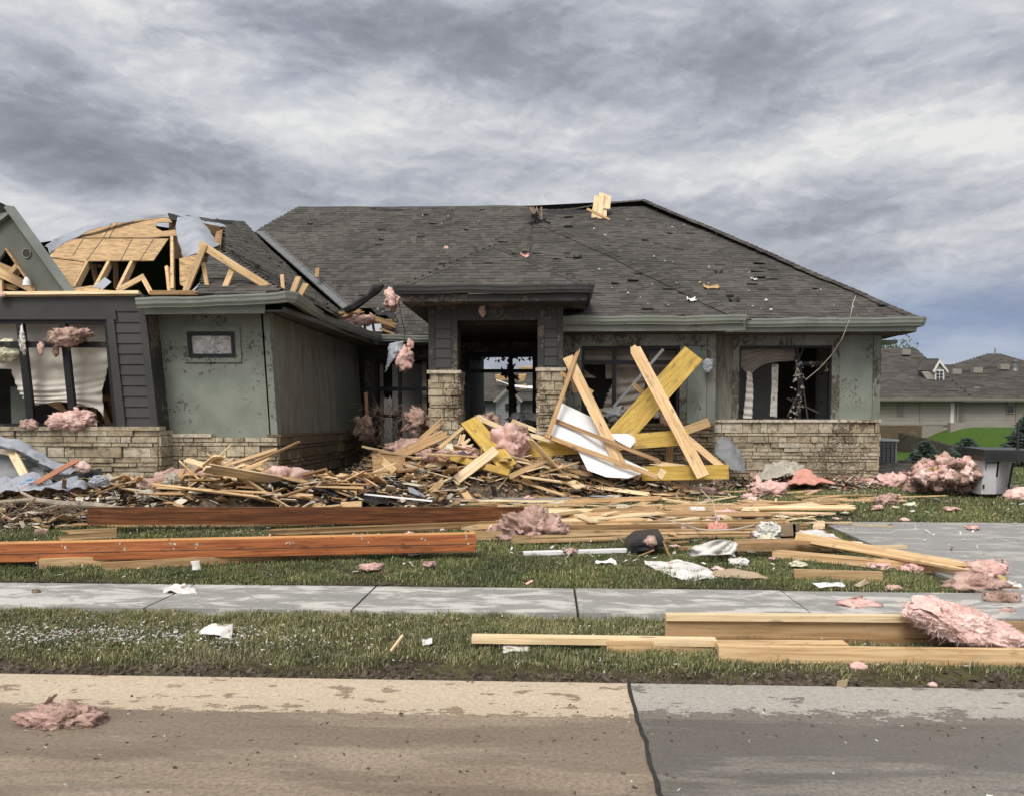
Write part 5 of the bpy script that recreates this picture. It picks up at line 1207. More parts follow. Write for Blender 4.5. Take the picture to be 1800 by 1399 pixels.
clump((932, 1140), 50, 16, 'white torn plasterboard flake under the pale two by four', 'cream', 31, .5, 3, name='drywall_flake', cat='drywall', fuzz=0, rough=.2) if False else None
gsheet('drywall_flake', [[(884, 1130, .03), (932, 1130, .03)], [(884, 1146, .02), (930, 1142, .03)]], 12, 8, 'whitecloth', 'white torn flake of drywall under the pale two by four', 'drywall', amp=.008, fr=9, thick=.012)
gsheet('cloth_rag', [[(348, 1106, .05), (375, 1098, .09), (410, 1094, .1)], [(344, 1116, .03), (378, 1114, .06), (408, 1120, .03)]], 18, 12, 'whitecloth', 'white crumpled rag lying in the near grass strip at left', 'rag', amp=.02, fr=9, seed=5, thick=.008)
flat((687, 1146), (708, 1118), .014, .014, 'thin pale stick poking up from the near grass strip', 'lumberpale', .03, name='stick', cat='stick', l1=.1)
gsheet('drywall_flake', [[(742, 1124, .03), (760, 1124, .03)], [(742, 1130, .03), (760, 1130, .03)]], 5, 5, 'whitecloth', 'small white chip in the near grass left of the two by four', 'drywall', amp=.01, fr=12, thick=.012)
clump((1512, 1176), 34, 14, 'small pink insulation tuft in front of the nearest beam', 'pink', 41, .6, 3, fuzz=60)
clump((1640, 1206), 20, 8, 'tiny pink insulation scrap near the kerb edge at right', 'pink', 42, .6, 3, fuzz=30)
gsheet('bark_scrap', [[(1472, 1196, .05), (1492, 1192, .07)], [(1468, 1212, .0), (1488, 1206, .04)]], 6, 6, 'cardboard', 'brown curved scrap of board standing in the grass edge below the nearest beam', 'scrap', amp=.006, fr=9, thick=.01)
# ---- sidewalk
gsheet('drywall_flake', [[(290, 1030, .04), (322, 1024, .07), (342, 1032, .03)], [(286, 1040, .02), (318, 1040, .03), (348, 1041, .02)]], 14, 8, 'whitecloth', 'white flake with brown paper at the sidewalk edge on the left', 'drywall', amp=.02, fr=9, thick=.01)
clump((1514, 1066), 70, 14, 'flattened pink insulation strip on the sidewalk left of the large batt', 'pink', 43, .6, 3, rough=.5, fuzz=100)
clump((62, 1044), 20, 11, 'dark wet lump at the sidewalk back edge at far left', 'twig', 44, .7, 3, name='mud_lump', cat='mud lump', fuzz=20)
clump((1765, 1058), 60, 22, 'brown dirty insulation lump on the concrete at right edge', 'pinkdirty', 45, .7, 3, fuzz=120)
clump((1772, 1078), 26, 12, 'small dark insulation lump on the concrete below the brown one', 'pinkdirty', 46, .7, 3, fuzz=60)
# ---- long beams across the lawn
def top_face(o, L, w, t, m, face='z'):
    me = plank_mesh('top_face', L, w, t, M[m], 0, 0, 7); c = bpy.data.objects.new('top_face', me); C.objects.link(c); c.parent = o; return c
a, b = G(-60, 987, .06), G(836, 964, .10)
hb = 33*a.y/1380
a.z += hb/2; b.z += hb/2 - .015
o = board('timber_beam', a, b, hb, .14, 'redbeam', (0, -1, 0), label='glossy orange red stained beam lying across the lawn from the left edge', cat='beam')
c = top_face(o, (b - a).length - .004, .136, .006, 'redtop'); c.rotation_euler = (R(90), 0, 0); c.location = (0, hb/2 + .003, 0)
o2 = board('seam', a + Vector((0, -.071, -.01)), b + Vector((0, -.071, -.01)), .006, .004, 'interiordark', (0, -1, 0)); mw = o2.matrix_world.copy(); o2.parent = o; o2.matrix_parent_inverse = Matrix.Identity(4); o2.matrix_local = o.matrix_world.inverted() @ mw
lw_ = MB()
for px_, py_ in ((112, 968), (212, 972), (300, 975), (345, 968), (508, 975), (640, 968), (745, 964), (820, 955)):
    yy_ = 962 - (px_ + 60)*.018; shards(lw_, [(px_ - 3, yy_ - 7, 0), (px_ + 4, yy_ + 5, 0)], a.y - .09, px_, 5, .03)
lo = lw_.build('stuck_lint', M['dirtycloth']); lo.parent = o; lo.matrix_parent_inverse = o.matrix_world.inverted(); lo['kind'] = 'stuff'
a, b = G(157, 921, .11), G(921, 912, .07); hb = 31*a.y/1380; a.z += hb/2; b.z += hb/2 - .05
board('timber_beam', a, b, hb, .09, 'brownbeam', (0, -1, 0), label='dark brown stained beam on edge behind the orange beam', cat='beam')
flat((157, 927), (925, 922), .05, .12, 'long raw board lying under the dark brown beam', 'lumber', 0)
flat((70, 1000), (560, 975), .1, .045, 'tan board on edge below the left half of the orange beam', 'lumber', 0, True)
flat((180, 1003), (800, 966), .08, .04, 'lower brown board slanting under the orange beam', 'lumberold', 0, True)
flat((206, 944), (100, 949), .11, .05, 'tapered tan board end just behind the orange beam on the left', 'lumber', .05, True, j1=.3)
flat((470, 943), (930, 925), .09, .04, 'long brown board behind the orange beam towards the insulation heap', 'lumberold', .02, True, j0=.3)
flat((825, 948), (1000, 947), .1, .05, 'brown board end continuing right from the orange beam', 'lumber', .02, True, j1=.1)
flat((822, 932), (902, 915), .2, .03, 'pale wide board tucked under the left of the brown pink heap', 'lumberpale', .05)
clump((80, 997), 42, 20, 'pale pink insulation pinched under the orange beam at left', 'pinkbright', 51, .6, 4, fuzz=80)
gsheet('white_scrap', [[(335, 986, .1), (350, 984, .12)], [(338, 1002, .02), (354, 1002, .02)]], 5, 6, 'whitecloth', 'small white scrap hanging in front of the tan board below the orange beam', 'scrap', amp=.01, fr=9, thick=.008)
clump((70, 940), 24, 14, 'small pink insulation scrap between the two stained beams at left', 'pinkdirty', 52, .7, 3, fuzz=50)
# big heap of insulation in the middle
clump((936, 952), 112, 66, 'big brown and pink insulation heap at the right end of the stained beams', 'pinkdirty', 7, .8, 5, rough=.5, fuzz=3000, thin=.4, det=1.3)
clump((880, 940), 60, 16, 'pink insulation tongue trailing left from the big heap', 'pink', 8, .5, 4, rough=.5, fuzz=120)
# laminated bundle to the right
for i, (A, B, w, lb, mm) in enumerate((((985, 930), (1390, 926), .1, 'upper laminated board of the long bundle right of the big heap', 'lumber'), ((1000, 938), (1425, 934), .11, 'middle laminated board of the long bundle ending by the white bag', 'lumberold'), ((960, 947), (1410, 943), .1, 'lower laminated board of the long bundle right of the big heap', 'lumber'), ((900, 955), (1090, 950), .09, 'low tan board end in front of the big heap', 'lumber'))):
    flat(A, B, w, .045, lb, mm, .02, True, j0=.1*(i == 2), j1=.15)
flat((985, 918), (1160, 902), .28, .02, 'wide pale plywood sheet lying behind the laminated bundle', 'lumberpale', .09)
flat((1015, 905), (1045, 918), .12, .02, 'small pale board lying across the plywood sheet', 'lumberpale', .13)
flat((1062, 905), (1085, 900), .09, .02, 'short pale block on the right corner of the plywood sheet', 'lumberpale', .13)
flat((1110, 892), (1260, 896), .07, .05, 'straight yellow tan two by four behind the plywood sheet', 'lumber', 0)
flat((1108, 868), (1250, 893), .12, .03, 'pale grey board slanting down over the lawn behind the two by four', 'lumberpale', .03, j0=.3, l1=0)
flat((920, 975), (1115, 969), .1, .035, 'white painted board in front of the laminated bundle', 'trim', .01)
flat((1190, 966), (1240, 963), .08, .03, 'brown board end right of the black plastic case', 'lumberold', 0)
# black plastic case
bc = empty('plastic_case', G(1140, 975), label='black ribbed broken plastic case with dirty pink insulation on top', cat='plastic case')
Yb = G(1140, 975).y
w = MB(); w.prism([at(1102, 972, Yb), at(1106, 955, Yb), at(1122, 943, Yb + .1), at(1164, 940, Yb + .1), at(1168, 952, Yb), at(1172, 958, Yb - .05), at(1140, 966, Yb - .08)], (0, .35, .02)); w.build('shell', M['plastic'], bc)
w = MB()
for k in range(5): w.bar(at(1108, 950 + k*4.4, Yb - .04), at(1166, 945 + k*3.6, Yb - .04), .03, .008, (0, 0, 1))
w.build('rib', M['plastic'], bc)
w = MB(); w.tube([at(1166, 950, Yb - .05), at(1172, 966, Yb - .08), at(1182, 986, Yb - .15)], .012, 6); w.tube([at(1102, 974, Yb - .05), at(1120, 978, Yb - .1), at(1150, 966, Yb - .1)], .01, 6); w.build('broken_strut', M['lumberold'], bc)
clump((1144, 952, Yb - .05), 26, 22, 'dirty pink insulation tuft sitting on the black plastic case', 'pinkdirty', 53, .7, 3, ground=False, fuzz=80)
gsheet('plastic_sheet', [[(1132, 982, .05), (1160, 986, .05), (1190, 980, .06)], [(1140, 994, .03), (1180, 1000, .04), (1230, 990, .06)], [(1190, 1014, .02), (1230, 1018, .02), (1262, 1012, .02)]], 30, 20, 'whitecloth', 'torn white and brown sheet on the grass below the black case', 'plastic sheet', amp=.02, fr=6, seed=12)
gsheet('kraft_sheet', [[(1240, 1004, .05), (1290, 998, .05), (1330, 1006, .04)], [(1262, 1012, .02), (1310, 1014, .02), (1356, 1016, .01)]], 20, 8, 'paper', 'grey brown paper sheet lying right of the torn white sheet', 'paper sheet', amp=.012, fr=5, seed=13)
gsheet('white_rag', [[(1048, 984, .05), (1082, 982, .06)], [(1046, 990, .03), (1084, 990, .03)]], 14, 6, 'whiteplastic', 'small white rag on the grass left of the black case', 'rag', amp=.025, fr=9, seed=14)
gsheet('felt_sheet', [[(1210, 968, .12), (1250, 950, .24), (1292, 950, .22), (1300, 960, .15)], [(1206, 978, .04), (1240, 976, .1), (1280, 974, .1), (1290, 978, .06)]], 30, 16, 'whitecloth', 'crumpled dirty cream sheet leaning on boards right of the black case', 'plastic sheet', amp=.035, fr=6, seed=15)
clump((1300, 993), 36, 15, 'white crumpled bag at the end of the short tilted two by four', 'whitecloth', 54, .6, 3, name='crumpled_bag', cat='bag', fuzz=0, rough=.4)
lean((1308, 988, 8.3), (1364, 966, 8.6), 18, 'short tilted yellow two by four by the white crumpled bag', 'lumber', .05, zd=(0, -.6, 1))
flat((1290, 968), (1480, 968), .13, .05, 'broad tan beam lying behind the short tilted two by four', 'lumber', .02, True)
flat((1238, 960), (1478, 952), .16, .03, 'flat brown board on top of the broad tan beam', 'lumberold', .14)
# right-hand rafters
a, b = G(1400, 955, .12), G(1710, 1004, .08)
a.z += .07; b.z += .03
board('rafter', a, b, .10, .06, 'lumber', (0, -1, .3), 0, .2, label='long orange tan rafter sloping down right onto the driveway with pink tufts', cat='rafter')
flat((1358, 980), (1700, 1012), .09, .045, 'lower thin tan rafter lying along the grass edge at right', 'lumber', .0, True, name='rafter', cat='rafter', j1=.1)
flat((1395, 1016), (1550, 1021), .085, .06, 'short yellow two by four alone on the grass above the sidewalk', 'lumber', 0, True)
flat((1440, 968), (1590, 962), .1, .03, 'grey brown board lying behind the long rafter on the driveway', 'lumberpale', .02)
flat((1600, 985), (1690, 976), .1, .02, 'thin pale board flat on the driveway beyond the long rafter', 'lumberpale', 0)
flat((1525, 939), (1578, 941), .12, .015, 'small white panel lying flat on the far driveway', 'trim', .005)
for i, (x, y, w_, h_, mm, lb) in enumerate(((1735, 1012, 74, 28, 'pink', 'pink insulation bunched at the right end of the long rafter'), (1722, 1036, 84, 30, 'pinkdirty', 'dirty brown pink insulation below the rafter end'), (1608, 1006, 40, 16, 'pink', 'pink insulation tuft wrapped on the lower rafter'), (1560, 1000, 54, 12, 'pink', 'low pink insulation wisps between the two right rafters'), (1430, 946, 56, 16, 'pinkbright', 'pale pink insulation at the left top of the long rafter'), (1494, 968, 34, 16, 'pinkdirty', 'greyish insulation tuft stuck on the middle of the long rafter'), (1778, 1034, 36, 12, 'whitecloth', 'white scrap at the right edge near the rafter end'))):
    clump((x, y), w_, h_, lb, mm, 60 + i, .7, 4, rough=.5, fuzz=140)
clump((1760, 1026), 22, 18, 'yellow insulation bit between the pink tufts at right edge', 'yellowfluff', 70, .7, 3, fuzz=60)
flat((1690, 1030), (1790, 1038), .06, .03, 'dark broken board under the dirty insulation at right', 'lumberold', 0)
clump((1572, 1036), 30, 10, 'pink flake beside the sidewalk below the lower rafter', 'pink', 71, .6, 3, fuzz=40)
gsheet('white_board', [[(1428, 1024, .03), (1480, 1022, .03)], [(1440, 1031, .02), (1486, 1030, .02)]], 10, 5, 'whiteplastic', 'white board scrap under the short yellow two by four', 'board scrap', amp=.008, fr=9, thick=.012)
gsheet('curled_board', [[(1500, 1028, .03), (1522, 1016, .08)], [(1510, 1032, .01), (1528, 1024, .04)]], 8, 6, 'paper', 'curled brown board scrap right of the short yellow two by four', 'board scrap', amp=.01, fr=9, thick=.01)
# white bag with brown box
bg_ = clump((1352, 950), 60, 42, 'white bag slumped against the brown box beside the bundle end', 'whitecloth', 72, .8, 4, name='white_bag', cat='bag', fuzz=0, rough=.3)
bx = empty('brown_box', G(1378, 950), label='small brown box with white plastic spilling out beside the white bag', cat='box'); Yx = G(1378, 950).y
w = MB(); w.prism([at(1360, 924, Yx), at(1398, 920, Yx), at(1400, 946, Yx), at(1362, 948, Yx)], (0, .03, 0)); w.prism([at(1398, 920, Yx), at(1406, 918, Yx + .3), at(1407, 942, Yx + .3), at(1400, 946, Yx)], (-.03, 0, 0)); w.prism([at(1362, 946, Yx), at(1400, 944, Yx), at(1407, 940, Yx + .3), at(1368, 942, Yx + .3)], (0, 0, .02)); w.build('box_side', M['cardboard'], bx)
gsheet('plastic_sheet', [[(1398, 936, .12), (1430, 930, .12), (1470, 938, .04)], [(1398, 946, .04), (1432, 946, .08), (1474, 948, .02)]], 20, 10, 'whitecloth', 'pale plastic sheet strewn right of the brown box', 'plastic sheet', amp=.03, fr=6, seed=17)
# junction box and cable
jb_ = empty('white_fixture', G(1227, 905), label='small white electrical fixture with a looping cable on the lawn', cat='fixture'); Yj = G(1227, 905).y
w = MB(); q = [at(1212, 905, Yj), at(1242, 905, Yj), at(1240, 893, Yj), at(1216, 893, Yj)]; w.prism(q, (0, .14, .01)); w.build('housing', M['whiteplastic'], jb_)
w = MB(); w.tube([at(1239, 896, Yj), at(1246, 893, Yj), at(1245, 904, Yj)], .008, 6); w.tube([at(1212, 901, Yj), at(1190, 899, Yj), at(1160, 898, Yj + .1)], .008, 6); w.tube([at(1225, 893, Yj), at(1228, 872, Yj + .1)], .004, 5); w.build('lead', M['cable'], jb_)
w = MB(); Yk = 9.6
w.tube([at(1232, 860, 11.2), at(1252, 880, 10.6), at(1258, 900, 10), at(1262, 922, 9.4)], .008, 6); w.tube([at(1130, 905, 9.8), at(1180, 915, 9.5), at(1230, 930, 9.2), at(1252, 932, 9.1), at(1290, 930, 9.1), at(1326, 922, 9.2)], .009, 6)
w.build('electric_cable', M['cable'], label='cream electric cable looping over the laminated bundle and the lawn', cat='cable')
for i, (x, y, w_, h_, mm, lb) in enumerate(((1262, 943, 44, 30, 'coral', 'rounded coral pink tuft hanging on the laminated bundle below the fixture'), (1205, 939, 26, 24, 'pink', 'narrow pink tuft in front of the laminated bundle'), (1170, 936, 22, 18, 'pinkdirty', 'dirty pink tuft on the laminated bundle left of the narrow one'), (1278, 906, 46, 13, 'pink', 'low pink tuft on top of the laminated bundle right of the fixture'), (1022, 930, 36, 14, 'pink', 'pink shred on the bundle just right of the big heap'), (1350, 872, 70, 32, 'pink', 'fluffy pink insulation lump on the lawn in front of the right window'), (1316, 878, 26, 14, 'pink', 'little pink lump left of the fluffy lump on the lawn'), (1252, 851, 54, 20, 'pink', 'pink insulation at the foot of the tall leaning plank'), (1222, 870, 84, 17, 'pinkdirty', 'flat dirty pink insulation on the lawn below the yellow beam'), (1562, 886, 40, 22, 'pinkdirty', 'tattered pink insulation alone on the right lawn'), (1568, 874, 20, 8, 'pink', 'flat pink scrap just behind the tattered one on the right lawn'))):
    clump((x, y), w_, h_, lb, mm, 80 + i, .7, 4, rough=.42, fuzz=150)
clump((1602, 890), 24, 8, 'cream scrap trailing right of the tattered pink insulation', 'cream', 95, .6, 3, fuzz=30)
clump((1800, 879), 62, 28, 'rolled pink insulation batt on the lawn at the right photo edge', 'pinkbright', 96, .7, 4, rough=.22, fuzz=60)
# ---- leaning timbers and boards by the porch and the middle window
lean((1084, 772, 14.15), (1219, 622, 15.15), 40, 'big yellow laminated beam leaning up to the right across the middle window', 'lvl', .045, 'laminated_beam', 'beam')
lean((1236, 838, 13.2), (1112, 606, 14.6), 21, 'tall tan plank leaning left across the yellow beam, pink tufts on it', 'lumber', .038, j1=.25)
lean((1102, 840, 13.2), (998, 628, 14.3), 19, 'tall orange tan plank leaning over the white panel', 'lumber', .038)
lean((962, 770, 13.5), (1017, 612, 14.3), 8, 'narrow splintered lath leaning right in front of the right porch column', 'lumberold', .03, j1=.3)
lean((1003, 640, 14.35), (1012, 690, 14.3), 8, 'short lath behind the crossing planks beside the right porch column', 'lumberold', .02, j0=.1)
lean((985, 655, 14.4), (1042, 690, 14.4), 7, 'short dark stick crossing behind the orange tan plank', 'lumberold', .02)
wp = empty('white_board', at(1050, 780, 13.5), label='large white board panel tilted against the pile under two crossing laths', cat='panel')
w = MB(); pp = [(985, 709, 14.1), (1040, 735, 14.05), (1058, 768, 13.8), (1080, 800, 13.5), (1140, 828, 13.2), (1104, 840, 13.1), (1066, 838, 13.1), (1033, 826, 13.15), (1016, 792, 13.45), (962, 770, 13.65)]
w.prism([at(*p) for p in pp], (.0, .03, .02)); w.build('main_sheet', M['trim'], wp)
w = MB(); w.prism([at(*p) for p in [(1072, 764, 13.9), (1119, 764, 14), (1118, 776, 13.95), (1108, 787, 13.85), (1085, 775, 13.85)]], (0, .03, .02)); w.build('broken_corner', M['trim'], wp)
lean((974, 738, 13.85), (1164, 812, 13.0), 7, 'upper brown lath crossing the white panel', 'lumberold', .03, j1=.1); lean((958, 765, 13.6), (1156, 838, 12.95), 8, 'lower brown lath crossing the white panel', 'lumberold', .03)
lean((905, 793, 13.9), (1211, 768, 14.0), 27, 'yellow beam with black stamps lying level behind the white panel', 'lvl', .045, 'laminated_beam', 'beam')
st = MB(); rn = random.Random(4)
for k in range(26):
    px = rn.choice([912 + rn.random()*40, 1112 + rn.random()*80]); py = 801 - (px - 905)*.082 + 1.0; c0 = at(px, py, 13.88 + .1*(px - 905)/306 - .0); s = rn.uniform(.012, .03)
    st.prism([c0, c0 + Vector((s, 0, 0)), c0 + Vector((s*rn.uniform(.4, 1), 0, .03)), c0 + Vector((0, 0, .026))], (0, .004, 0))
sb_ = [o for o in bpy.data.objects if o.get('label', '').startswith('yellow beam with black stamps')][0]
so = st.build('stamp', M['plastic']); so.parent = sb_; so.matrix_parent_inverse = sb_.matrix_world.inverted()
lean((1130, 784, 14.15), (1246, 742, 14.5), 16, 'tan plank end poking right above the stamped yellow beam', 'lumber', .04)
lean((1128, 832, 13.5), (1280, 829, 13.5), 25, 'bottom yellow beam lying under the foot of the tall plank', 'lvl', .09, 'laminated_beam', 'beam', zd=(0, -1, .1))
lean((1205, 768, 14.2), (1272, 824, 13.6), 12, 'tan plank sloping down right to the end of the bottom yellow beam', 'lumber', .04)
lean((1140, 812, 13.6), (1246, 826, 13.55), 8, 'splintered flat stick on top of the bottom yellow beam', 'lumberpale', .03, j0=.3)
lean((1178, 778, 14.3), (1176, 812, 14.2), 12, 'short dark upright board under the stamped yellow beam', 'lumberold', .03)
lean((1158, 840, 13.1), (1166, 826, 13.2), 11, 'small pale block in front of the bottom yellow beam', 'lumberpale', .03)
lean((1110, 672, 15.0), (1164, 722, 14.6), 9, 'broken stick behind the yellow beam in the middle window', 'lumberold', .03, j0=.2)
lean((1078, 716, 15.2), (1166, 614, 15.3), 5, 'thin grey metal rod leaning in the middle window', 'metal', .02, 'metal_rod', 'rod')
sheet('grey_cloth', [[at(1068, 716, 15.2), at(1090, 713, 15.0), at(1108, 722, 15.2)], [at(1064, 732, 15.1), at(1086, 730, 14.9), at(1104, 738, 15.1)], [at(1078, 752, 15.1), at(1092, 752, 15), at(1098, 748, 15.1)]], 20, 18, M['tarpdark'], None, .04, 6, 21, label='grey crumpled cloth hanging on the sill of the middle window', cat='cloth')
sheet('metal_sheet', [[at(1262, 776, 15.4), at(1270, 764, 15.5), at(1276, 768, 15.5)], [at(1256, 792, 15.2), at(1280, 782, 15.2), at(1297, 786, 15.3)], [at(1266, 806, 14.9), at(1290, 806, 14.9), at(1308, 816, 15)], [at(1288, 826, 14.6), at(1304, 828, 14.6), at(1314, 828, 14.7)]], 20, 26, M['tarpdark'], None, .03, 4, 22, label='bent dark grey metal sheet leaning at the corner of the right stone base', cat='metal sheet')
clump((1170, 736, 14.35), 22, 26, 'dirty pink tuft wrapped round the middle of the tall tan plank', 'pinkdirty', 101, .6, 3, ground=False, fuzz=90)
clump((1215, 804, 13.55), 26, 18, 'pink tuft wrapped low on the tall tan plank', 'pink', 102, .6, 3, ground=False, fuzz=90)
clump((1244, 642, 15.4), 18, 26, 'grey white rag stuck on the wall by the top of the yellow beam', 'tarp', 103, .4, 3, name='grey_rag', cat='rag', ground=False, fuzz=0)
# porch pile
lean((824, 739, 14.2), (895, 822, 13.2), 32, 'wide yellow laminated board tilted down right in the porch pile', 'lvl', .045, 'laminated_beam', 'beam', zd=(.2, -1, .45))
lean((762, 795, 13.6), (896, 831, 13.0), 12, 'long narrow yellow beam sloping down right in the porch pile', 'lvl', .07, 'laminated_beam', 'beam')
lean((802, 843, 12.9), (872, 790, 13.3), 17, 'pale and white plank tilted up right in the porch pile', 'lumberpale', .03)
lean((686, 806, 13.9), (787, 760, 14.3), 17, 'rough tan plank tilted up right left of the porch pile', 'lumberold', .04, j1=.1)
lean((655, 795, 13.7), (694, 829, 13.3), 13, 'short tan plank across the dark plywood box in the pile', 'lumber', .04)
lean((740, 772, 14.3), (782, 735, 14.5), 9, 'thin splintered stick leaning on the left stone pier', 'lumberold', .03, j1=.3)
lean((895, 838, 12.9), (960, 808, 13.3), 9, 'thin tan stick tilted up right below the white panel', 'lumber', .03)
lean((874, 762, 14.0), (898, 824, 13.2), 9, 'narrow pale stick beside the yellow board in the pile', 'lumberpale', .03)
lean((900, 740, 15.5), (950, 760, 15), 8, 'pale stick on the porch behind the pink insulation', 'lumberpale', .03)
lean((838, 733, 15.0), (880, 752, 14.6), 9, 'broken grey tan plank end at the top of the pile in the doorway', 'lumberpale', .04)
lean((920, 762, 13.9), (975, 776, 13.8), 8, 'short tan stick behind the lower lath at the pile top', 'lumberpale', .03)
ob_ = empty('plywood_box', at(680, 815, 13.6), label='dark orange plywood box half buried in the porch pile', cat='box')
w = MB(); w.prism([at(654, 800, 13.5), at(712, 806, 13.6), at(708, 842, 13.4), at(656, 836, 13.4)], (0, .03, 0)); w.prism([at(654, 800, 13.5), at(712, 806, 13.6), at(720, 800, 14), at(664, 796, 14)], (0, 0, .025)); w.build('box_side', M['lumberold'], ob_)
clump((900, 775, 13.7), 58, 66, 'pink insulation mass hanging in the middle of the porch pile', 'pink', 104, .7, 4, ground=False, rough=.5, fuzz=220)
clump((918, 762, 13.8), 26, 34, 'smaller pink lump at the right of the insulation mass in the pile', 'pinkdirty', 105, .7, 3, ground=False, fuzz=90)
for i, (x, y, Y, w_, h_, mm, lb) in enumerate(((720, 790, 14.4, 80, 34, 'pinkdirty', 'dirty pink insulation at the foot of the left stone pier'), (815, 796, 13.8, 46, 22, 'pink', 'pink insulation behind the narrow yellow beam in the pile'), (775, 800, 13.5, 60, 26, 'pinkdirty', 'brown pink insulation left of the narrow yellow beam'), (735, 742, 16.0, 46, 44, 'pinkdirty', 'dirty pink rag heap inside the dark side window'), (640, 752, 16.5, 34, 50, 'pinkdirty', 'dirty pink rag hanging at the dark inside corner of the wing'), (855, 740, 15.2, 50, 26, 'pinkdirty', 'tattered pink insulation on the porch in the doorway'), (925, 735, 16.2, 60, 20, 'tarpdark', 'grey heap of rubble on the porch inside the doorway'))):
    clump((x, y, Y), w_, h_, lb, mm, 110 + i, .7, 4, ground=False, rough=.6, fuzz=260)
# hanging things at the entry eave
sheet('hanging_cloth', [[at(683, 606, 17.7), at(696, 601, 17.6), at(709, 600, 17.7)], [at(681, 622, 17.6), at(696, 620, 17.5), at(708, 616, 17.6)], [at(680, 634, 17.6), at(690, 634, 17.5), at(698, 624, 17.6)], [at(676, 656, 17.6), at(681, 650, 17.55), at(684, 640, 17.6)]], 16, 26, M['tarp'], None, .03, 5, 31, label='grey scrap of house wrap hanging from the eave beside the left porch column', cat='cloth')
clump((712, 634, 17.5), 28, 42, 'pink insulation hanging beside the grey wrap under the entry eave', 'pink', 120, .6, 4, ground=False, rough=.5, fuzz=160)
clump((721, 606, 17.6), 16, 18, 'small pink tuft hanging above the grey wrap under the eave', 'pink', 121, .6, 3, ground=False, fuzz=60)
clump((690, 526, 15.6), 28, 34, 'pink insulation tuft dangling at the left corner of the portico roof', 'pink', 122, .6, 4, ground=False, rough=.5, fuzz=120)
w = MB(); w.tube([at(690, 530, 15.6), at(702, 536, 15.6), at(706, 560, 15.7), at(712, 585, 16.5), at(710, 602, 17.4)], .008, 5); w.tube([at(704, 548, 15.6), at(694, 556, 15.6), at(700, 566, 15.6)], .012, 5); w.build('hanging_wire', M['plastic'], label='thin dark wire hanging from the pink tuft at the portico corner', cat='wire')
clump((848, 545, 14.62), 12, 26, 'brown paper scrap hanging from the porch beam', 'pinkdirty', 123, .5, 3, name='paper_scrap', cat='scrap', ground=False, fuzz=40)
w = MB(); w.tube([at(1504, 521, 15.9), at(1499, 534, 15.7), at(1497, 548, 15.5), at(1492, 566, 15.2), at(1480, 596, 15.3), at(1462, 624, 15.6), at(1440, 648, 15.75), at(1416, 668, 15.85)], .007, 6); w.build('roof_cable', M['cable'], label='cream cable hanging from the right roof edge into the broken window', cat='cable')
clump((628, 562, 18.0), 54, 20, 'pink insulation spilling from the broken eave beside the valley', 'pink', 151, .6, 4, ground=False, rough=.5, fuzz=160)
clump((682, 574, 18.1), 22, 16, 'small brown insulation tuft at the right end of the broken eave', 'pinkdirty', 152, .6, 3, ground=False, fuzz=90)
for i, (A, B, w_, lb) in enumerate((((594, 556, 17.7), (640, 545, 17.9), 9, 'splintered board lying over the broken eave beside the valley'), ((645, 556, 17.9), (700, 574, 18.0), 10, 'splintered board pointing down right at the broken eave'), ((612, 578, 17.8), (628, 560, 18), 7, 'short stub standing in the broken eave'))): lean(A, B, w_, lb, 'lumberold', .04, j0=.15, j1=.15)
# ---- on the roof
bd = empty('board_bundle', at(1055, 370, 22.9), label='upright bundle of pale boards stuck through the roof ridge', cat='board bundle')
for (x0, y0, x1, y1, wp_, Y0) in ((1058, 340, 1053, 396, 9, 22.6), (1068, 345, 1066, 368, 12, 22.8), (1050, 345, 1044, 386, 10, 22.8), (1062, 342, 1062, 384, 8, 22.7)):
    o = board('board', at(x1, y1, Y0 - .3), at(x0, y0, Y0 + .1), wp_*Y0/1380, .03, 'lumberpale', (0, -1, .3)); mw = o.matrix_world.copy(); o.parent = bd; o.matrix_local = Matrix.Translation(-bd.location) @ mw
o = board('stick', at(1032, 368, 22.4), at(1072, 387, 22.1), .07, .03, 'lumberold', (0, -1, .3)); mw = o.matrix_world.copy(); o.parent = bd; o.matrix_local = Matrix.Translation(-bd.location) @ mw
bs = empty('splintered_brush', at(945, 380, 22.6), label='splintered dark wood tuft with black felt and a pink bit near the ridge dip', cat='splinters')
w = MB(); rn = random.Random(9)
for k in range(26): w.bar(at(948 + rn.uniform(-5, 5), 392, 22), at(928 + rn.uniform(0, 24), 364 + rn.uniform(0, 4), 22.9), .03, .02, (0, 1, 0))
w.build('splinters', M['twig'], bs)
w = MB(); shards(w, [(940, 388, 0), (952, 396, 0), (958, 404, 0), (946, 380, 0)], 21.9, 3, 60, .22); w.build('felt_shreds', M['felt'], bs)
clump((955, 404, 21.6), 13, 8, 'small bright pink bit below the splintered tuft on the roof', 'coral', 125, .6, 3, ground=False, fuzz=20)
def on_roof(px, py): return on_plane(px, py, eR0, nf)
def roofbit(px, py, wpx, hpx, m, label, seed, plane=None, **k):
    p = on_roof(px, py) if plane is None else plane; s = p.y/1380; nrm = nf
    ctrl = [[p + Vector((u*wpx*s/2, 0, 0)) + (nf.cross(Vector((1, 0, 0))))*(-v*hpx*s*.9) + nf*(.03 + .05*abs(u*v)) for u in (-1, 0, 1)] for v in (-1, 0, 1)]
    return sheet('roof_scrap', ctrl, 10, 8, M[m], None, .03, 6, seed, thick=.015, label=label, cat='scrap')
roofbit(1250, 508, 26, 8, 'osb', 'tan wood splinter lying on the right roof slope', 1); roofbit(1215, 530, 14, 8, 'whiteplastic', 'white scrap lying by the capped hip on the right roof slope', 2)
roofbit(922, 452, 14, 6, 'coral', 'red pink scrap on the roof above the portico hip', 3); roofbit(1290, 530, 18, 6, 'felt', 'black torn flap on the roof at the lower right of the hip', 4)
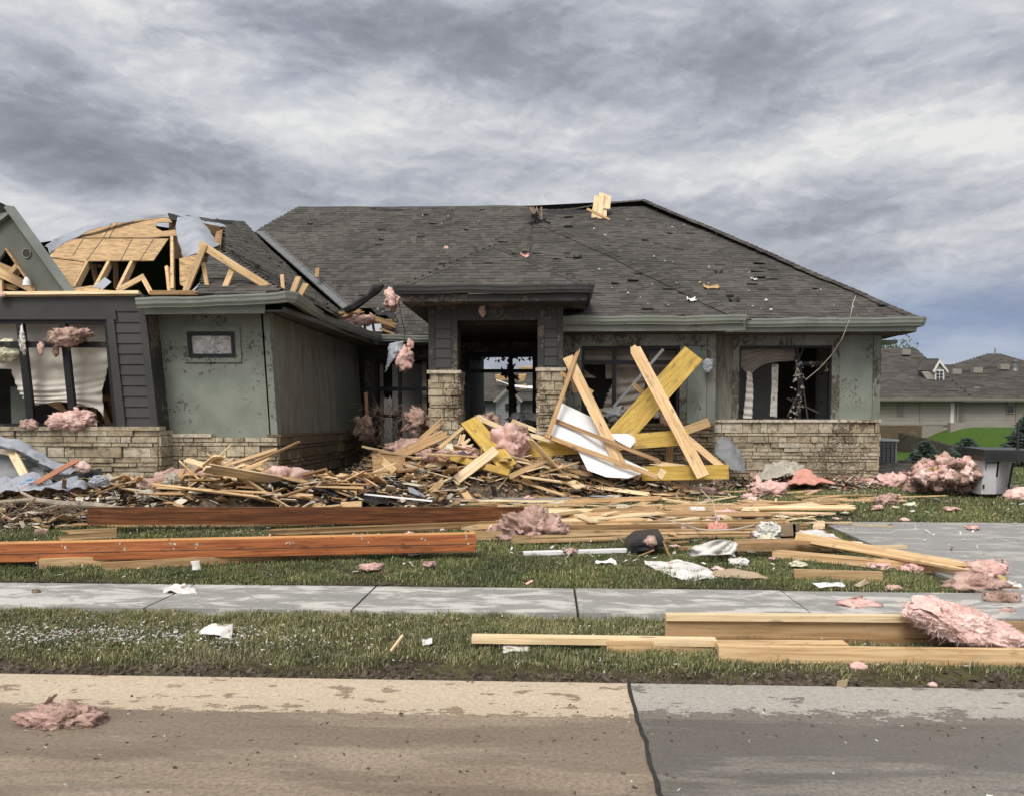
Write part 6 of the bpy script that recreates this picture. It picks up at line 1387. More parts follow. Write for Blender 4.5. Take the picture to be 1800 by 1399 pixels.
roofbit(1318, 408 + 30, 10, 6, 'felt', 'small black flap at the right hip edge of the roof', 5); roofbit(1015, 455, 14, 5, 'felt', 'small black and white torn shingle in the middle of the roof', 6); roofbit(1325, 495, 8, 4, 'whiteplastic', 'tiny white chip on the right roof slope', 7)
roofbit(1263, 481, 12, 4, 'felt', 'small dark dent flap above the tan splinter', 8)
pl = Vector((0, 0, 0)); p_ = at(784, 437, 21.6); clump((784, 437, 21.4), 10, 10, 'small pink tuft on the left front roof slope', 'pink', 126, .7, 3, ground=False, fuzz=20)
lean((557, 488, 19.6), (558, 472, 20), 7, 'short brown board chip standing on the left front roof slope', 'lumberold', .02)
# roof truss piece and boards on the wing
tr_ = empty('roof_truss', at(400, 512, 12.1), label='broken pale roof truss standing on the wing eave with its rafter sloping right', cat='truss')
for nm, A, B, wp_ in (('rafter', (352, 430, 12.3), (492, 518, 12.25), 13), ('rafter', (360, 431, 12.28), (322, 524, 12.15), 11), ('web', (357, 462, 12.34), (366, 512, 12.3), 7), ('web', (412, 466, 12.34), (388, 525, 12.2), 10), ('chord', (385, 512, 12.4), (458, 503, 12.4), 8)):
    o = board(nm, at(*A), at(*B), wp_*A[2]/1380, .04, 'lumber', (0, -1, .1)); mw = o.matrix_world.copy(); o.parent = tr_; o.matrix_local = Matrix.Translation(-tr_.location) @ mw
lean((265, 517, 12.0), (490, 517, 12.15), 8, 'top plate board lying along the wing eave under the truss', 'lumberold', .1); lean((0, 518, 11.95), (246, 516, 11.95), 6, 'long pale board lying along the top of the dark bump wall', 'lumberpale', .1)
lean((150, 512, 12.1), (246, 519, 12.05), 7, 'short board slanting on top of the dark bump wall', 'lumber', .05)
lean((206, 512, 12.25), (254, 486, 12.3), 10, 'short tan board sloping up right beside the truss', 'lumber', .03); lean((252, 490, 12.3), (266, 516, 12.2), 8, 'short stub dropping from the tan board beside the truss', 'lumber', .03)
lean((168, 512, 12.2), (190, 492, 12.3), 16, 'grey flat offcut leaning on the wall top', 'tarp', .01, 'offcut', 'offcut')
for i, (A, B, w_, lb) in enumerate((((498, 511, 12.6), (496, 484, 12.7), 6, 'first thin upright stub on the wing eave'), ((514, 516, 12.8), (525, 488, 13), 10, 'wide orange stub between two thin ones on the wing eave'), ((525, 524, 13.2), (538, 500, 13.4), 10, 'wide pale stub nearest the valley on the wing eave'))): lean(A, B, w_, lb, 'lumber', .04, 'stub', 'stub')
for i, (A, B, w_, lb) in enumerate((((-20, 470, 12.6), (66, 512, 12.4), 16, 'broad tan rafter behind the gable fragment at far left'), ((-20, 458, 13), (34, 482, 12.8), 10, 'short tan board above the broad rafter at far left'), ((18, 482, 12.7), (34, 464, 12.8), 9, 'little brace between two boards behind the gable fragment'), ((-10, 500, 12.7), (30, 508, 12.6), 10, 'low tan board at the far left behind the wall top'), ((2, 515, 12.5), (1, 485, 12.6), 8, 'upright stub at the far left photo edge'))): lean(A, B, w_, lb, 'lumber' if i % 2 == 0 else 'lumberold', .05)
lt = empty('white_lamp', at(48, 500, 12.0), label='small white hanging lamp beside the gable fragment on the wall top', cat='lamp')
w = MB(); c0 = at(47, 498, 11.95); w.tube([c0 + Vector((0, 0, -.04)), c0 + Vector((0, 0, .03)), c0 + Vector((0, 0, .09))], [.06, .05, .02], 12); w.build('lamp_shade', M['whiteplastic'], lt)
w = MB(); w.tube([c0 + Vector((0, 0, .09)), c0 + Vector((0, 0, .16)), c0 + Vector((-.01, 0, .24))], .012, 6); w.build('stem', M['metal'], lt)
clump((2, 519, 11.9), 18, 14, 'small pink tuft on the wall top at the left photo edge', 'pinkbright', 127, .7, 3, ground=False, fuzz=30)
# insulation in the big left window
clump((126, 592, 11.88), 72, 34, 'pink insulation draped over the crossbar of the big left window', 'pinkdirty', 150, .45, 5, ground=False, rough=.5, fuzz=260, det=1.3)
clump((72, 612, 11.9), 12, 30, 'thin pink strip hanging from the crossbar of the big left window', 'pink', 130, .6, 3, ground=False, fuzz=50); clump((98, 618, 11.92), 12, 24, 'dull pink strip hanging right of the thin one in the big left window', 'pinkdirty', 131, .6, 3, ground=False, fuzz=40)
clump((128, 740, 11.85), 86, 36, 'wide pink insulation batt slumped on the sill of the big left window', 'pink', 132, .3, 5, ground=False, rough=.45, fuzz=120); clump((52, 746, 11.85), 36, 22, 'small pink insulation on the window sill left of the wide batt', 'pinkdirty', 133, .4, 4, ground=False, fuzz=80)
clump((8, 618, 12.1), 64, 50, 'cream insulation bulging through the left part of the big window', 'cream', 134, .4, 4, ground=False, rough=.3, fuzz=120)
clump((40, 600, 11.92), 12, 50, 'white flecked plaster stuck on the black window post', 'whitecloth', 135, .3, 4, name='plaster_fleck', cat='plaster', ground=False, rough=.7, fuzz=60)

# ---- heap by the left wall
heaps = [(-7.2, 11.2, 2.6, .9, .42), (-4.6, 11.4, 1.9, .95, .52), (-2.9, 12.2, 1.5, 1.0, .42), (-1.3, 14.0, 2.3, 1.2, .66), (1.0, 13.9, 1.5, .8, .36), (-3.0, 15.3, 1.2, 2.0, .55), (-.6, 16, 1.4, 2, .5), (-7.6, 10.3, 1.8, .6, .2), (4.6, 15.1, 1.6, .5, .18), (7.6, 14.6, .9, .5, .12)]
def heap(x, y): return max([0] + [h*max(0, 1 - ((x - a)/rx)**2 - ((y - b)/ry)**2)**.8 for a, b, rx, ry, h in heaps])
M['litter'] = None
def litter_mat(name, stops, rough=.9):
    m, nt, b = newmat(name); r = nd(nt, 'ShaderNodeNewGeometry').outputs['Random Per Island']; c = coords(nt, False)
    col = ramp(nt, r, stops, 'CONSTANT'); col = mixc(nt, 1.0, col, ramp(nt, nz(nt, c, 9, 5, .7), [(.3, .55), (.7, 1.25)]), 'MULTIPLY')
    nt.links.new(col, b.inputs['Base Color']); b.inputs['Roughness'].default_value = rough; return m
M['litter'] = litter_mat('mixed_rubble', [(0, (.055, .042, .032)), (.24, (.16, .10, .055)), (.42, (.34, .22, .12)), (.58, (.48, .35, .20)), (.72, (.62, .56, .45)), (.84, (.22, .17, .13)), (.92, (.66, .64, .60)), (.97, (.52, .28, .25))])
M['flecks'] = litter_mat('white_flecks', [(0, (.62, .60, .56)), (.5, (.74, .73, .70)), (.8, (.55, .50, .42)), (.93, (.60, .36, .33))])
M['mound'] = mottle('rubble_mound', [(.34, (.045, .036, .028)), (.5, (.14, .105, .072)), (.64, (.30, .22, .14))], 16, bmp=1, bdist=.05)
mb = MB(); nx, ny = 150, 60; x0, x1, y0, y1 = -10, 9, 9.6, 18.3
pts = [(x0 + (x1 - x0)*i/nx, y0 + (y1 - y0)*j/ny) for j in range(ny + 1) for i in range(nx + 1)]
mb.v = [(x, y, gz(x, y) - .05 + heap(x, y)*1.0 + (.06*noise.noise(Vector((x*4, y*4, 0))) if heap(x, y) > .02 else -.05)) for x, y in pts]
mb.f = [q for j in range(ny) for i in range(nx) for q in [(j*(nx + 1) + i, j*(nx + 1) + i + 1, (j + 1)*(nx + 1) + i + 1, (j + 1)*(nx + 1) + i)] if max(heap(*pts[k]) for k in q) > .01]
mb.build('rubble_mound', M['mound'], label='dark mixed rubble and dirt piled along the front of the wrecked house', cat='rubble', kind='stuff')
def litter(name, n, pick, m, smin, smax, seed, label, cat, thin=.25, long=1.0, base=True, up=0.0):
    rn = random.Random(seed); mb = MB(); c = 0
    while c < n:
        x, y = pick(rn); z = gz(x, y) + (heap(x, y) if base else 0); s = rn.uniform(smin, smax); c += 1
        d = Vector((rn.uniform(-1, 1), rn.uniform(-1, 1), rn.uniform(-.35, .45))).normalized(); e = d.cross(Vector((rn.uniform(-.5, .5), rn.uniform(-.5, .5), 1))).normalized(); f = d.cross(e)
        a = d*s*rn.uniform(.6, 1)*(1 + long*rn.random()**3*2); b = e*s*rn.uniform(.15, .7); t = f*s*thin*rn.uniform(.2, .7); p = Vector((x, y, z + s*.25 + up*rn.random()))
        k = rn.uniform(.4, 1)
        mb.add([p - a - b, p + a - b*k, p + a*rn.uniform(.6, 1) + b, p - a*rn.uniform(.5, 1) + b*k, p - a - b + t, p + a - b*k + t, p + a*.9 + b + t, p - a*.8 + b*k + t], [(3, 2, 1, 0), (4, 5, 6, 7), (0, 1, 5, 4), (1, 2, 6, 5), (2, 3, 7, 6), (3, 0, 4, 7)])
    mb.build(name, m, label=label, cat=cat, kind='stuff')
def pick_heap(rn):
    while True:
        a, b, rx, ry, h = rn.choice(heaps); t = rn.uniform(0, 6.283); r = rn.random()**.5*1.08; x, y = a + rx*r*math.cos(t), b + ry*r*math.sin(t)
        if not (y > 11.8 and x < -4.4) and not (y > 15.3 and x > .5): return x, y
litter('rubble', 10000, pick_heap, M['litter'], .02, .085, 3, 'small broken wood, plaster and dirt littering the heaps before the house', 'rubble')
def pick_lawn(rn):
    while True:
        x, y = rn.uniform(-8, 9), 6.8 + 8.5*rn.random()**.8
        if noise.noise(Vector((x*.8, y*.8, 3))) + .35*math.exp(-((y - 9.5)/2)**2) > rn.uniform(-.1, .5): return x, y
litter('lawn_litter', 1700, pick_lawn, M['flecks'], .008, .032, 4, 'white and pink flecks of insulation and plaster strewn over the front lawn', 'litter', base=False, up=.04)
def pick_strip(rn):
    if rn.random() < .75: return -2.9 + rn.gauss(0, .65), 5.2 + rn.gauss(0, .12)
    return rn.uniform(-3.8, 3.8), rn.uniform(4.7, 5.85)
litter('strip_flecks', 1900, pick_strip, M['flecks'], .004, .012, 5, 'white insulation flecks scattered in the near grass strip at left', 'litter', base=False, thin=1.2, long=.25, up=.045)
def pick_edge(rn):
    x = rn.uniform(-4.2, 4.2); return x, 4.62 + abs(rn.gauss(0, .06)) + .03*math.sin(x*5)
litter('mud_clods', 2600, pick_edge, M['mud'], .008, .03, 6, 'dark dirt clods and dead roots along the street edge of the grass', 'dirt', thin=1.4, long=.4, base=False)
def pick_back(rn):
    return rn.uniform(-6, 4.2), rn.choice([6.8 + abs(rn.gauss(0, .05)), 6.8 + abs(rn.gauss(0, .1))])
litter('mud_clods', 900, pick_back, M['mud'], .008, .022, 7, 'dark dirt and dead thatch along the back edge of the sidewalk', 'dirt', thin=1.2, long=.4, base=False)
def pick_street(rn): return rn.uniform(-3, 3), 4.6 - 1.4*rn.random()**1.8
litter('street_grit', 420, pick_street, M['mud'], .004, .014, 8, 'mud crumbs and grit scattered on the kerb and street', 'dirt', thin=.9, long=.3, base=False)
def pick_chips(rn): return rn.uniform(-3, 3), 4.62 - 1.4*rn.random()
litter('street_chips', 90, pick_chips, M['flecks'], .003, .010, 9, 'tiny pale chips scattered on the street', 'litter', base=False)
def roof_flecks():
    rn = random.Random(21); mb = MB()
    for _ in range(120):
        px, py = rn.uniform(560, 1540), rn.uniform(375, 560)
        if px > 1150 and py < 362 + (px - 1150)*.47: continue
        p = on_roof(px, py) if px > 930 else on_plane(px, py, eL0, Vector((0, -.8, 1)))
        if (px < 930 and p.y < 18.2) or (690 < px < 1050 and py > 430): continue
        s = rn.uniform(.015, .04); a = Vector((rn.uniform(-1, 1), rn.uniform(-.3, .3), rn.uniform(-.3, .3)))*s; b = Vector((rn.uniform(-.3, .3), .5, .35))*s; p = p + Vector((0, -.03, .035))
        mb.add([p - a - b, p + a - b*.5, p + a*.6 + b, p - a*.7 + b, p + Vector((0, -.4, 1))*s*.6], [(0, 1, 4), (1, 2, 4), (2, 3, 4), (3, 0, 4)])
    mb.build('roof_flecks', M['flecks'], label='pale flecks and torn shingle bits strewn over the front roof', cat='litter', kind='stuff')
roof_flecks()
# individually copied scraps
kinds = {}
rn = random.Random(12)
for nm, m, wl, ww, tt, jg in (('lumber_scrap', 'lumber', (.3, 1.5), (.07, .16), .038, .14), ('weathered_scrap', 'lumberold', (.25, 1.2), (.06, .18), .035, .2), ('pale_lath', 'lumberpale', (.4, 1.4), (.03, .09), .02, .1)):
    kinds[nm] = [plank_mesh(nm, rn.uniform(*wl), rn.uniform(*ww), tt, M[m], jg, jg*.6, 50 + i) for i in range(6)]
def shard_mesh(nm, m, s, t, i):
    r2 = random.Random(i*7 + 1); n = r2.randint(4, 7); w = MB(); w.prism([Vector((math.cos(6.283*(k + r2.uniform(-.3, .3))/n)*s*r2.uniform(.6, 1.2), math.sin(6.283*(k + r2.uniform(-.3, .3))/n)*s*r2.uniform(.35, .8), 0)) for k in range(n)], (0, 0, t)); return w.mesh(nm, M[m])
kinds['broken_board'] = [plank_mesh('broken_board', rn.uniform(1.1, 2.3), rn.uniform(.08, .2), .036, M[rn.choice(['lumber', 'lumberold', 'lumberpale'])], .16, .16, 90 + i) for i in range(8)]
kinds['drywall_scrap'] = [shard_mesh('drywall_scrap', 'drywall', .17, .014, i) for i in range(6)]; kinds['sheathing_scrap'] = [shard_mesh('sheathing_scrap', 'osb', .22, .012, i + 20) for i in range(5)]
kinds['felt_scrap'] = [shard_mesh('felt_scrap', 'felt', .2, .006, i + 40) for i in range(4)]; kinds['wrap_scrap'] = [shard_mesh('wrap_scrap', 'tarp', .18, .006, i + 60) for i in range(4)]
LOOK = {'broken_board': ('long splintered board', 'board'), 'lumber_scrap': ('short splintered piece of tan lumber', 'lumber'), 'weathered_scrap': ('short brown splintered board piece', 'lumber'), 'pale_lath': ('thin pale broken lath', 'lath'), 'drywall_scrap': ('jagged cream piece of drywall', 'drywall'),
        'sheathing_scrap': ('jagged piece of tan sheathing board', 'sheathing'), 'felt_scrap': ('torn black roofing felt scrap', 'felt'), 'wrap_scrap': ('torn grey house wrap scrap', 'wrap')}
def scatter(cx, cy_, rx, ry, n, where, weights, seed, zup=.1, big=1.0):
    rn = random.Random(seed); ks = list(weights)
    for i in range(n):
        t = rn.uniform(0, 6.283); r = rn.random()**.5; x, y = cx + rx*r*math.cos(t), cy_ + ry*r*math.sin(t)
        if y > 11.75 and x < -4.2: continue
        k = rn.choices(ks, [weights[q] for q in ks])[0]; o = bpy.data.objects.new(k, rn.choice(kinds[k])); C.objects.link(o)
        tl = R(17) if heap(x, y) > .05 else R(2)
        o.location = (x, y, gz(x, y) + heap(x, y) + rn.uniform(.02, zup)); yaw = rn.gauss(0, .7) if rn.random() < .6 else rn.uniform(0, 6.28)
        o.rotation_euler = (rn.gauss(0, tl*1.2), rn.gauss(0, tl), yaw); s = rn.uniform(.6, 1.15)*big; o.scale = (s, s, s)
        tag(o, f'{LOOK[k][0]} {where}', LOOK[k][1], f'{LOOK[k][1]} pieces {where}')
WT = {'lumber_scrap': 3, 'weathered_scrap': 4, 'pale_lath': 2, 'drywall_scrap': 4.5, 'sheathing_scrap': 2.2, 'felt_scrap': 1, 'wrap_scrap': .8}
scatter(-4.4, 11.35, 1.8, .85, 130, 'in the heap below the stone corner of the wing', WT, 1)
scatter(-7.0, 11.15, 1.7, .6, 46, 'in the heap under the big left window', WT, 2)
scatter(-1.3, 13.7, 2.2, 1.0, 140, 'in the heap before the porch', {**WT, 'felt_scrap': .2}, 3, .14)
scatter(1.0, 13.5, 1.6, .7, 60, 'around the foot of the white panel', {**WT, 'felt_scrap': .1}, 4)
scatter(-2.7, 12.2, 1.2, .8, 70, 'between the two main heaps', WT, 5)
scatter(.9, 11.4, 1.9, 1.1, 44, 'on the lawn behind the laminated bundle', {'lumber_scrap': 3, 'pale_lath': 2, 'weathered_scrap': 2}, 6, .03)
scatter(4.2, 13.2, 1.8, 1.1, 14, 'on the lawn before the right window', {'lumber_scrap': 3, 'pale_lath': 2}, 7, .03)
scatter(-7.4, 9.9, 1.7, .5, 18, 'behind the left end of the brown beam', {'pale_lath': 3, 'weathered_scrap': 2, 'drywall_scrap': 2}, 8, .06, .8)
scatter(1.5, 9.3, 1.8, .7, 14, 'lying along the laminated bundle', {'lumber_scrap': 3, 'weathered_scrap': 2}, 9, .05)
scatter(-2.4, 15.6, 1.0, 1.3, 34, 'in the dark corner beside the left porch column', {'weathered_scrap': 4, 'pale_lath': 1}, 10, .15)
rn = random.Random(41)
for i in range(36):
    big = i < 22; x, y = (rn.uniform(-3.2, .8), rn.uniform(13.3, 15.2)) if big else (rn.uniform(-7.5, -3.2), rn.uniform(10.9, 11.7))
    s = rn.uniform(.12, .26); me = clump_mesh('insulation_shred', (s, s*.7, s*.5), M[rn.choice(['pink', 'pinkdirty', 'pinkdirty', 'dirtycloth' if i % 3 else 'cream'])], 300 + i, 3, .7, 90, .55)
    o = bpy.data.objects.new('insulation_shred', me); C.objects.link(o); o.location = (x, y, gz(x, y) + heap(x, y) + s*.25); o.rotation_euler = (0, 0, rn.uniform(0, 6))
    tag(o, 'torn insulation shred tangled in the heap before the porch' if big else 'torn insulation shred in the heap under the left stone walls', 'insulation', 'insulation shreds before the porch' if big else 'insulation shreds under the left walls')
w = MB()
for k in range(330):
    x, y = rn.uniform(-3.4, 2.2), rn.uniform(13.0, 15.0)
    p = Vector((x, y, gz(x, y) + heap(x, y) + rn.uniform(0, .14))); d = Vector((rn.uniform(-1, 1), rn.uniform(-.6, .6), rn.uniform(-.5, .7))).normalized()*rn.uniform(.08, .4)
    w.bar(p - d*.5, p + d*.5, rn.uniform(.006, .022), .006)
w.build('splinters', M['lumberold'], label='fine wood splinters sticking out of the heap before the porch', cat='splinters', kind='stuff')
scatter(1.2, 10.6, 2.4, .9, 40, 'around the plywood sheet on the lawn', {'lumber_scrap': 3, 'pale_lath': 3, 'weathered_scrap': 2, 'drywall_scrap': 1}, 13, .04)
scatter(2.0, 12.3, 2.2, .8, 44, 'on the lawn before the white panel', {'lumber_scrap': 3, 'pale_lath': 3, 'weathered_scrap': 2, 'drywall_scrap': 1}, 14, .05)
scatter(-.5, 12.3, 1.2, .5, 30, 'on the front path', {'lumber_scrap': 2, 'pale_lath': 2, 'weathered_scrap': 3, 'drywall_scrap': 3}, 15, .05)
rn = random.Random(43)
for i in range(60):
    x, y = rn.uniform(-2, 6.5), rn.uniform(7.3, 14.3); s = rn.uniform(.03, .09)
    if 3.4 < x and 6.6 < y < 10.8 and i % 3: continue
    o = bpy.data.objects.new('insulation_tuft', clump_mesh('insulation_tuft', (s, s*.75, s*.3), M[rn.choice(['pink', 'pinkdirty', 'pinkbright', 'cream'])], 400 + i, 3, .95, 110, .4)); C.objects.link(o); o.location = (x, y, gz(x, y) + .03 + s*.2); o.rotation_euler = (0, 0, rn.uniform(0, 6))
    tag(o, 'tiny torn tuft of insulation on the front lawn', 'insulation', 'tiny insulation tufts on the front lawn')
rn = random.Random(47)
for i in range(26):
    x, y = rn.uniform(-.6, 4.0), rn.uniform(9.4, 12.6); yaw = rn.gauss(0, .22); L = rn.uniform(.7, 2.0); d = Vector((math.cos(yaw), math.sin(yaw), 0))*L/2
    if x > 2.6 and y < 10.8: x -= 2.2
    p = Vector((x, y, gz(x, y) + rn.uniform(.03, .08)))
    board('thin_board', p - d, p + d + Vector((0, 0, rn.uniform(-.01, .05))), rn.uniform(.06, .14), .025, rn.choice(['lumber', 'lumberold', 'lumberpale', 'lumberold']), (rn.uniform(-.1, .1), -rn.uniform(0, .8), 1), .12, .12, 500 + i, label='thin splintered board lying along the centre lawn before the porch', cat='board', group='thin boards on the centre lawn')
scatter(-4.6, 11.3, 1.9, .7, 22, 'in the heap below the stone corner of the wing', {'broken_board': 1}, 21, .16)
scatter(-1.4, 13.7, 2.0, .9, 26, 'in the heap before the porch', {'broken_board': 1}, 22, .2)
scatter(2.2, 10.9, 2.0, 1.2, 14, 'on the lawn before the white panel', {'broken_board': 1}, 23, .05)
# left heap features
flat((270, 868), (528, 793), .06, .03, 'long tan lath sloping up right across the left heap', 'lumber', .1, l1=.62)
a, b = at(272, 858, 11.4), at(487, 790, 12.15); board('plank', a, b, .09, .035, 'lumber', (0, -.5, 1), label='long tan plank leaning from the left heap up to the wing stone', cat='plank')
a, b = at(395, 836, 11.5), at(527, 776, 12.2); board('plank', a, b, .04, .03, 'lumberold', (0, -.5, 1), label='thin stick leaning up right beyond the wing stone corner', cat='stick')
lean((331, 866, 11.0), (406, 850, 11.2), 38, 'square tan sheathing panel with a white tear standing in the left heap', 'osb', .012, 'sheathing_board', 'sheathing', j0=.05, zd=(0, -1, .5))
lean((10, 866, 10.7), (144, 866, 10.8), 24, 'coarse tan sheathing offcut below the grey wrap at left', 'osb', .03, 'sheathing_board', 'sheathing', zd=(0, -1, .3))
lean((40, 862, 10.55), (136, 808, 11.0), 9, 'red brown stick lying diagonally over the grey wrap at left', 'redbeam', .03, 'stick', 'stick')
lean((18, 788, 11.35), (44, 836, 11.0), 15, 'pale plank propping up the grey wrap at far left', 'lumberpale', .035)
sheet('grey_wrap', [[at(-40, 762, 11.4), at(0, 766, 11.4), at(40, 776, 11.45), at(90, 806, 11.45), at(135, 826, 11.5)], [at(-40, 772, 11.2), at(0, 784, 11.2), at(36, 794, 11.2), at(84, 820, 11.25), at(122, 834, 11.35)], [at(-40, 790, 11.5), at(0, 790, 11.6), at(32, 800, 11.6), at(76, 828, 11.5), at(110, 842, 11.45)]], 60, 20, M['tarp'], None, .04, 3, 51, label='big grey house wrap sheet draped over the pile at the far left', cat='house wrap')
sheet('dark_wrap', [[at(-40, 790, 11.55), at(20, 800, 11.55), at(80, 820, 11.5)], [at(-40, 850, 11.2), at(20, 850, 11.2), at(78, 846, 11.2)]], 20, 16, M['tarpdark'], None, .05, 3, 52, label='dark grey fabric under the big grey wrap at far left', cat='fabric')
gw = sheet('crumpled_wrap', [[at(-40, 828, 11.0), at(20, 838, 11.0), at(62, 832, 11.0), at(100, 844, 10.95), at(132, 836, 11), at(150, 856, 11)], [at(-40, 850, 10.6), at(20, 852, 10.65), at(60, 846, 10.65), at(98, 854, 10.7), at(130, 848, 10.8), at(152, 858, 10.8)], [at(-40, 866, 10.5), at(20, 862, 10.5), at(60, 858, 10.5), at(100, 857, 10.55), at(130, 857, 10.6), at(150, 859, 10.7)]], 60, 20, M['tarp'], None, .05, 3.5, 53, flat=True, label='light blue grey crumpled house wrap lying over the sheathing offcut', cat='house wrap')
M['blueprint'] = mottle('blue_print', [(.3, (.05, .16, .30)), (.7, (.10, .25, .42))], 6, rough=.6, bmp=0)
st = MB()
for k, (px, py, w_, h_) in enumerate(((44, 846, 7, 4), (52, 845, 3, 5), (57, 844, 6, 3), (34, 851, 9, 2.5), (47, 850, 5, 1.5), (56, 848, 5, 1.5))):
    c0 = at(px, py, 10.56); d = Vector((1, 0, .12)).normalized(); s = 10.56/1380; st.prism([c0, c0 + d*w_*s, c0 + d*w_*s + Vector((.015, .02, h_*s)), c0 + Vector((.015, .02, h_*s))], (0, .006, 0))
so = st.build('blue_print', M['blueprint']); so.parent = gw; so.matrix_parent_inverse = Matrix.Translation(-gw.location)
clump((172, 846, 10.9), 40, 26, 'rolled grey wrap end right of the crumpled house wrap', 'tarp', 141, .7, 4, name='wrap_roll', cat='house wrap', ground=False, fuzz=0, rough=.25)
sheet('black_felt', [[at(70, 838, 11.3), at(110, 830, 11.4), at(150, 824, 11.5), at(178, 822, 11.55)], [at(90, 842, 11.1), at(120, 844, 11.15), at(160, 848, 11.2), at(184, 848, 11.3)]], 30, 10, M['felt'], None, .03, 4, 54, flat=True, label='black roofing felt sheet on the pile right of the grey wrap', cat='felt')
sheet('black_felt', [[at(330, 880, 10.9), at(370, 876, 11), at(400, 872, 11.1)], [at(336, 888, 10.7), at(366, 888, 10.8), at(400, 880, 10.9)]], 20, 8, M['felt'], None, .03, 4, 55, flat=True, label='black roofing felt strip below the square sheathing panel', cat='felt')
sheet('black_felt', [[at(566, 880, 11.2), at(600, 868, 11.4), at(640, 866, 11.5), at(690, 876, 11.4)], [at(560, 888, 11.0), at(600, 886, 11.0), at(640, 886, 11.1), at(676, 886, 11.2)]], 30, 10, M['felt'], None, .04, 4, 56, flat=True, label='black roofing felt mound in front of the gap between the heaps', cat='felt')
lean((600, 888, 10.9), (636, 886, 10.9), 12, 'short tan block in front of the black felt mound', 'lumber', .05, 'block', 'block')
lean((640, 868, 11.4), (760, 880, 11.0), 3, 'thin white strip right of the black felt mound', 'trim', .015, 'white_strip', 'strip')
clump((146, 820, 11.3), 26, 26, 'pink and white insulation tuft on the black felt at left', 'pinkbright', 142, .6, 3, ground=False, fuzz=60)
w = MB(); w.tube([at(-30, 884, 10.2), at(60, 878, 10.3), at(110, 886, 10.25), at(170, 888, 10.3), at(226, 893, 10.2)], [.02, .035, .05, .045, .012], 8)
w.tube([at(66, 880, 10.3), at(40, 866, 10.5), at(28, 856, 10.6)], [.03, .02, .008], 6); w.tube([at(110, 886, 10.25), at(60, 898, 10.1), at(10, 906, 10)], [.02, .015, .006], 5); w.build('tree_branch', M['bark'], label='long bare grey tree branch lying in front of the left heap', cat='branch')
w = MB(); rn = random.Random(77)
for k in range(260):
    p = at(rn.uniform(-20, 150), rn.uniform(888, 915), 10.1 + rn.uniform(-.2, .4)); p.z = max(p.z, gz(p.x, p.y) + .01); d = Vector((rn.uniform(-1, 1), rn.uniform(-.4, .4), rn.uniform(-.5, .5))).normalized()*rn.uniform(.1, .35)
    w.tube([p - d*.5, p + Vector((0, 0, rn.uniform(-.03, .05))), p + d*.5], [.006, .004, .002], 4)
w.build('twig_tangle', M['twig'], label='tangle of brown twigs under the grey tree branch', cat='twigs', kind='stuff')
w = MB()
for k in range(240):
    p = at(rn.uniform(625, 760), rn.uniform(710, 800), rn.uniform(15.2, 17.2)); d = Vector((rn.uniform(-1, 1), rn.uniform(-.6, .6), rn.uniform(-.9, 1))).normalized()*rn.uniform(.12, .5)
    w.tube([p - d*.5, p + Vector((rn.uniform(-.05, .05), 0, rn.uniform(-.05, .05))), p + d*.5], [.01, .007, .002], 4)
w.build('twig_tangle', M['twig'], label='dark tangle of broken twigs in the corner beside the left stone pier', cat='twigs', kind='stuff')
lean((648, 775, 16.6), (643, 690, 16.8), 6, 'thin upright stick in the dark inside corner of the wing', 'lumberold', .03, 'stick', 'stick')
# right hand heap of brush and insulation
hb_ = empty('brush_heap', G(1664, 862), label='big brush heap covered in pink insulation shreds in front of the spruces', cat='brush heap'); Yh = 13.9
w = MB(); rn = random.Random(31); c0 = at(1664, 838, Yh)
for k in range(950):
    t = rn.uniform(0, 6.283); r = rn.random()**.5; h = rn.random()
    p = c0 + Vector((math.cos(t)*r*.6, math.sin(t)*r*.45, (h - .5)*.66*(1 - .5*r*r))); d = Vector((rn.uniform(-1, 1), rn.uniform(-.6, .6), rn.uniform(-.6, 1))).normalized()*rn.uniform(.08, .3)
    w.tube([p - d*.5, p, p + d*.5], [.006, .005, .002], 3)
w.build('brush', M['twig'], hb_)
for i in range(44):
    t = rn.uniform(0, 6.283); r = rn.uniform(.45, 1); a = rn.uniform(-.1, 1); p = c0 + Vector((math.cos(t)*r*.6, -abs(math.sin(t))*r*.5 - .02, (.30 - .34*r*r)*(1 if a > .2 else -.6) + rn.uniform(-.06, .08)))
    s = rn.uniform(.07, .14); o = bpy.data.objects.new('insulation_shred', clump_mesh('insulation_shred', (s, s*.7, s*.75), M[rn.choice(['pink', 'pinkdirty', 'pinkdirty', 'pinkbright']) if i != 20 else 'yellowfluff'], 200 + i, 3, .65, 110, 5)); C.objects.link(o); o.parent = hb_; o.location = p - hb_.location; o.rotation_euler = (0, 0, rn.uniform(0, 6))
for i, (x, y, w_, h_, mm, lb) in enumerate(((1568, 856, 46, 28, 'pink', 'pointed pink insulation lump left of the brush heap'), (1594, 854, 44, 30, 'pink', 'rounder pink insulation lump touching the brush heap'), (1622, 866, 52, 20, 'pinkdirty', 'brown pink insulation at the left foot of the brush heap'), (1696, 868, 26, 30, 'yellowfluff', 'yellow insulation lump at the right foot of the brush heap'), (1668, 866, 44, 20, 'tarpdark', 'dark grey fabric lump under the brush heap'), (1684, 862, 30, 18, 'pinkdirty', 'brown insulation between grey fabric and the yellow lump'), (1714, 846, 24, 14, 'coral', 'coral pink scrap between the brush heap and the grey cabinet'))):
    clump((x, y), w_, h_, lb, mm, 160 + i, .7, 4, rough=.5, fuzz=110)
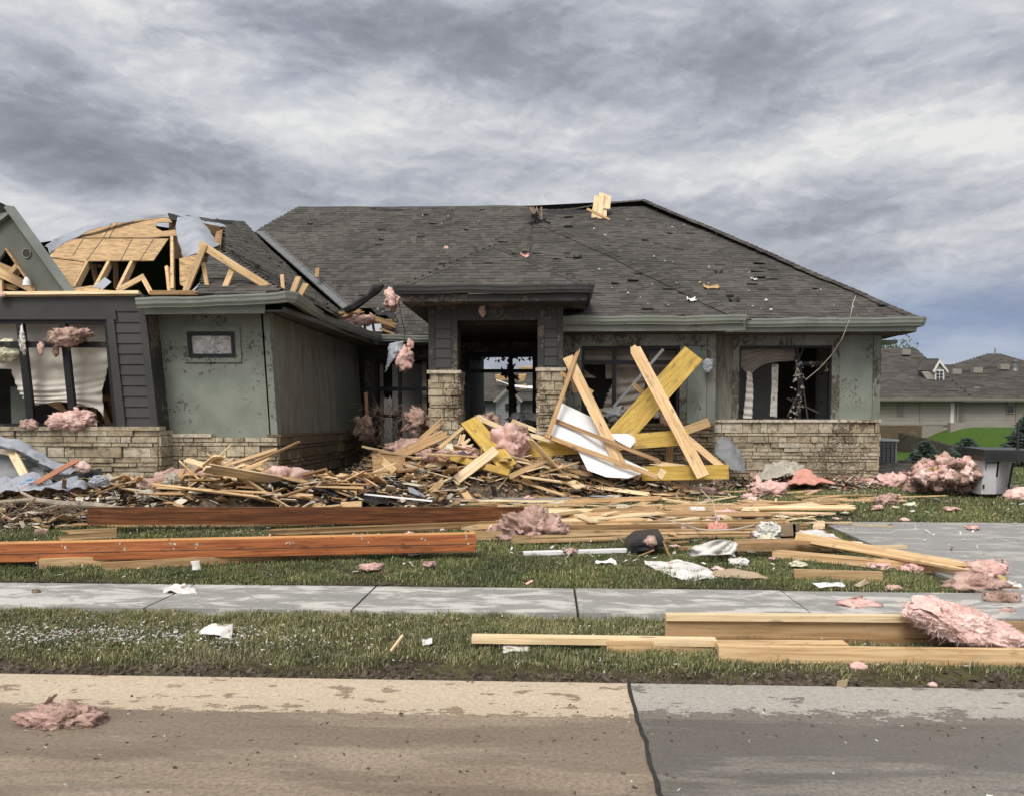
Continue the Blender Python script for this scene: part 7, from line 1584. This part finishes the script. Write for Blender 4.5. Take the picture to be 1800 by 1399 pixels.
# along the right stone base
sheet('coral_sheet', [[at(1388, 846, 14.6), at(1400, 828, 14.9), at(1414, 822, 15.0), at(1424, 832, 14.9)], [at(1384, 850, 14.3), at(1404, 848, 14.3), at(1430, 848, 14.3), at(1470, 848, 14.4)]], 26, 14, M['coral'], None, .04, 5, 61, thick=.03, label='tented coral pink insulation sheet below the right stone base', cat='insulation')
sheet('cream_sheet', [[at(1340, 830, 15.0), at(1362, 812, 15.2), at(1394, 808, 15.3), at(1412, 822, 15.2)], [at(1316, 846, 14.6), at(1350, 840, 14.6), at(1386, 832, 14.7), at(1410, 836, 14.8)]], 30, 14, M['dirtycloth'], None, .05, 5, 62, flat=True, label='crumpled cream sheet against the right stone base', cat='plastic sheet')
for i, (x, y, w_, h_, mm, lb) in enumerate(((1330, 850, 50, 22, 'pinkdirty', 'pink insulation at the left end of the right stone base'), (1362, 846, 46, 20, 'coral', 'coral insulation left of the tented sheet'), (1460, 846, 60, 24, 'yellowfluff', 'yellow insulation mixed with rags right of the tented sheet'), (1486, 850, 40, 18, 'pinkdirty', 'dirty insulation at the right stone corner'), (1520, 850, 60, 14, 'pink', 'low pink strip beyond the right stone corner'))):
    clump((x, y), w_, h_, lb, mm, 180 + i, .6, 4, rough=.6, fuzz=200)
w = MB(); rn = random.Random(8)
for k in range(130):
    p = at(rn.uniform(1420, 1520), rn.uniform(780, 845), 15.3 + rn.uniform(-.3, .3)); d = Vector((rn.uniform(-1, 1), rn.uniform(-.3, .3), rn.uniform(-.3, .9))).normalized()*rn.uniform(.1, .5); w.tube([p - d*.5, p + Vector((0, 0, .02)), p + d*.5], [.008, .005, .002], 4)
w.build('bare_shrub', M['twig'], label='bare twiggy shrub with torn scraps in front of the right stone base', cat='shrub')
for A, B, w_, lb in (((1395, 874), (1540, 870), .06, 'long thin board lying on the right lawn behind the tattered insulation'), ((1424, 880), (1490, 877), .05, 'short thin board parallel in front of the long one on the right lawn'), ((1418, 870), (1475, 848), .1, 'tan board slanting back towards the right stone base'), ((1510, 877), (1665, 872), .05, 'long lath reaching right across the lawn below the brush heap'), ((1374, 896), (1410, 889), .05, 'short splinter on the right lawn near the driveway'), ((1300, 892), (1345, 890), .05, 'short red tan stick on the lawn right of the fixture'), ((1255, 900), (1410, 896), .12, 'brown board flat on the lawn behind the white bag'), ((1684, 868), (1745, 862), .05, 'dark stick lying at the foot of the grey cabinet')):
    flat(A, B, w_, .025, lb, 'lumber' if w_ < .11 else 'lumberold', .02, j1=.05)
